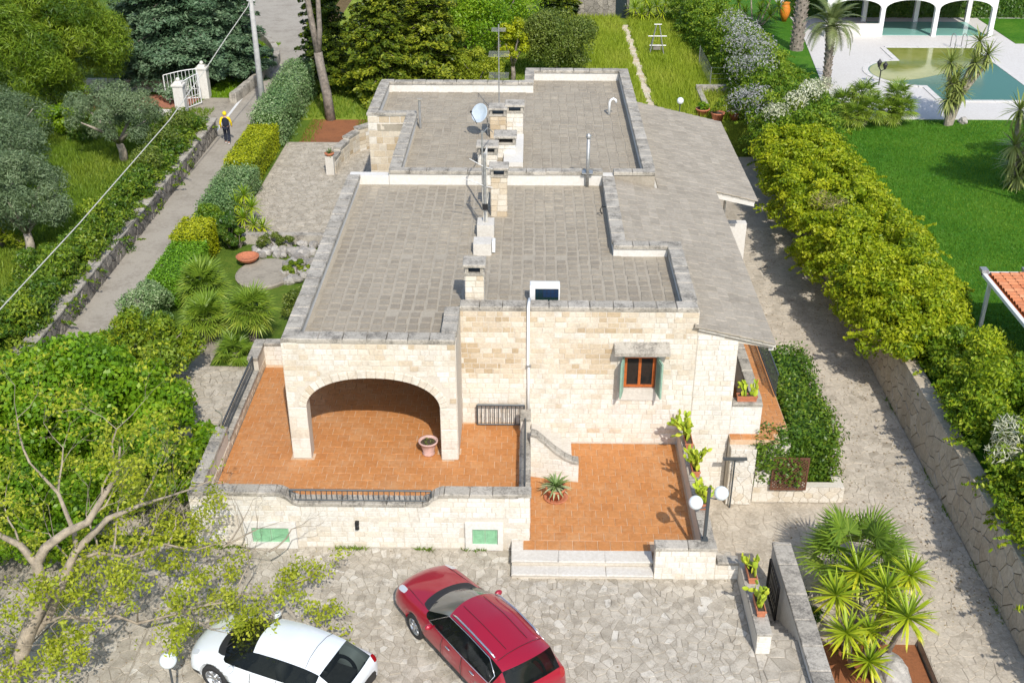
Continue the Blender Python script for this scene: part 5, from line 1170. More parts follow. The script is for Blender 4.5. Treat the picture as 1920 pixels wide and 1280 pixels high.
# pool pavilion
r_ = empty("pool_pavilion", (28.5, 83, 0), "white arched pool pavilion open at the front", "pavilion")
bays = [(-7.3, -3.75), (-3.45, .05), (.35, 4.05)]
ol = [(-7.6, 0)]
for a, b in bays:
    ol += [(a, 0)] + [(a + (b - a) * (1 - math.cos(PI * i / 12)) / 2, 1.95 + .62 * math.sin(PI * i / 12)) for i in range(13)] + [(b, 0)]
ol += [(4.35, 0), (4.35, 3.4), (-7.6, 3.4)]
m = MB(); m.prism(ol, 0, .32, 0, lambda x, z, d: (x, -1.72 - d, z)); m.build("arcade_wall", M_WHITE, r_)
for x, y in ((.25, 2.6), (4.1, 2.6), (-3.6, 2.6)): m = MB(); m.box(x - .16, x + .16, y - .16, y + .16, 0, 3.0); m.build("column", M_WHITE, r_)
m = MB(); m.box(-7.7, 4.45, -2.1, 3.2, 3.41, 3.6); m.build("roof", M_POTCLAY, r_)
m = MB(); m.box(-3.4, 4.0, -1.7, 2.4, .03, .06); m.build("indoor_pool", M_TURQ, r_)
m = MB(); m.box(-7.6, -3.7, -2.3, -2.05, 0, .95); m.box(-7.6, -3.6, -1.7, 2.6, 0, .05); m.build("counter", M_PLASTER, r_)
clipped("clipped_hedge", "tall dark ivy hedge behind the pool pavilion", 19.5, 40, 86.8, 88.3, 3.4, 26000, .2, .11, L_DARK, 181, None, rough=.12)
m = MB(); m.box(33.8, 60, 79.0, 86.6, -.2, .06); struct(m.build("side_lawn", M_LAWN))
# date palm and other palms of the pool garden
def date_palm(name, label, base, h, L, n, seed, tint=.55, tr=.24, mat=None, group=None, lean=(0, 0)):
    r_ = empty(name, base, label, "palm", group); m = MB(); g = np.random.default_rng(seed)
    pts = [(lean[0] * t_ ** 1.5, lean[1] * t_, h * t_) for t_ in np.linspace(0, 1, 8)]; m.tube(pts, [tr * 1.1, tr, tr * .95, tr * .95, tr * .95, tr, tr * 1.25, tr * 1.5], 10)
    for k in range(int(h * 26)):
        t_ = (k + .5) / int(h * 26); a = k * 2.399; x, y = lean[0] * t_ ** 1.5, lean[1] * t_; q = tr * (1.0 + .35 * max(0, t_ - .72) / .28); m.tube([(x + math.cos(a) * q * .85, y + math.sin(a) * q * .85, h * t_), (x + math.cos(a) * q * 1.22, y + math.sin(a) * q * 1.22, h * t_ + .13)], [.07, .03], 4)
    m.build("trunk", M_BARK, r_)
    Ms = [feather_mesh("frond", mat or L_FEATH, L, seed + k, tint + .08 * (k - 1), bend=.8 + .25 * k) for k in range(3)]
    for i in range(n): q = (i + .5) / n; place("frond", Ms[min(2, int(q * 3))], r_, (lean[0], lean[1], h), i * 2.399 + g.uniform(-.2, .2), 1.15 - 1.5 * q + g.uniform(-.1, .1), g.uniform(-.3, .3), g.uniform(.85, 1.1))
    return r_
date_palm("date_palm", "date palm with arching grey-green fronds beside the pool deck", (18.1, 68.0, 0), 3.6, 2.7, 40, 191, lean=(-.1, .2))
date_palm("date_palm", "thick dark palm trunk near the clay urn, crown above the picture", (18.2, 77.2, 0), 6.4, 2.8, 34, 192, tr=.42, tint=.3)
def big_fan(name, label, c, seed, heads, n=26, Rr=.62):
    r_ = empty(name, c, label, "palm"); g = np.random.default_rng(seed); m = MB(); M3 = [fan_mesh("frond", L_FAN, Rr, seed + k, 18, .42 + .12 * k, .5) for k in range(3)]
    for x, y, z in heads:
        m.tube([(x * .5, y * .5, 0), (x, y, z)], [.14, .12], 7)
        for i in range(n): q = (i + .5) / n; place("frond", M3[min(2, int(q * 3))], r_, (x, y, z), i * 2.399 + g.uniform(-.2, .2), 1.3 - 2.0 * q, g.uniform(-.3, .3), g.uniform(.85, 1.1))
    m.build("trunk", M_BARK, r_); return r_
big_fan("fan_palm", "many-headed dwarf fan palm at the lawn corner below the lanterns", (18.3, 61.0, 0), 195, [(-.9, .4, 1.1), (.1, .3, 1.6), (-.4, -.6, .7), (.5, -.5, 1.0)])
big_fan("fan_palm", "fan palm clump right beside the dwarf fan palm, touching the paving", (20.3, 61.3, 0), 196, [(0, 0, 1.5), (.3, -.5, .9), (-.4, -.4, .7)])
def cordyline(name, label, base, heads, seed, L=.95, n=70):
    r_ = empty(name, base, label, "yucca", "tall yuccas on the lawn"); m = MB(); top = max(h[2] for h in heads)
    for x, y, z in heads: m.tube([(x * .1, y * .1, 0), (x * .35, y * .35, z * .45), (x * .9, y * .9, z * .8), (x, y, z)], [.16, .13, .10, .09], 7)
    m.build("trunk", M_BARKP, r_)
    for i, p in enumerate(heads): rosette_joined("rosette", L_CORD, r_, p, n, L, .10, .75, seed + i, elmin=-1.2, elmax=1.4, hi=.42, lo=.7)
    return r_
cordyline("tall_yucca", "tall branching yucca on the lawn edge in front of the pool", (23.2, 60.8, 0), [(-.45, 0, 3.5), (.95, .2, 4.6), (1.5, .1, 3.9), (.85, -.1, 3.5), (-.2, -.2, 2.4), (.25, -.3, 2.0), (-.35, -.4, 1.6), (.1, .2, 2.6)], 200)
cordyline("tall_yucca", "tall dark yucca at the shady end of the lawn", (23.3, 51.3, 0), [(-.5, 0, 3.8), (.2, -.2, 3.2), (-.5, -.3, 2.2), (.3, -.2, 1.7), (-.3, 0, 1.2), (.7, 0, 2.7), (0, -.3, .7), (1.2, .2, 3.9)], 210, L=1.05)
r_ = empty("garden_lantern", (21.5, 68.6, 0), "black double-headed lantern post beside the curved pool end", "lamp")
m = MB(); m.tube([(0, 0, 0), (0, 0, .9), (-.16, 0, 1.15)], .035, 6); m.tube([(0, 0, .9), (.2, -.05, 1.02)], .025, 6); m.build("post", M_DARKIRON, r_)
for x, z in ((-.16, 1.15), (.22, 1.0)):
    m = MB(); m.lathe([(.06, 0), (.15, .28), (.17, .30), (.05, .42), (.02, .5), (0, .5)], 6, (x, 0, z)); m.build("lantern", M_DARKIRON, r_)
r_ = empty("clay_urn", (19.0, 85.6, 0), "tall orange clay urn on the paving beside the tall shrubs", "urn"); m = MB(); m.lathe([(.16, 0), (.34, .5), (.40, .85), (.30, 1.2), (.26, 1.32), (.32, 1.4), (.24, 1.4), (0, 1.3)], 18); m.build("body", plain("orange_glazed_clay", (.62, .20, .02), .5, var=.1), r_, True)
spiky("spiky_yucca", "dense tall green yucca thicket behind the blossoming hedge", (16.6, 84.5, 0), [(-1.3, 0, 1.6), (-.4, .3, 2.2), (.5, 0, 1.8), (1.2, .4, 2.3), (-.9, -.7, 1.0), (.2, -.8, 1.2), (.9, -.9, .9), (-1.5, .8, 2.3), (1.6, -.3, 1.4)], 44, .85, .1, L_MIX, 221, None, bend=.6, hi=.5, lo=.75)
m = MB(); rock_mesh(m, (0, 0, .1), .32, np.random.default_rng(3)); o = m.build("rock", M_ROCK); o.location = (24.2, 61.2, 0); tag(o, "single flat stone on the lawn edge beside the branching yucca", "rock")
g = np.random.default_rng(230); n = 90000; PP = np.column_stack([g.uniform(14.5, 29, n), 33 + 28.6 * g.random(n), np.zeros(n)])
blades("lawn_grass", g, PP, .07, .05, L_LAWNB, .34 + .2 * np.sin(PP[:, 0] * .5 + PP[:, 1] * .33) * np.sin(PP[:, 1] * .41 + 1) + .32 * g.random(n), lean=.3)
# trees outside the frame that shade the lawn
round_tree("shade_tree", "large leafy tree at the far side of the lawn, mostly out of view", "tree", (27.6, 47.0, 0), (27.5, 47, 7.6), (3.4, 3.6, 2.6), 9000, .24, .13, L_DARK, k=40, seed=231, trunk_r=.25)
round_tree("shade_tree", "second large leafy tree by the lawn, shading its middle", "tree", (25.6, 44.0, 0), (25.5, 44, 8.6), (3.0, 3.2, 2.4), 8000, .24, .13, L_DARK, k=40, seed=232, trunk_r=.25)
# tiled pergola roof
r_ = empty("tiled_shelter", (19, 34.7, 0), "garden shelter roofed with orange barrel tiles, beside the creeper hedge", "shelter")
P = Pieces(); m = MB(); m.box(-2.7, 3.2, -4.6, 1.65, 2.32, 2.38); m.build("roof_board", M_WOODO, r_)
g = np.random.default_rng(240)
for j in range(24):
    for i in range(18):
        x = -2.62 + i * .33; y = 1.55 - j * .25; mb = MB(); tt = .45 + g.normal(0, .18); V = []; F = []
        for e in (0, 1):
            for k in range(6):
                a = PI * k / 5; V.append((x + (.36 * e), y + math.cos(a) * .115, 2.40 + .02 * (1 - e) + math.sin(a) * .085 + .02 * e * 0 + .028 * i * .33))
        for k in range(5): F.append((k, k + 1, k + 7, k + 6))
        V2 = np.array(V); P.polys.append((V2 + np.array([19, 34.7, 0]) * 0, F, float(np.clip(tt, 0, .99))))
P.build("roof_tile", stone("orange_roof_tile", [(0, (.42, .14, .06)), (.5, (.55, .21, .095)), (1, (.62, .30, .16))], (.30, .16, .10), .4, 2, 12, .4), r_)
m = MB(); m.box(-2.86, -2.72, -4.7, 1.8, 2.30, 2.42); m.box(-2.86, 3.2, 1.68, 1.80, 2.31, 2.43); m.build("gutter", M_WHITE, r_)
m = MB(); m.box(-2.9, -2.66, 1.65, 1.95, 2.43, 2.55); m.box(-1.4, -1.15, 1.65, 1.95, 2.43, 2.55); m.build("bracket", M_GALV, r_)
m = MB(); m.box(-1.0, .3, -3.4, .9, 2.64, 2.68); m.build("glass_panel", M_CELL, r_)
for x, y in ((-2.6, 1.5), (-2.6, -4.4), (3, 1.5), (3, -4.4)): m = MB(); m.box(x - .06, x + .06, y - .06, y + .06, 0, 2.31); m.build("post", M_WHITE, r_)
# ------------------------------------------------------------------ foreground trees
base = (-13.2, 27.4, 0)
def more(f):
    f.ellipsoid((-10.6, 26.2, 1.4), (1.9, 2.2, 1.5), 15000, .17, .11, k=44, t0=.6)
    f.ellipsoid((-15.4, 25.5, 1.6), (2.6, 2.6, 1.7), 15000, .17, .11, k=44, t0=.52)
    f.ellipsoid((-13.5, 23.2, 1.4), (2.6, 1.8, 1.5), 15000, .17, .11, k=44, t0=.54)
round_tree("broad_tree", "dense bright green broad-leaved tree beside the upper terrace", "tree", base, (-13.4, 27.6, 1.9), (3.7, 3.0, 2.0), 44000, .17, .11, L_BRIGHT, k=110, seed=301, trunk_r=.2, t0=.58, extra=more)
r_ = empty("bare_tree", (-11.8, 18.3, 0), "half-bare old tree with pale crooked limbs and sparse new leaves, beside the white car", "tree"); O = Vector((-11.8, 18.3, 0))
m = MB(); g = np.random.default_rng(302); tips = []
def limb(pts, rr, n=8): m.tube([Vector(p) - O for p in pts], rr, n, cap=False)
limb([(-11.9, 18.2, -.2), (-11.7, 18.5, .5), (-11.2, 19.0, 1.65), (-10.8, 19.2, 2.4), (-10.9, 19.3, 3.2)], [.24, .20, .17, .15, .13])
limb([(-10.9, 19.3, 3.15), (-11.15, 19.3, 3.69), (-11.54, 19.3, 3.95), (-12.1, 19.5, 4.6)], [.10, .08, .06, .03], 6)
limb([(-10.93, 19.3, 3.1), (-10.65, 19.4, 3.55), (-10.21, 19.6, 3.82), (-9.82, 19.9, 3.87), (-9.49, 20.1, 4.36), (-9.11, 20.3, 4.88), (-8.97, 20.4, 5.57)], [.12, .11, .10, .09, .07, .05, .02], 7)
limb([(-11.2, 19.0, 1.4), (-10.91, 19.3, 1.7), (-10.55, 19.8, 2.47), (-10.3, 20.0, 2.96), (-9.69, 20.6, 3.42), (-9.16, 21.2, 3.35), (-8.5, 21.7, 3.3)], [.12, .12, .11, .09, .07, .05, .02], 7)
limb([(-10.3, 20, 2.9), (-10.34, 20.2, 3.3), (-10.7, 20.6, 4.14), (-11.29, 20.8, 4.83)], [.07, .06, .045, .02], 6)
limb([(-10.4, 19.9, 2.7), (-9.9, 20.2, 2.75), (-9.3, 20.35, 2.5), (-8.6, 20.9, 2.45), (-8.0, 21.1, 2.1), (-7.4, 21.5, 2.05), (-6.4, 21.8, 1.5)], [.05, .045, .035, .03, .022, .015, .006], 6)
limb([(-11.0, 19.1, 1.6), (-10.5, 19.15, 1.75), (-10.0, 19.3, 1.6), (-9.5, 19.5, 1.5), (-9.0, 19.5, 1.25), (-8.0, 19.8, 1.35), (-7.0, 20.1, 1.55), (-6.0, 20.6, 1.3)], [.05, .045, .04, .035, .03, .022, .014, .006], 6)
starts = [((-12.1, 19.5, 4.6), (-.4, .2, .8)), ((-9.49, 20.1, 4.36), (.2, .2, 1)), ((-9.82, 19.9, 3.87), (.6, .3, .5)), ((-9.11, 20.3, 4.9), (-.3, .1, .9)), ((-11.29, 20.8, 4.83), (-.3, .2, .8)), ((-10.7, 20.6, 4.14), (.3, .3, .9)), ((-8.5, 21.7, 3.3), (.8, .3, .2)), ((-9.16, 21.2, 3.35), (.4, .5, .5)),
          ((-8.6, 20.9, 2.3), (.6, .5, .5)), ((-7.4, 21.5, 1.9), (.8, .2, .2)), ((-7.4, 21.5, 1.9), (.3, .8, .2)), ((-8.0, 19.8, 1.35), (.6, -.2, .4)), ((-7.0, 20.1, 1.5), (.5, .5, .3)), ((-9.0, 19.5, 1.3), (.3, -.5, .5)), ((-10.0, 19.3, 1.5), (0, -.6, .5)), ((-11.54, 19.3, 3.95), (-.7, -.2, .5)), ((-9.6, 20.2, 2.6), (.1, .6, .6)), ((-11.0, 19.1, 1.8), (-.8, .2, .5)), ((-11.15, 19.3, 3.7), (-.3, .3, .9)), ((-6.4, 21.8, 1.5), (.6, .2, .1)), ((-6.0, 20.6, 1.3), (.6, .3, .15)), ((-10.0, 19.3, 1.5), (.3, .6, .1)), ((-9.0, 20.4, 2.5), (.5, .9, .3)), ((-8.6, 20.9, 2.3), (0, .9, .1)), ((-10.0, 19.3, 1.6), (.5, .1, .3)), ((-9.5, 19.5, 1.5), (-.2, -.7, .1)), ((-9.0, 19.5, 1.3), (.5, .1, -.1)), ((-8.0, 19.8, 1.35), (.1, .8, .1)), ((-10.5, 19.15, 1.75), (.3, .9, .1)), ((-10.5, 19.15, 1.75), (-.1, -.8, .3)), ((-11.4, 18.8, 1.1), (-.7, .5, .2)), ((-11.6, 18.6, .8), (.3, -.6, .5)), ((-11.4, 18.8, 1.1), (.6, .7, .0)), ((-9.3, 20.35, 2.5), (.2, .8, .0)), ((-9.9, 20.2, 2.7), (-.4, .9, .1)), ((-10.4, 19.9, 2.7), (-.6, .8, .2)), ((-7.0, 20.1, 1.55), (.9, .1, .0)), ((-9.5, 19.5, 1.5), (.2, .9, .0)), ((-12.1, 19.5, 4.6), (.2, -.5, .4)), ((-8.0, 19.8, 1.4), (.7, -.4, .05)), ((-7.6, 19.9, 1.45), (.7, -.1, -.02)), ((-8.0, 19.8, 1.35), (.4, -.7, .1))]
M_BARKT = plain("brown_grey_bark", (.30, .25, .185), .95, var=.4, scale=6, bump=.7)
m2 = MB()
for p, d in starts: branch_tree(m2, g, Vector(p) - O, d, g.uniform(.75, 1.2), .03, 4, .85, .10, 3, tips)
m.build("trunk", M_BARKT, r_, True); m2.build("branch", M_BARKT, r_, kind="stuff")
f = Foliage(303); tips = [t_ for t_ in tips if g.random() < min(1.0, 9000 / max(1, len(tips)))]; print("tips", len(tips))
f.clumps([tuple(t_ + O) for t_ in tips if not (t_.x - 11.8 > -7.3 and (t_.y + 18.3 > 21.7 or t_.z > 1.9)) and not (t_.x - 11.8 > -8.3 and t_.y + 18.3 > 22.2) and g.random() < (.28 if t_.z > 3.3 else .55 if t_.z > 2.7 else 1.0)], .21, 19000, .105, .06, t0=.58, up=.4, fill=.1); f.build("crown", L_SPRING, r_, off=tuple(O))
globe_lamp("globe_lamp", "white globe lamp under the half-bare tree, in front of the white car", (-7.9, 18.2, 0), 1.4, .19)

# ------------------------------------------------------------------ planting at the front right corner
m = MB(); m.box(6.62, 7.05, 8, 23.9, -3, .22); rwl = m.build("stair_side_wall", M_PLASTER); tag(rwl, "long grey-topped wall between the descending steps and the yucca bed", "wall")
P = Pieces(); y = 14; g = np.random.default_rng(70)
while y < 23.85: ln = min(g.uniform(.8, 1.3), 23.9 - y); P.slab((6.84, y + ln / 2, .26), (.50, 0, 0), (0, ln - .01, 0), (0, 0, .08), .35 + g.normal(0, .15)); y += ln
P.build("coping_stone", M_COPING, rwl)
m = MB()
st = struct(MB().box(5.5, 6.62, 20.5, 20.56, -2, -.02).build("stair_head", M_MORTAR))
r_ = empty("garden_steps", (6.1, 21.4, 0), "narrow stone steps going down beside the cactus troughs", "steps")
for i in range(8): mb = MB(); mb.tint = .6 + .25 * (i % 2); mb.box(-.255, .52, -.83 + i * .30, -.53 + i * .30 - .022, -2.2, -.17 * (i + 1), .015); mb.build("step", M_COPING, r_)
m = MB(); m.box(5.5, 5.84, 20.05, 22.70, -2.0, .55); lwl = m.build("trough_wall", M_MORTAR); tag(lwl, "low wall between paved yard and steps, carrying two cactus troughs", "wall")
P = Pieces()
for i in range(4): P.slab((5.67, 20.05 + .6625 * (i + .5), .58), (.38, 0, 0), (0, .655, 0), (0, 0, .06), .4 + g.normal(0, .15))
P.build("coping_stone", M_COPING, lwl); bricks(lwl, 5.5, 5.84, .0, .54, 20.05, tint=lambda x, z: .95, seed=71)
bar_gate("side_gate", "black barred metal gate standing open against the stair wall", (6.5, 23.45, -1.05), R(-90), 1.15, .05, 1.15, 8, M_DARKIRON, arch=.02)
rs = empty("foreground_rock", (9.3, 21.1, -1.9), "big pale boulder in the red soil below the yuccas", "rock"); m = MB(); m.tint = .6; rock_mesh(m, (0, 0, .3), .52, np.random.default_rng(8), 14, 9); m.build("boulder", M_ROCK, rs)
# yucca clump, leaf by leaf
yc = empty("yellow_yucca", (8.9, 22.0, -1.9), "clump of yellow-edged spiky yucca heads in the red soil bed", "yucca"); m = MB(); rngy = np.random.default_rng(88)
heads = [(8.72, 23.05, 0.0), (7.98, 22.25, -.1), (8.02, 21.15, -.35), (9.25, 22.3, .05), (10.0, 22.85, .1), (9.5, 21.3, .05), (8.48, 20.6, -.75), (9.25, 21.9, -.25), (8.75, 21.6, -.7)]
for x, y, z in heads: m.tube([((x - 8.9) * .5, (y - 22) * .5, -.1), ((x - 8.9) * .8, (y - 22) * .8, (z + 1.9) * .6), (x - 8.9, y - 22, z + 1.9)], [.09, .07, .06], 7)
m.build("trunk", M_BARK, yc, True)
for i, h_ in enumerate(heads):
    ro = rosette_joined("rosette", L_YUCCA, yc, (0, 0, 0), 40, (.78, .78, .70, .74, .70, .82, .66, .62, .6)[i], .075, .25, 440 + i, elmin=-.8, elmax=1.4, hi=.3, lo=.8); ro.location = (h_[0] - 8.9, h_[1] - 22, h_[2] + 1.9)
    sc = (.84, .84, .76, .80, .76, .88, .70, .62, .6)[i]
    for az, el, l, bd, t_ in rosette_mb(40 if i < 7 else 10, 1, .06, .22, 400 + i, elmin=-.8, elmax=1.4, hi=.18, lo=.72):
        q = min(2, int(max(0, (t_ - .1) / .24))); place("leaf", blade_mesh("leaf", L_YUCCA, 1.0, .092, .25, .30 + .25 * q), ro, (0, 0, 0), az, el, 0, sc * l)
# fan palm behind it
fan_palm("fan_palm", "large fan palm with sprawling fronds behind the yellow yuccas", (9.05, 24.2, -1.9), 1.25, .78, 34, 411, None, .5, 1.0, elmin=-.15, elmax=1.1)
bush("shrub", "dark undergrowth at the foot of the front fan palm", (7.6, 23.4, -1.5), (.5, .7, .35), 1500, .12, .05, L_DARK, 412, 14)
bush("shrub", "low green weeds at the end of the red soil bed", (9.9, 19.6, -1.75), (.45, .8, .22), 1500, .1, .04, L_MIX, 413, 14)
bush("shrub", "low green weeds beside the stair wall coping", (7.35, 20.0, -1.7), (.22, 1.0, .25), 900, .1, .04, L_MIX, 414, 12)
# hedge, trellis, planter on the east side
def planter_wall():
    r_ = empty("planter_wall", (8, 28.2, -1.6), "low cream rubble planter wall round the side hedge", "wall"); m = MB(); m.box(-1.05, 1.75, 0, .26, 0, .58); m.box(-1.05, -.25, -.02, .30, 0, 1.15); m.box(1.5, 1.78, .26, 4, 0, .5); m.build("wall_core", M_MORTAR, r_)
    P = Pieces(); g = np.random.default_rng(72)
    for q, c in voronoi(-1.04, 1.76, .01, .58, .16, 73, .01, aspect=1.5): P.poly(q, 0, .03, .01, .62 + g.normal(0, .15), lambda x, z, d: (x, .005 - d, z))
    for q, c in voronoi(-1.04, -.26, .59, 1.14, .2, 74, .01, aspect=1.2): P.poly(q, 0, .03, .01, .8 + g.normal(0, .1), lambda x, z, d: (x, -.015 - d, z))
    P.build("facing_stone", M_BRICK, r_)
planter_wall()
base = (8.6, 31.5, -1.6)
hd = empty("side_hedge", base, "tall dark glossy hedge between loggia walkway and driveway", "hedge"); f = Foliage(421)
f.boxhedge(8.15, 9.6, 28.75, 34.5, -1.5, .38, 19000, .13, .065, .16, .5, wave=.16); f.boxhedge(6.9, 8.3, 28.12, 29.0, -.9, .62, 5200, .13, .065, .12, .5, wave=.12); f.build("foliage", L_LAUR, hd, off=base)
m = MB(); m.box(-.35, .75, -2.5, 2.8, 0, 1.8); m.box(-1.55, -.35, -3.2, -2.6, .6, 2.05); m.build("dark_filler", L_DARK, hd)  # added dark boxes that keep light from showing through the foliage
for x, y, z in ((9.75, 30.0, .2), (9.7, 32.6, .2)):
    pass
tr_ = empty("trellis", (7.98, 28.05, -1.02), "brown lattice trellis leaning on the side hedge", "trellis"); m = MB(); m.box(-.55, .55, -.02, .02, 1.12, 1.18); m.box(-.55, .55, -.02, .02, 0, .05); m.box(-.55, -.50, -.021, .021, .05, 1.12); m.box(.50, .55, -.021, .021, .05, 1.12); m.build("frame", M_TRELLIS, tr_)
for k in range(26):
    s0 = -1.6 + k * .108
    for sg in (1, -1):
        x0, z0, x1, z1 = s0, .05, s0 + 1.07, 1.12
        if sg < 0: x0, x1 = -x0, -x1
        def cl(xa, za, xb, zb):
            pts = []
            for lim in (-.5, .5):
                pass
            t0, t1 = 0., 1.; dx = xb - xa
            for lo, hi in ((-.5, .5),):
                ta, tb = (lo - xa) / dx, (hi - xa) / dx; t0 = max(t0, min(ta, tb)); t1 = min(t1, max(ta, tb))
            return (t0, t1)
        t0, t1 = cl(x0, z0, x1, z1)
        if t1 - t0 > .04: m = MB(); y = -.008 if sg > 0 else .008; m.tube([(x0 + (x1 - x0) * t0, y, z0 + (z1 - z0) * t0), (x0 + (x1 - x0) * t1, y, z0 + (z1 - z0) * t1)], .016, 4); m.build("slat", M_TRELLIS, tr_)
lp = empty("entry_lamp", (6.24, 27.9, -1.6), "thin dark T-shaped lamp post by the planter wall", "lamp"); m = MB(); m.tube([(0, 0, 0), (0, 0, 1.78)], .026, 8); m.build("post", M_IRON, lp); m = MB(); m.box(-.36, .36, -.05, .05, 1.78, 1.84); m.build("crossbar", M_IRON, lp)
# double globe lamp
dl = empty("double_globe_lamp", (4.6, 23.05, 1.04), "twin white globe lamp on a grey post at the terrace corner", "lamp")
m = MB(); m.box(-.04, .04, -.04, .04, 0, 1.62); m.box(-.09, .09, -.09, .09, 0, .02); m.build("post", M_IRON, dl)
for sg, z in ((-1, 1.02), (1, 1.32)):
    m = MB(); m.tube([(0, 0, z + .02), (sg * .16, 0, z - .03), (sg * .29, 0, z - .02)], .018, 6); m.build("arm", M_IRON, dl)
    m = MB(); m.sphere((sg * .31, 0, z + .15), .185, 22, 14); m.build("globe", M_GLOBE, dl, True)
# prickly pears in troughs
def pads(root, g, z, n, spread, h, lx=.4):
    k = 0
    def pad(p, d, r, depth):
        nonlocal k
        m = MB(); m.tint = float(np.clip(g.normal(.5, .2), 0, 1)); dv = Vector(d).normalized(); sd = dv.cross(Vector(g.normal(0, 1, 3))).normalized(); up = dv.cross(sd); N_, K_ = 10, 6; V = []; F = []
        for i in range(K_ + 1):
            t_ = i / K_; w_ = r * .62 * math.sin(PI * (.06 + .9 * t_)) ** .7
            for j in range(N_): a = 2 * PI * j / N_; V.append(Vector(p) + dv * (2 * r * t_) + sd * (w_ * math.cos(a)) + up * (w_ * .22 * math.sin(a)))
        for i in range(K_):
            for j in range(N_): F.append((i * N_ + j, i * N_ + (j + 1) % N_, (i + 1) * N_ + (j + 1) % N_, (i + 1) * N_ + j))
        F += [tuple(range(N_ - 1, -1, -1)), tuple(K_ * N_ + j for j in range(N_))]; m.add(V, F); m.build("pad", L_PAD, root, True)
        if depth > 0:
            for q in range(g.integers(1, 3)):
                e = Vector(p) + dv * (1.75 * r) + sd * g.uniform(-.4, .4) * r; pad(e, dv + Vector(g.normal(0, .5, 3)) + Vector((0, 0, .3)), r * g.uniform(.75, .95), depth - 1)
    for i in range(n): pad((g.uniform(-.05, .05), g.uniform(-lx, lx), z), (g.normal(0, .3), g.normal(0, .3), 1), g.uniform(.11, .15) * spread, h)
def trough(label, p, ln, rz, seed, n, h, spread=1.0, group="cactus troughs"):
    r_ = empty("cactus_trough", p, label, "planter", group, rz); m = MB(); w_ = .11; l = ln / 2
    m.add([(-w_ * .8, -l * .94, 0), (w_ * .8, -l * .94, 0), (w_ * .8, l * .94, 0), (-w_ * .8, l * .94, 0), (-w_, -l, .19), (w_, -l, .19), (w_, l, .19), (-w_, l, .19), (-w_ + .02, -l + .02, .19), (w_ - .02, -l + .02, .19), (w_ - .02, l - .02, .19), (-w_ + .02, l - .02, .19), (-w_ + .02, -l + .02, .14), (w_ - .02, -l + .02, .14), (w_ - .02, l - .02, .14), (-w_ + .02, l - .02, .14)],
          [(3, 2, 1, 0)] + [(a + i, a + (i + 1) % 4, a + 4 + (i + 1) % 4, a + 4 + i) for a in (0, 4, 8) for i in range(4)]); m.box(-w_ - .012, w_ + .012, -l - .012, -l + .001, .15, .195); m.build("trough", M_POTCLAY, r_)
    m = MB(); m.box(-w_ + .02, w_ - .02, -l + .02, l - .02, .12, .15); m.build("soil", M_POTSOIL, r_); pads(r_, np.random.default_rng(seed), .14, n + 2, spread, h, l * .75); return r_
trough("clay trough of tall prickly pear against the villa wall, farthest along the terrace parapet", (4.73, 27.6, .965), .66, 0, 501, 5, 3, 1.1)
trough("clay trough of bushy prickly pear in the middle of the terrace parapet", (4.75, 26.2, .965), .66, 0, 502, 5, 3, 1.0)
trough("clay trough of spreading prickly pear on the parapet just behind the twin globe lamp", (4.76, 24.7, .965), .66, 0, 503, 5, 2, 1.15)
trough("clay trough with a small prickly pear on the loggia parapet", (6.55, 28.70, 1.785), .60, PI / 2, 504, 3, 2, .9)
trough("clay trough with sparse round cactus pads, upper of the two beside the steps", (5.68, 22.15, .615), .66, 0, 505, 3, 2, .9)
trough("clay trough with sparse cactus pads, lower of the two beside the steps", (5.68, 20.95, .615), .66, 0, 506, 3, 2, .9)
# pots on the terraces
r_ = empty("flower_pot", (-2.85, 26.85, 1.016), "pale pink flared pot with dry soil beside the arch pier", "pot"); m = MB(); m.lathe([(.17, 0), (.185, .05), (.155, .09), (.215, .30), (.25, .40), (.285, .42), (.285, .465), (.25, .465), (.225, .40), (0, .37)], 24); m.build("pot", M_PINKPOT, r_, True)
m = MB(); m.lathe([(.226, .40), (0, .41)], 16); m.build("soil", M_POTSOIL, r_); f = Foliage(510); f.clumps([(0, 0, .42)], .16, 60, .09, .02); f.build("dry_stems", L_BUSH, r_)
ag = empty("potted_agave", (.82, 25.75, .30), "striped agave in a clay pot on a saucer, beside the curved stair wall", "potted plant"); m = MB(); m.lathe([(.18, .02), (.27, .32), (.30, .33), (.30, .40), (.26, .40), (.24, .35), (0, .34)], 20); m.build("pot", M_POTCLAY, ag, True); m = MB(); m.lathe([(.26, 0), (.34, .03), (.35, .05), (.31, .05), (.22, .025), (0, .025)], 20); m.build("saucer", M_POTCLAY, ag, True); m = MB(); m.lathe([(.24, .36), (0, .365)], 12); m.build("soil", M_POTSOIL, ag)
for az, el, l, bd, t_ in rosette_mb(46, 1, .06, .5, 511, elmin=.05, elmax=1.4, hi=.35, lo=.75):
    q = min(2, int(max(0, (t_ - .2) / .2))); place("leaf", blade_mesh("leaf", L_AGAVE, 1.0, .13, .75, .3 + .22 * q), ag, (0, 0, .38), az, el, 0, .56 * l)

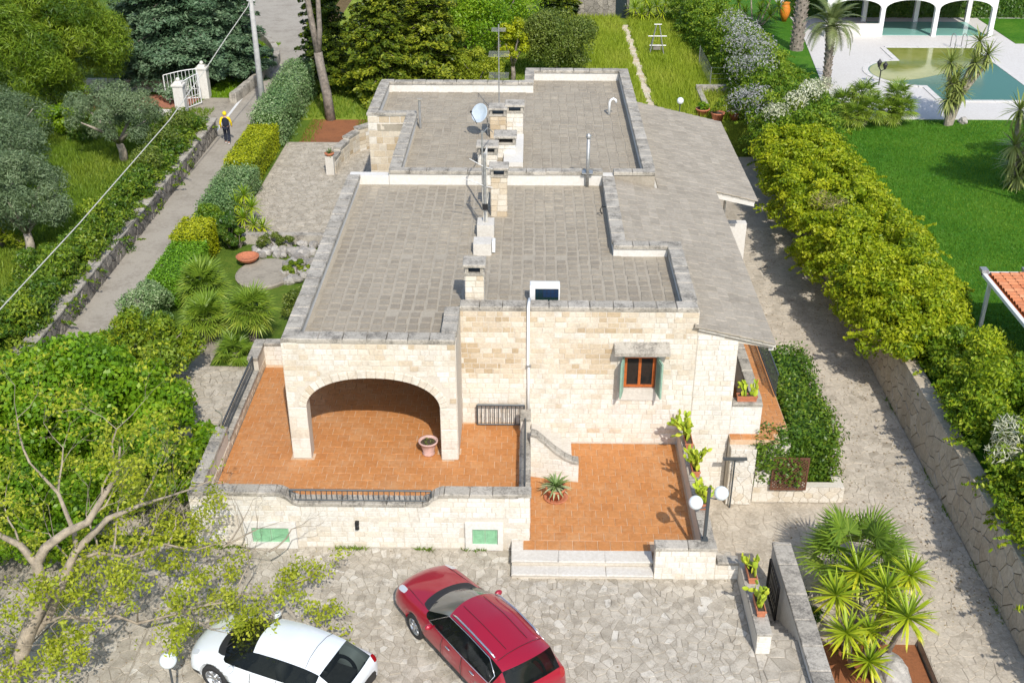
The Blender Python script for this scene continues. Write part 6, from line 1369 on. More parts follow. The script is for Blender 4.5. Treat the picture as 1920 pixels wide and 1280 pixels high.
# ------------------------------------------------------------------ on the roofs
def chimney(label, p, wx, wy, h, tint, seed, cap=.12, group="stone chimneys"):
    r_ = empty("chimney", p, label, "chimney", group); m = MB(); m.box(-wx + .012, wx - .012, -wy + .012, wy - .012, -.05, h); m.build("shaft", M_MORTAR, r_); P = Pieces(); g = np.random.default_rng(seed); n = max(2, round(h / .2)); c = h / n
    for r in range(n):
        for sd in range(4):
            ax = wx if sd % 2 == 0 else wy; of = wy if sd % 2 == 0 else wx; k = 1 if ax < .22 else 2; cut = g.uniform(-.3, .3) * ax if k == 2 else 0; ed = [-ax, cut, ax] if k == 2 else [-ax, ax]
            for a, b in zip(ed[:-1], ed[1:]):
                cm = (a + b) / 2; s_ = 1 if sd in (0, 3) else -1; t_ = tint + g.normal(0, .12); q = of - .012
                if sd % 2 == 0: P.slab((cm, -q * s_, (r + .5) * c), ((b - a - .012) * s_, 0, 0), (0, 0, c - .012), (0, -.05 * s_, 0), t_)
                else: P.slab((-q * s_ if sd == 3 else q, cm, (r + .5) * c), (0, (b - a - .012), 0), (0, 0, c - .012), ((.05 if sd == 1 else -.05), 0, 0), t_)
    P.build("brick", M_BRICK, r_)
    m = MB(); m.box(-wx - .04, wx + .04, -wy - .04, wy + .04, h, h + .07); m.tint = .6; m.build("collar", M_COPING, r_)
    for x in (-1, 1):
        for y in (-1, 1): m = MB(); m.tint = .6; m.box(x * wx - .05 * (x + 1) + .01 * x, x * wx - .05 * (x - 1) + .01 * x, y * wy - .05 * (y + 1), y * wy - .05 * (y - 1), h + .07, h + .26); m.build("cap_post", M_COPING, r_)
    m = MB(); m.box(-wx + .06, wx - .06, -wy + .06, wy - .06, h + .0705, h + .09); m.build("flue_opening", M_DARKIRON, r_)
    m = MB(); m.tint = .75; m.box(-wx - .07, wx + .07, -wy - .07, wy + .07, h + .26, h + .26 + cap * .7, .02); m.build("cap_slab", M_COPING, r_); return r_
chimney("stone chimney nearest the front parapet, left of the air conditioner", (-1.56, 29.35, 4.55), .26, .26, 1.12, .62, 521)
chimney("tall slim tan stone chimney against the dividing parapet", (-1.04, 36.4, 4.55), .27, .27, 1.46, .42, 522)
chimney("paired rear chimney with pale face, farthest of the row", (-.62, 45.0, 4.6), .33, .33, 1.0, .85, 523)
chimney("darker weathered chimney beside the dish, left of the pale one", (-1.30, 44.7, 4.6), .32, .32, .95, .2, 524)
chimney("wide white-faced chimney in the middle of the row", (-.95, 42.4, 4.6), .38, .36, .55, .9, 525)
chimney("low chimney just behind the dividing parapet, left of the others", (-1.62, 41.5, 4.6), .36, .32, .45, .75, 526)
m = MB(); m.box(-1.0, -.25, 41.0, 44.4, 4.58, 4.80); m.tint = .9; tag(m.build("flue_casing", M_PLASTER), "long low white-plastered flue casing linking the rear chimneys", "casing")
# blocks at the foot of the masts
m = MB(); m.box(-1.72, -1.16, 34.3, 34.95, 4.55, 5.02); o = m.build("mast_base", M_GREYSLAB); tag(o, "grey block at the foot of the cable-wrapped mast", "block")
m = MB(); m.box(-1.78, -1.2, 32.9, 33.5, 4.55, 4.95); o = m.build("junction_block", M_GREYSLAB); tag(o, "pale block in front of the mast with a white box beside it", "block")
m = MB(); m.box(-1.18, -1.08, 33.0, 33.3, 4.62, 5.0, .01); o = m.build("junction_box", M_WHITE); tag(o, "small white electrical box on the block's side", "junction box")
def mast(name, label, p, h, r=.025):
    r_ = empty(name, p, label, "aerial", "roof aerials"); m = MB(); m.tube([(0, 0, 0), (0, 0, h)], r, 7); m.build("mast", M_GALV, r_); return r_
a = mast("cable_mast", "leaning mast wrapped in pale cables, rising from the grey block", (-1.45, 34.6, 5.02), 2.35, .045)
m = MB()
for k in range(4): m.tube([(.06 * math.cos(k * 1.7), .06 * math.sin(k * 1.7), 0), (.10 * math.cos(k * 1.7 + 1), .07, .9), (.07 * math.cos(k * 1.7), .06, 2.2), (.05, .9, 2.3)], .014, 4)
m.build("cable", plain("pale_cable", (.55, .52, .45), .6), a); m = MB(); m.box(-.09, .09, -.1, -.04, .45, .65); m.build("amplifier", M_DARKIRON, a)
for z, l in ((1.9, .5), (1.25, .75)):
    m = MB(); m.tube([(-l, .1, z + .25), (0, 0, z), (.25, 0, z - .05)], .016, 5); m.build("guy_arm", M_GALV, a)
b_ = mast("cable_mast", "second thin mast close behind the cable-wrapped one", (-1.62, 36.7, 4.55), 2.9, .032)
m = MB(); m.tube([(0, 0, 2.8), (.1, 2.5, 2.2), (.2, 5.0, 1.2)], .018, 4); m.build("cable", M_GALV, b_)
t_ = mast("tv_aerial", "tall thin television aerial with two cross-shaped yagis", (-1.32, 46.9, 4.6), 4.05, .024)
for z, sc in ((3.85, .7), (2.85, 1.0), (1.95, 1.0)):
    m = MB(); m.tube([(0, -.55 * sc, z), (0, .45 * sc, z)], .014, 4)
    for k in range(6): y = -.5 * sc + k * .17 * sc; m.tube([(-.42 * sc, y, z), (.42 * sc, y, z)], .009, 4)
    m.build("yagi", M_GALV, t_)
m = MB(); m.box(-.32, .32, -.3, .3, -.02, .12); m.build("base_slab", M_COPING, t_)
ds = empty("satellite_dish", (-1.95, 44.6, 4.6), "grey-white satellite dish tilted on its bracket beside the chimneys", "satellite dish")
m = MB(); m.tube([(.25, .1, 0), (.2, .1, .75), (0, 0, .9)], .03, 6); m.build("mast", M_GALV, ds)
Rm = (Matrix.Translation((-.05, -.1, 1.02)) @ Matrix.Rotation(R(-38), 4, 'Z') @ Matrix.Rotation(R(63), 4, 'X')); m = MB(); prof = [(.0, 0), (.15, .013), (.28, .046), (.39, .096), (.40, .105), (.385, .105), (.275, .058), (.15, .025), (0, .013)]; m.lathe(prof, 24); m.v = [tuple(Rm @ Vector(v)) for v in m.v]; m.build("dish", plain("dish_paint", (.50, .56, .60), .35, .1), ds, True)
m = MB(); m.tube([tuple(Rm @ Vector((0, -.45, .05))), tuple(Rm @ Vector((0, -.12, .62)))], .015, 5); m.sphere(tuple(Rm @ Vector((0, -.08, .64))), .05, 8, 6); m.build("feed_arm", M_DARKIRON, ds)
vp_ = empty("vent_pipe", (2.13, 39.05, 4.55), "tall grey flue pipe with a small cap on the dividing parapet", "vent pipe"); m = MB(); m.tube([(0, 0, 0), (0, 0, 1.85)], .065, 10); m.build("pipe", M_GALV, vp_, True); m = MB(); m.lathe([(.07, 1.87), (.10, 1.9), (.10, 1.97), (.03, 2.05), (0, 2.05)], 10); m.build("cap", M_GALV, vp_); m = MB(); m.box(-.2, .2, -.05, .3, .52, .56); m.build("bracket", M_GALV, vp_)
gp_ = empty("gooseneck_vent", (3.45, 47.6, 4.6), "white gooseneck vent pipe on the rear roof", "vent pipe"); m = MB(); m.tube([(0, 0, 0), (0, 0, .55), (.05, 0, .68), (.16, 0, .74), (.26, 0, .68), (.28, 0, .56)], .055, 9); m.build("pipe", M_WHITE, gp_, True)
hk = empty("cable_hook", (2.71, 36.2, 4.85), "small black hook on the inner parapet face", "hook"); m = MB(); m.tube([(0, 0, .05), (-.2, 0, .1), (-.26, 0, -.05), (-.18, .0, -.2)], .02, 5); m.build("hook", M_DARKIRON, hk)
cp = empty("corner_pipe", (-4.6, 45.6, 4.6), "slim grey pipe standing inside the rear parapet corner", "pipe"); m = MB(); m.tube([(0, 0, 0), (0, 0, 1.25)], .05, 8); m.build("pipe", M_GALV, cp); m = MB(); m.box(-.08, .12, -.08, .08, 1.25, 1.3); m.build("cap", M_COPING, cp)
ac = empty("air_conditioner", (.48, 29.45, 4.57), "white air conditioning unit with a dark gridded back behind the front parapet", "air conditioner"); m = MB(); m.box(-.44, .44, 0, .34, .06, .60, .02); m.build("casing", M_WHITE, ac)
m = MB(); m.box(-.28, .40, -.012, -.002, .10, .50); m.build("coil_backing", M_DARKIRON, ac)
for i in range(6):
    for j in range(3): m = MB(); m.tint = .9 if j > 0 and i > 1 else .1 + .2 * j; x = -.275 + i * .113; z = .105 + j * .13; m.box(x, x + .103, -.018, -.0125, z, z + .12); m.build("grille_cell", M_CELL, ac)
m = MB(); m.box(-.35, -.25, .02, .3, 0, .06); m.box(.25, .35, .02, .3, 0, .06); m.build("foot", M_DARKIRON, ac)

# ------------------------------------------------------------------ cars
def car_paint(name, col, rough=.25, flake=.0, coat=1.0, metal=0.0):
    t = NT(name); t.bsdf(col, rough, metal, coat=coat); return t.m
M_RED = car_paint("red_car_paint", (.34, .003, .022), .38, metal=.15); M_WCAR = car_paint("white_car_paint", (.72, .76, .78), .28)
M_BLACKP = plain("black_plastic", (.02, .02, .021), .55, var=.1); M_TYRE = plain("tyre_rubber", (.022, .022, .022), .85); M_RIM = plain("alloy_rim", (.55, .56, .57), .3, .85, var=.05); M_CHROME = plain("satin_chrome", (.75, .75, .76), .2, .9, var=.03)
t = NT("tail_lamp_red"); t.bsdf((.35, .008, .01), .15, coat=1); M_TAIL = t.m
t = NT("head_lamp_glass"); t.bsdf((.55, .57, .58), .08, coat=1); M_HEAD = t.m
t = NT("car_glass"); k_ = t.bsdf((.012, .015, .015), .04, spec=.4); tp = t.n("ShaderNodeBsdfTransparent"); tp.inputs[0].default_value = (.55, .60, .57, 1); mx = t.n("ShaderNodeMixShader"); mx.inputs[0].default_value = .45
t.link(tp.outputs[0], mx.inputs[1]); t.link(k_.outputs[0], mx.inputs[2]); t.link(mx.outputs[0], t.out.inputs[0]); M_CGL = t.m
M_SEAT = plain("grey_car_seat", (.11, .10, .095), .85, var=.2)
t = NT("windscreen_glass"); t.bsdf((.15, .14, .115), .08, spec=.5); M_WSC = t.m
M_PLATE = plain("plate_white", (.7, .7, .7), .4); M_PLATEB = plain("plate_blue", (.02, .06, .4), .4)

def make_car(name, label, loc, heading, S, paint, mats, wheels, rails, extras, length, tyre_r=.345, tyre_w=.225, arch_trim=False):
    """S: stations from tail to nose, each (x, [(y, z) from sill to centre line], [face kinds per ring])."""
    root = empty(name, loc, label, "car", None, heading); bm = bmesh.new(); rows = []
    for x, ring, kinds in S:
        L_ = [bm.verts.new((x + (p[2] if len(p) > 2 else 0), p[0], p[1])) for p in ring]; Rr = [bm.verts.new((x + (p[2] if len(p) > 2 else 0), -p[0], p[1])) for p in ring[:-1]]
        rows.append(L_ + Rr[::-1])
    nr = len(S[0][1]); KI = {"b": 0, "w": 1, "r": 2, "s": 3, "t": 4, "k": 5, "h": 6, "l": 7}
    for i in range(len(rows) - 1):
        kd = S[i][2]
        for j in range(len(rows[0]) - 1):
            jj = j if j < nr - 1 else 2 * nr - 3 - j
            f = bm.faces.new((rows[i][j], rows[i][j + 1], rows[i + 1][j + 1], rows[i + 1][j])); f.material_index = KI[kd[jj]]
    n = len(rows[0])
    for i in range(len(rows) - 1): f = bm.faces.new((rows[i][n - 1], rows[i][0], rows[i + 1][0], rows[i + 1][n - 1])); f.material_index = 5
    for rw_, rev in ((rows[0], False), (rows[-1], True)):
        f = bm.faces.new(rw_ if not rev else rw_[::-1]); f.material_index = 5
    cl = bm.edges.layers.float.new("crease_edge")
    for e in bm.edges:
        ks = {f.material_index for f in e.link_faces}
        if len(ks) > 1: e[cl] = .55
    bmesh.ops.recalc_face_normals(bm, faces=bm.faces[:])
    me = bpy.data.meshes.new("shell"); bm.to_mesh(me); bm.free(); tmp = bpy.data.objects.new("shell", me); COL.objects.link(tmp)
    sm = tmp.modifiers.new("s", 'SUBSURF'); sm.levels = 2; sm.render_levels = 2
    cut = MB()
    for x, y in wheels: cut.tube([(x, y - .2 * np.sign(y), tyre_r), (x, y + .4 * np.sign(y), tyre_r)], tyre_r + .055, 28)
    cme = bpy.data.meshes.new("cut"); cme.from_pydata(cut.v, [], cut.f); cob = bpy.data.objects.new("cut", cme); COL.objects.link(cob); cbm = bmesh.new(); cbm.from_mesh(cme); bmesh.ops.recalc_face_normals(cbm, faces=cbm.faces[:]); cbm.to_mesh(cme); cbm.free()
    for _ in range(1):
        bo = tmp.modifiers.new("b", 'BOOLEAN'); bo.operation = 'DIFFERENCE'; bo.object = cob; bo.solver = 'EXACT'
    dg = bpy.context.evaluated_depsgraph_get(); ev = tmp.evaluated_get(dg); em = bpy.data.meshes.new_from_object(ev)
    co_ = np.array([v.co[:] for v in em.vertices]); by = {}
    for p in em.polygons: by.setdefault(p.material_index, []).append([co_[i] for i in p.vertices])
    bpy.data.objects.remove(tmp); bpy.data.objects.remove(cob)
    names = {0: ("body", paint), 1: ("windscreen", mats["w"]), 2: ("rear_window", mats["g"]), 3: ("side_window", mats["g"]), 4: ("tail_light", M_TAIL), 5: ("underbody", M_BLACKP), 6: ("headlight", M_HEAD), 7: ("lower_trim", M_BLACKP)}
    def emit(nm, mt, polys, smooth=True):
        key = {}; V = []; F = []
        for q in polys:
            f = []
            for p in q:
                k = (round(p[0], 4), round(p[1], 4), round(p[2], 4))
                if k not in key: key[k] = len(V); V.append(k)
                f.append(key[k])
            if len(set(f)) > 2: F.append(tuple(dict.fromkeys(f)))
        mb = MB(); mb.add(V, F); return mb.build(nm, mt, root, smooth)
    for mi, polys in by.items():
        nm, mt = names.get(mi, names[5])
        if mi in (3, 4, 6, 7):
            for sg in (1, -1):
                ps = [q for q in polys if np.mean([p[1] for p in q]) * sg > 0]
                if mi == 3:
                    xs = [np.mean([p[0] for p in q]) for q in ps]
                    for lo, hi in extras["split"]: 
                        pp = [q for q, x in zip(ps, xs) if lo <= x < hi]
                        if pp: emit(nm, mt, pp)
                elif ps: emit(nm, mt, ps)
        else: emit(nm, mt, polys)
    for sx in (-.05, -.85):
        for sy in (-.36, .36):
            m = MB(); m.box(sx - .25, sx + .25, sy - .24, sy + .24, .42, .62, .05); m.box(sx - .34, sx - .20, sy - .23, sy + .23, .60, 1.12, .06); m.box(sx - .33, sx - .24, sy - .12, sy + .12, 1.14, 1.28, .04); m.build("seat", M_SEAT, root, True)
    m = MB(); m.box(.62, 1.0, -.68, .68, .55, .88, .08); m.build("dashboard", M_BLACKP, root)
    m = MB(); m.tube([(.52 + .05 * math.sin(a), .36 + .18 * math.cos(a), .92 + .17 * math.sin(a)) for a in np.linspace(0, 2 * PI, 15)], .018, 5); m.build("steering_wheel", M_BLACKP, root)
    m = MB(); m.box(-1.6, .9, -.74, .74, .30, .36); m.build("cabin_floor", M_SEAT, root)
    for x, y in wheels:
        sg = np.sign(y); m = MB(); R_ = tyre_r
        def ringy(prof):
            V = []; F = []; N_ = 30
            for r_, yy in prof: V += [(x + r_ * math.cos(2 * PI * k / N_), y + sg * yy, R_ + r_ * math.sin(2 * PI * k / N_)) for k in range(N_)]
            for i in range(len(prof) - 1):
                for k in range(N_): F.append((i * N_ + k, i * N_ + (k + 1) % N_, (i + 1) * N_ + (k + 1) % N_, (i + 1) * N_ + k))
            return V, F
        m.add(*ringy([(R_ * .62, -.21), (R_ * .9, -.22), (R_, -.19), (R_, -.03), (R_ * .93, 0), (R_ * .66, .0), (R_ * .64, -.03)])); wo = m.build("wheel", M_TYRE, root, True)
        m = MB(); m.add(*ringy([(R_ * .66, -.005), (R_ * .60, -.02), (R_ * .57, -.07), (R_ * .2, -.075)]))
        for k in range(5):
            a = 2 * PI * k / 5; 
            for da in (-.16, .16):
                p0 = (x + .05 * math.cos(a), y - sg * .03, R_ + .05 * math.sin(a)); p1 = (x + R_ * .62 * math.cos(a + da), y - sg * .02, R_ + R_ * .62 * math.sin(a + da)); m.tube([p0, p1], .02, 4)
        m.add(*ringy([(.075, -.075), (.075, -.02), (.03, -.01), (.001, -.01)])); m.build("rim", M_RIM, wo, True)
    for sg in (1, -1):
        mx, my, mz = extras["mirror"]; m = MB(); m.sphere((mx, sg * (my + .10), mz), .11, 12, 8, (.65, 1.0, .72)); m.tube([(mx, sg * (my - .06), mz - .05), (mx, sg * (my + .05), mz - .02)], .025, 5); m.build("wing_mirror", extras.get("mirror_mat", paint), root, True)
        for hx, hy, hz in extras["handles"]: m = MB(); m.sphere((hx, sg * hy, hz), .1, 10, 6, (1.0, .22, .2)); m.build("door_handle", extras["hmat"], root, True)
        for pts in rails: m = MB(); m.tube([(p[0], sg * p[1], p[2]) for p in pts], .022, 6); m.build("roof_rail", M_CHROME, root, True)
        for pts in extras["wipers"]: m = MB(); m.tube([(p[0], p[1] * sg if sg > 0 else p[1] - .62, p[2]) for p in pts], .013, 4); m.build("wiper", M_BLACKP, root)
        for pts in extras.get("window_trim", []): m = MB(); m.tube([(p[0], sg * p[1], p[2]) for p in pts], .012, 4); m.build("window_trim", M_CHROME, root, True)
        for pts in extras.get("seams", []): m = MB(); m.tube([(p[0], sg * p[1], p[2]) for p in pts], .006, 4); m.build("panel_gap", M_BLACKP, root)
    return root
# red SUV
def K(s): return list(s)
SUV = [
 (-2.180, [(.62, .28), (.66, .36), (.66, .50), (.62, .62), (.50, .66), (.28, .68), (0, .68)], K("lbbbbb")),
 (-2.170, [(.80, .28, .08), (.86, .40, .03), (.86, .58, .02), (.80, .78, -.0), (.62, .84, -.03), (.34, .86, -.05), (0, .86, -.05)], K("lbbtbb")),
 (-2.020, [(.84, .26), (.91, .42), (.92, .70), (.86, .98, -.02), (.70, 1.04, -.06), (.38, 1.06, -.10), (0, 1.07, -.11)], K("lbbbrr")),
 (-1.620, [(.84, .24), (.915, .44), (.925, .76), (.87, 1.04), (.66, 1.44, -.14), (.36, 1.555, -.28), (0, 1.58, -.31)], K("lbbsbb")),
 (-1.450, [(.84, .23), (.91, .44), (.925, .76), (.875, 1.05), (.645, 1.50), (.35, 1.60), (0, 1.625)], K("lbbsbb")),
 (-0.550, [(.84, .22), (.905, .44), (.92, .75), (.875, 1.02), (.655, 1.545), (.36, 1.655), (0, 1.675)], K("lbbsbb")),
 (-0.420, [(.84, .22), (.905, .44), (.92, .75), (.875, 1.02), (.655, 1.545), (.36, 1.655), (0, 1.675)], K("lbbsbb")),
 (0.350, [(.84, .22), (.905, .44), (.92, .74), (.87, .99), (.63, 1.475), (.36, 1.59, .06), (0, 1.615, .10)], K("lbbsww")),
 (1.213, [(.84, .22), (.905, .44), (.92, .74), (.84, .975), (.70, 1.03, -.02), (.38, 1.085, .14), (0, 1.10, .20)], K("lbbbkk")),
 (1.441, [(.84, .23), (.91, .44), (.925, .74), (.83, .965), (.68, 1.01, .05), (.38, 1.055, .14), (0, 1.07, .18)], K("lbbbbb")),
 (2.181, [(.83, .24), (.90, .44), (.90, .70), (.79, .90), (.63, .95, .02), (.36, .985, .04), (0, 1.0, .05)], K("lbbhbb")),
 (2.579, [(.82, .25, -.08), (.86, .42, -.06), (.85, .62, -.05), (.77, .80, -.02), (.60, .86, .02), (.34, .89, .07), (0, .90, .09)], K("lbbbbb")),
 (2.750, [(.76, .26, -.14), (.79, .42, -.12), (.78, .56, -.10), (.70, .67, -.06), (.55, .72, .0), (.30, .74, .05), (0, .75, .07)], K("llllll")),
 (2.764, [(.72, .25, -.14), (.72, .30, -.13), (.70, .34, -.11), (.64, .38, -.07), (.50, .40, .0), (.28, .42, .04), (0, .42, .06)], K("llllll"))]
TRM = [(.95, .845, .985), (.35, .645, 1.455), (-.5, .672, 1.525), (-1.3, .665, 1.478), (-1.62, .76, 1.26), (-1.55, .885, 1.05), (-.5, .888, 1.02), (.95, .845, .985)]
make_car("red_car", "glossy red SUV with silver roof rails parked by the entrance steps", (-1.04, 19.74, .0), R(180 - 53), SUV, M_RED, {"w": M_WSC, "g": M_CGL}, [(1.58, .905), (1.58, -.905), (-1.30, .905), (-1.30, -.905)],
   [[(.25, .60, 1.54), (.1, .61, 1.60), (-.5, .625, 1.63), (-1.2, .62, 1.60), (-1.42, .61, 1.55)]],
   {"split": [(-3, -1.35), (-1.35, -.48), (-.48, 3)], "mirror": (.72, .90, 1.04), "handles": [(.05, .925, .86), (-.95, .93, .90)], "hmat": M_CHROME, "wipers": [[(1.30, .55, 1.09), (1.12, .1, 1.17)]], "window_trim": [TRM],
    "seams": [[(.34, .93, .40), (.34, .935, .74), (.30, .885, .97)], [(-.49, .925, .40), (-.49, .937, .74), (-.49, .886, 1.0)], [(1.22, .70, 1.02), (2.15, .62, .965), (2.55, .56, .86)], [(.3, .28, 1.615), (-.5, .30, 1.664), (-1.4, .29, 1.612)], [(-1.52, 0, 1.622), (-1.52, .35, 1.60), (-1.5, .60, 1.51)]]}, 4.4)
# white hatchback, its tail near the red car
HAT = [
 (-2.12, [(.60, .30), (.64, .38), (.64, .50), (.60, .60), (.48, .64), (.26, .66), (0, .66)], K("lbbbbb")),
 (-2.10, [(.78, .28, .08), (.84, .40, .03), (.84, .56, .02), (.78, .74), (.60, .80, -.02), (.33, .82, -.04), (0, .82, -.04)], K("lbbtbb")),
 (-1.96, [(.82, .25), (.88, .42), (.88, .66), (.81, .90), (.64, .95, -.04), (.36, .965, -.07), (0, .97, -.08)], K("lbbbrr")),
 (-1.36, [(.82, .22), (.885, .42), (.89, .70), (.83, .95), (.59, 1.26, -.06), (.34, 1.345, -.10), (0, 1.37, -.12)], K("lbbsbb")),
 (-1.10, [(.82, .21), (.88, .42), (.89, .70), (.835, .955), (.585, 1.325), (.34, 1.415), (0, 1.435)], K("lbbsbb")),
 (-.48, [(.82, .20), (.875, .42), (.885, .69), (.835, .94), (.60, 1.355), (.35, 1.45), (0, 1.47)], K("lbbsbb")),
 (-.36, [(.82, .20), (.875, .42), (.885, .69), (.835, .94), (.60, 1.355), (.35, 1.45), (0, 1.47)], K("lbbsbb")),
 (.28, [(.82, .20), (.875, .42), (.885, .69), (.83, .92), (.585, 1.305), (.34, 1.395, .05), (0, 1.415, .09)], K("lbbsww")),
 (1.08, [(.82, .20), (.875, .42), (.885, .69), (.80, .90), (.66, .945, -.02), (.37, .985, .13), (0, 1.0, .19)], K("lbbbkk")),
 (1.24, [(.82, .21), (.88, .42), (.89, .68), (.79, .885), (.64, .925, .04), (.37, .96, .13), (0, .97, .17)], K("lbbbbb")),
 (1.75, [(.81, .23), (.87, .42), (.86, .63), (.75, .80), (.60, .845, .02), (.34, .875, .03), (0, .885, .04)], K("lbbhbb")),
 (2.02, [(.78, .24, -.08), (.82, .40, -.06), (.80, .56, -.05), (.71, .70, -.02), (.56, .75, .02), (.32, .775, .06), (0, .785, .08)], K("lbbbbb")),
 (2.14, [(.70, .25, -.14), (.72, .38, -.12), (.70, .48, -.10), (.63, .57, -.06), (.50, .61, .0), (.28, .63, .05), (0, .63, .07)], K("llllll")),
 (2.15, [(.64, .24, -.14), (.64, .28, -.13), (.62, .31, -.11), (.56, .34, -.07), (.45, .36, .0), (.25, .37, .04), (0, .37, .06)], K("llllll"))]
make_car("white_car", "white hatchback parked under the half-bare tree", (-5.62, 19.02, .0), R(180 - 22), HAT, M_WCAR, {"w": M_CGL, "g": M_CGL}, [(1.30, .87), (1.30, -.87), (-1.26, .87), (-1.26, -.87)], [],
   {"split": [(-3, -1.05), (-1.05, -.42), (-.42, 3)], "mirror": (.70, .86, .95), "handles": [(.02, .89, .79), (-.82, .89, .81)], "hmat": M_WCAR, "wipers": [[(1.16, .52, 1.0), (.98, .05, 1.09)]],
    "seams": [[(.27, .89, .40), (.27, .895, .68), (.25, .85, .90)], [(-.42, .885, .40), (-.42, .895, .68), (-.42, .845, .93)], [(-1.04, 0, 1.447), (-1.06, .35, 1.428), (-1.08, .585, 1.34)]]}, 4.3)

# ------------------------------------------------------------------ the walking person
pr = empty("person", (-16.02, 57.0, .01), "person walking up the lane in yellow jacket, yellow cap and dark vest", "person", None, R(4))
def skin(name, V, E, Rr, mat, parent, root_i=0, lv=2):
    me = bpy.data.meshes.new(name); me.from_pydata(V, E, []); o = bpy.data.objects.new(name, me); COL.objects.link(o); sk = o.modifiers.new("k", 'SKIN'); ss = o.modifiers.new("s", 'SUBSURF'); ss.levels = lv; ss.render_levels = lv
    for i, r in enumerate(Rr): d = me.skin_vertices[0].data[i]; d.radius = r if hasattr(r, "__len__") else (r, r); d.use_root = (i == root_i)
    ev = o.evaluated_get(bpy.context.evaluated_depsgraph_get()); em = bpy.data.meshes.new_from_object(ev); bpy.data.objects.remove(o); em.materials.clear(); return finish(em, name, mat, parent, None, True)
M_SKIN = plain("skin", (.42, .24, .16), .6); M_NAVY = plain("navy_cloth", (.012, .015, .028), .9); M_YELLOW = plain("yellow_cloth", (.78, .56, .01), .8); M_SHOE = plain("white_shoe", (.6, .6, .6), .6)
BV = [(0, 0, .93), (0, .01, 1.12), (0, .03, 1.32), (0, .04, 1.42), (0, .05, 1.50), (0, .06, 1.60), (0, .06, 1.68),
      (-.20, .03, 1.38), (-.27, -.04, 1.12), (-.27, .06, .88), (-.27, .09, .80), (.20, .03, 1.38), (.27, .08, 1.13), (.27, .18, .90), (.27, .21, .82),
      (-.10, 0, .88), (-.11, .14, .50), (-.10, .02, .09), (-.10, .14, .04), (.10, 0, .88), (.11, .02, .48), (.10, -.22, .12), (.10, -.10, .05)]
BE = [(0, 1), (1, 2), (2, 3), (3, 4), (4, 5), (5, 6), (3, 7), (7, 8), (8, 9), (9, 10), (3, 11), (11, 12), (12, 13), (13, 14), (0, 15), (15, 16), (16, 17), (17, 18), (0, 19), (19, 20), (20, 21), (21, 22)]
BR = [(.15, .10), (.14, .095), (.16, .10), (.10, .08), .055, .09, .08, .06, .046, .036, .03, .06, .046, .036, .03, .085, .06, .042, .04, .085, .06, .042, .04]
skin("body", BV, BE, BR, M_SKIN, pr)
skin("trousers", [(0, 0, .96), (-.10, 0, .88), (-.11, .14, .50), (-.10, .02, .12), (.10, 0, .88), (.11, .02, .48), (.10, -.21, .15)], [(0, 1), (1, 2), (2, 3), (0, 4), (4, 5), (5, 6)], [(.165, .115), .105, .082, .066, .105, .082, .066], M_NAVY, pr)
skin("jacket", [(0, .01, 1.0), (0, .02, 1.2), (0, .04, 1.40), (-.20, .03, 1.385), (-.27, -.04, 1.12), (-.27, .06, .90), (.20, .03, 1.385), (.27, .08, 1.13), (.27, .17, .92)], [(0, 1), (1, 2), (2, 3), (3, 4), (4, 5), (2, 6), (6, 7), (7, 8)], [(.165, .115), (.165, .115), (.12, .095), .078, .062, .05, .078, .062, .05], M_YELLOW, pr)
skin("vest", [(0, 0, .90), (0, .01, 1.15), (0, .03, 1.38), (0, .035, 1.44)], [(0, 1), (1, 2), (2, 3)], [(.20, .15), (.205, .15), (.20, .14), (.14, .11)], M_NAVY, pr)
m = MB(); m.sphere((0, .05, 1.635), .118, 14, 10, (.95, 1.08, 1.0)); m.build("hood", M_YELLOW, pr, True)
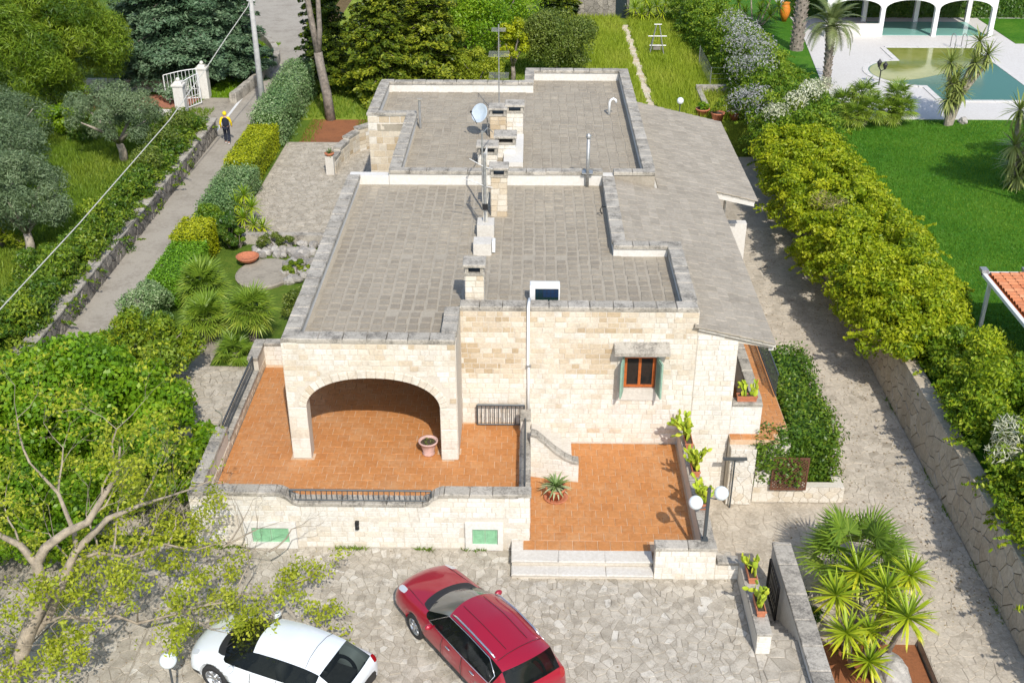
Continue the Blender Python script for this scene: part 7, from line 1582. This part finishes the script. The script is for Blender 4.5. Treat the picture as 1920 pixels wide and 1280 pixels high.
for x, y, z in ((-.10, .09, .05), (.10, -.15, .06)): m = MB(); m.sphere((x, y, z), .12, 10, 6, (.42, 1.05, .42)); m.build("shoe", M_SHOE, pr, True)

# ------------------------------------------------------------------ litter and weeds
g = np.random.default_rng(700); n = 2600
PP = np.column_stack([np.where(g.random(n) < .55, 12.8 - np.abs(g.normal(0, 1.2, n)), g.uniform(6.5, 12.7, n)), g.uniform(22.6, 52, n), np.full(n, -1.606)])
PP = PP[(PP[:, 0] > 9.9) | (PP[:, 1] > 36) | ((PP[:, 1] < 27.6) & (PP[:, 0] > 7.3) & (PP[:, 1] > 24.6))]
V = leaf_arrays(g, PP, np.tile(np.array([0, 0, 1.]), (len(PP), 1)), .075, .045, .2); quads_object("fallen_leaves", V, g.random(len(PP)), lm("dry_leaf", (.16, .10, .05), (.34, .27, .16), (.62, .56, .46), .1, .8), None, "stuff")
n = 1500; PP = np.column_stack([g.uniform(-12.5, 5.3, n), 17 + 6.7 * g.random(n), np.full(n, .018)]); PP = PP[(g.random(n) < .25) | (PP[:, 0] < -5)]
V = leaf_arrays(g, PP, np.tile(np.array([0, 0, 1.]), (len(PP), 1)), .06, .035, .2); quads_object("leaf_litter", V, g.random(len(PP)), MATS["dry_leaf"], None, "stuff")
n = 2600; q = g.random(n); PP = np.column_stack([np.where(q < .6, 12.86 - np.abs(g.normal(0, .05, n)), g.uniform(-8.9, -.5, n)), np.where(q < .6, g.uniform(19, 52, n), 23.80 - np.abs(g.normal(0, .04, n))), np.where(q < .6, -1.62, .0)])
PP = PP[np.sin(PP[:, 0] * 2.1 + PP[:, 1] * 1.3) + np.sin(PP[:, 1] * 2.9 + PP[:, 0] * 3.7) > .55]
blades("wall_weeds", g, PP, .12, .035, L_ORCHG, .3 + .4 * g.random(len(PP)), lean=.7)
n = 3500; PP = np.column_stack([7.15 + 2.9 * g.random(n), 15 + 9 * g.random(n), np.full(n, -1.9)]); PP = PP[np.sin(PP[:, 0] * 2.3 + 1) + np.sin(PP[:, 1] * 1.7) > .45]
blades("bed_weeds", g, PP, .13, .04, L_ORCHG, .25 + .4 * g.random(len(PP)), lean=.7)
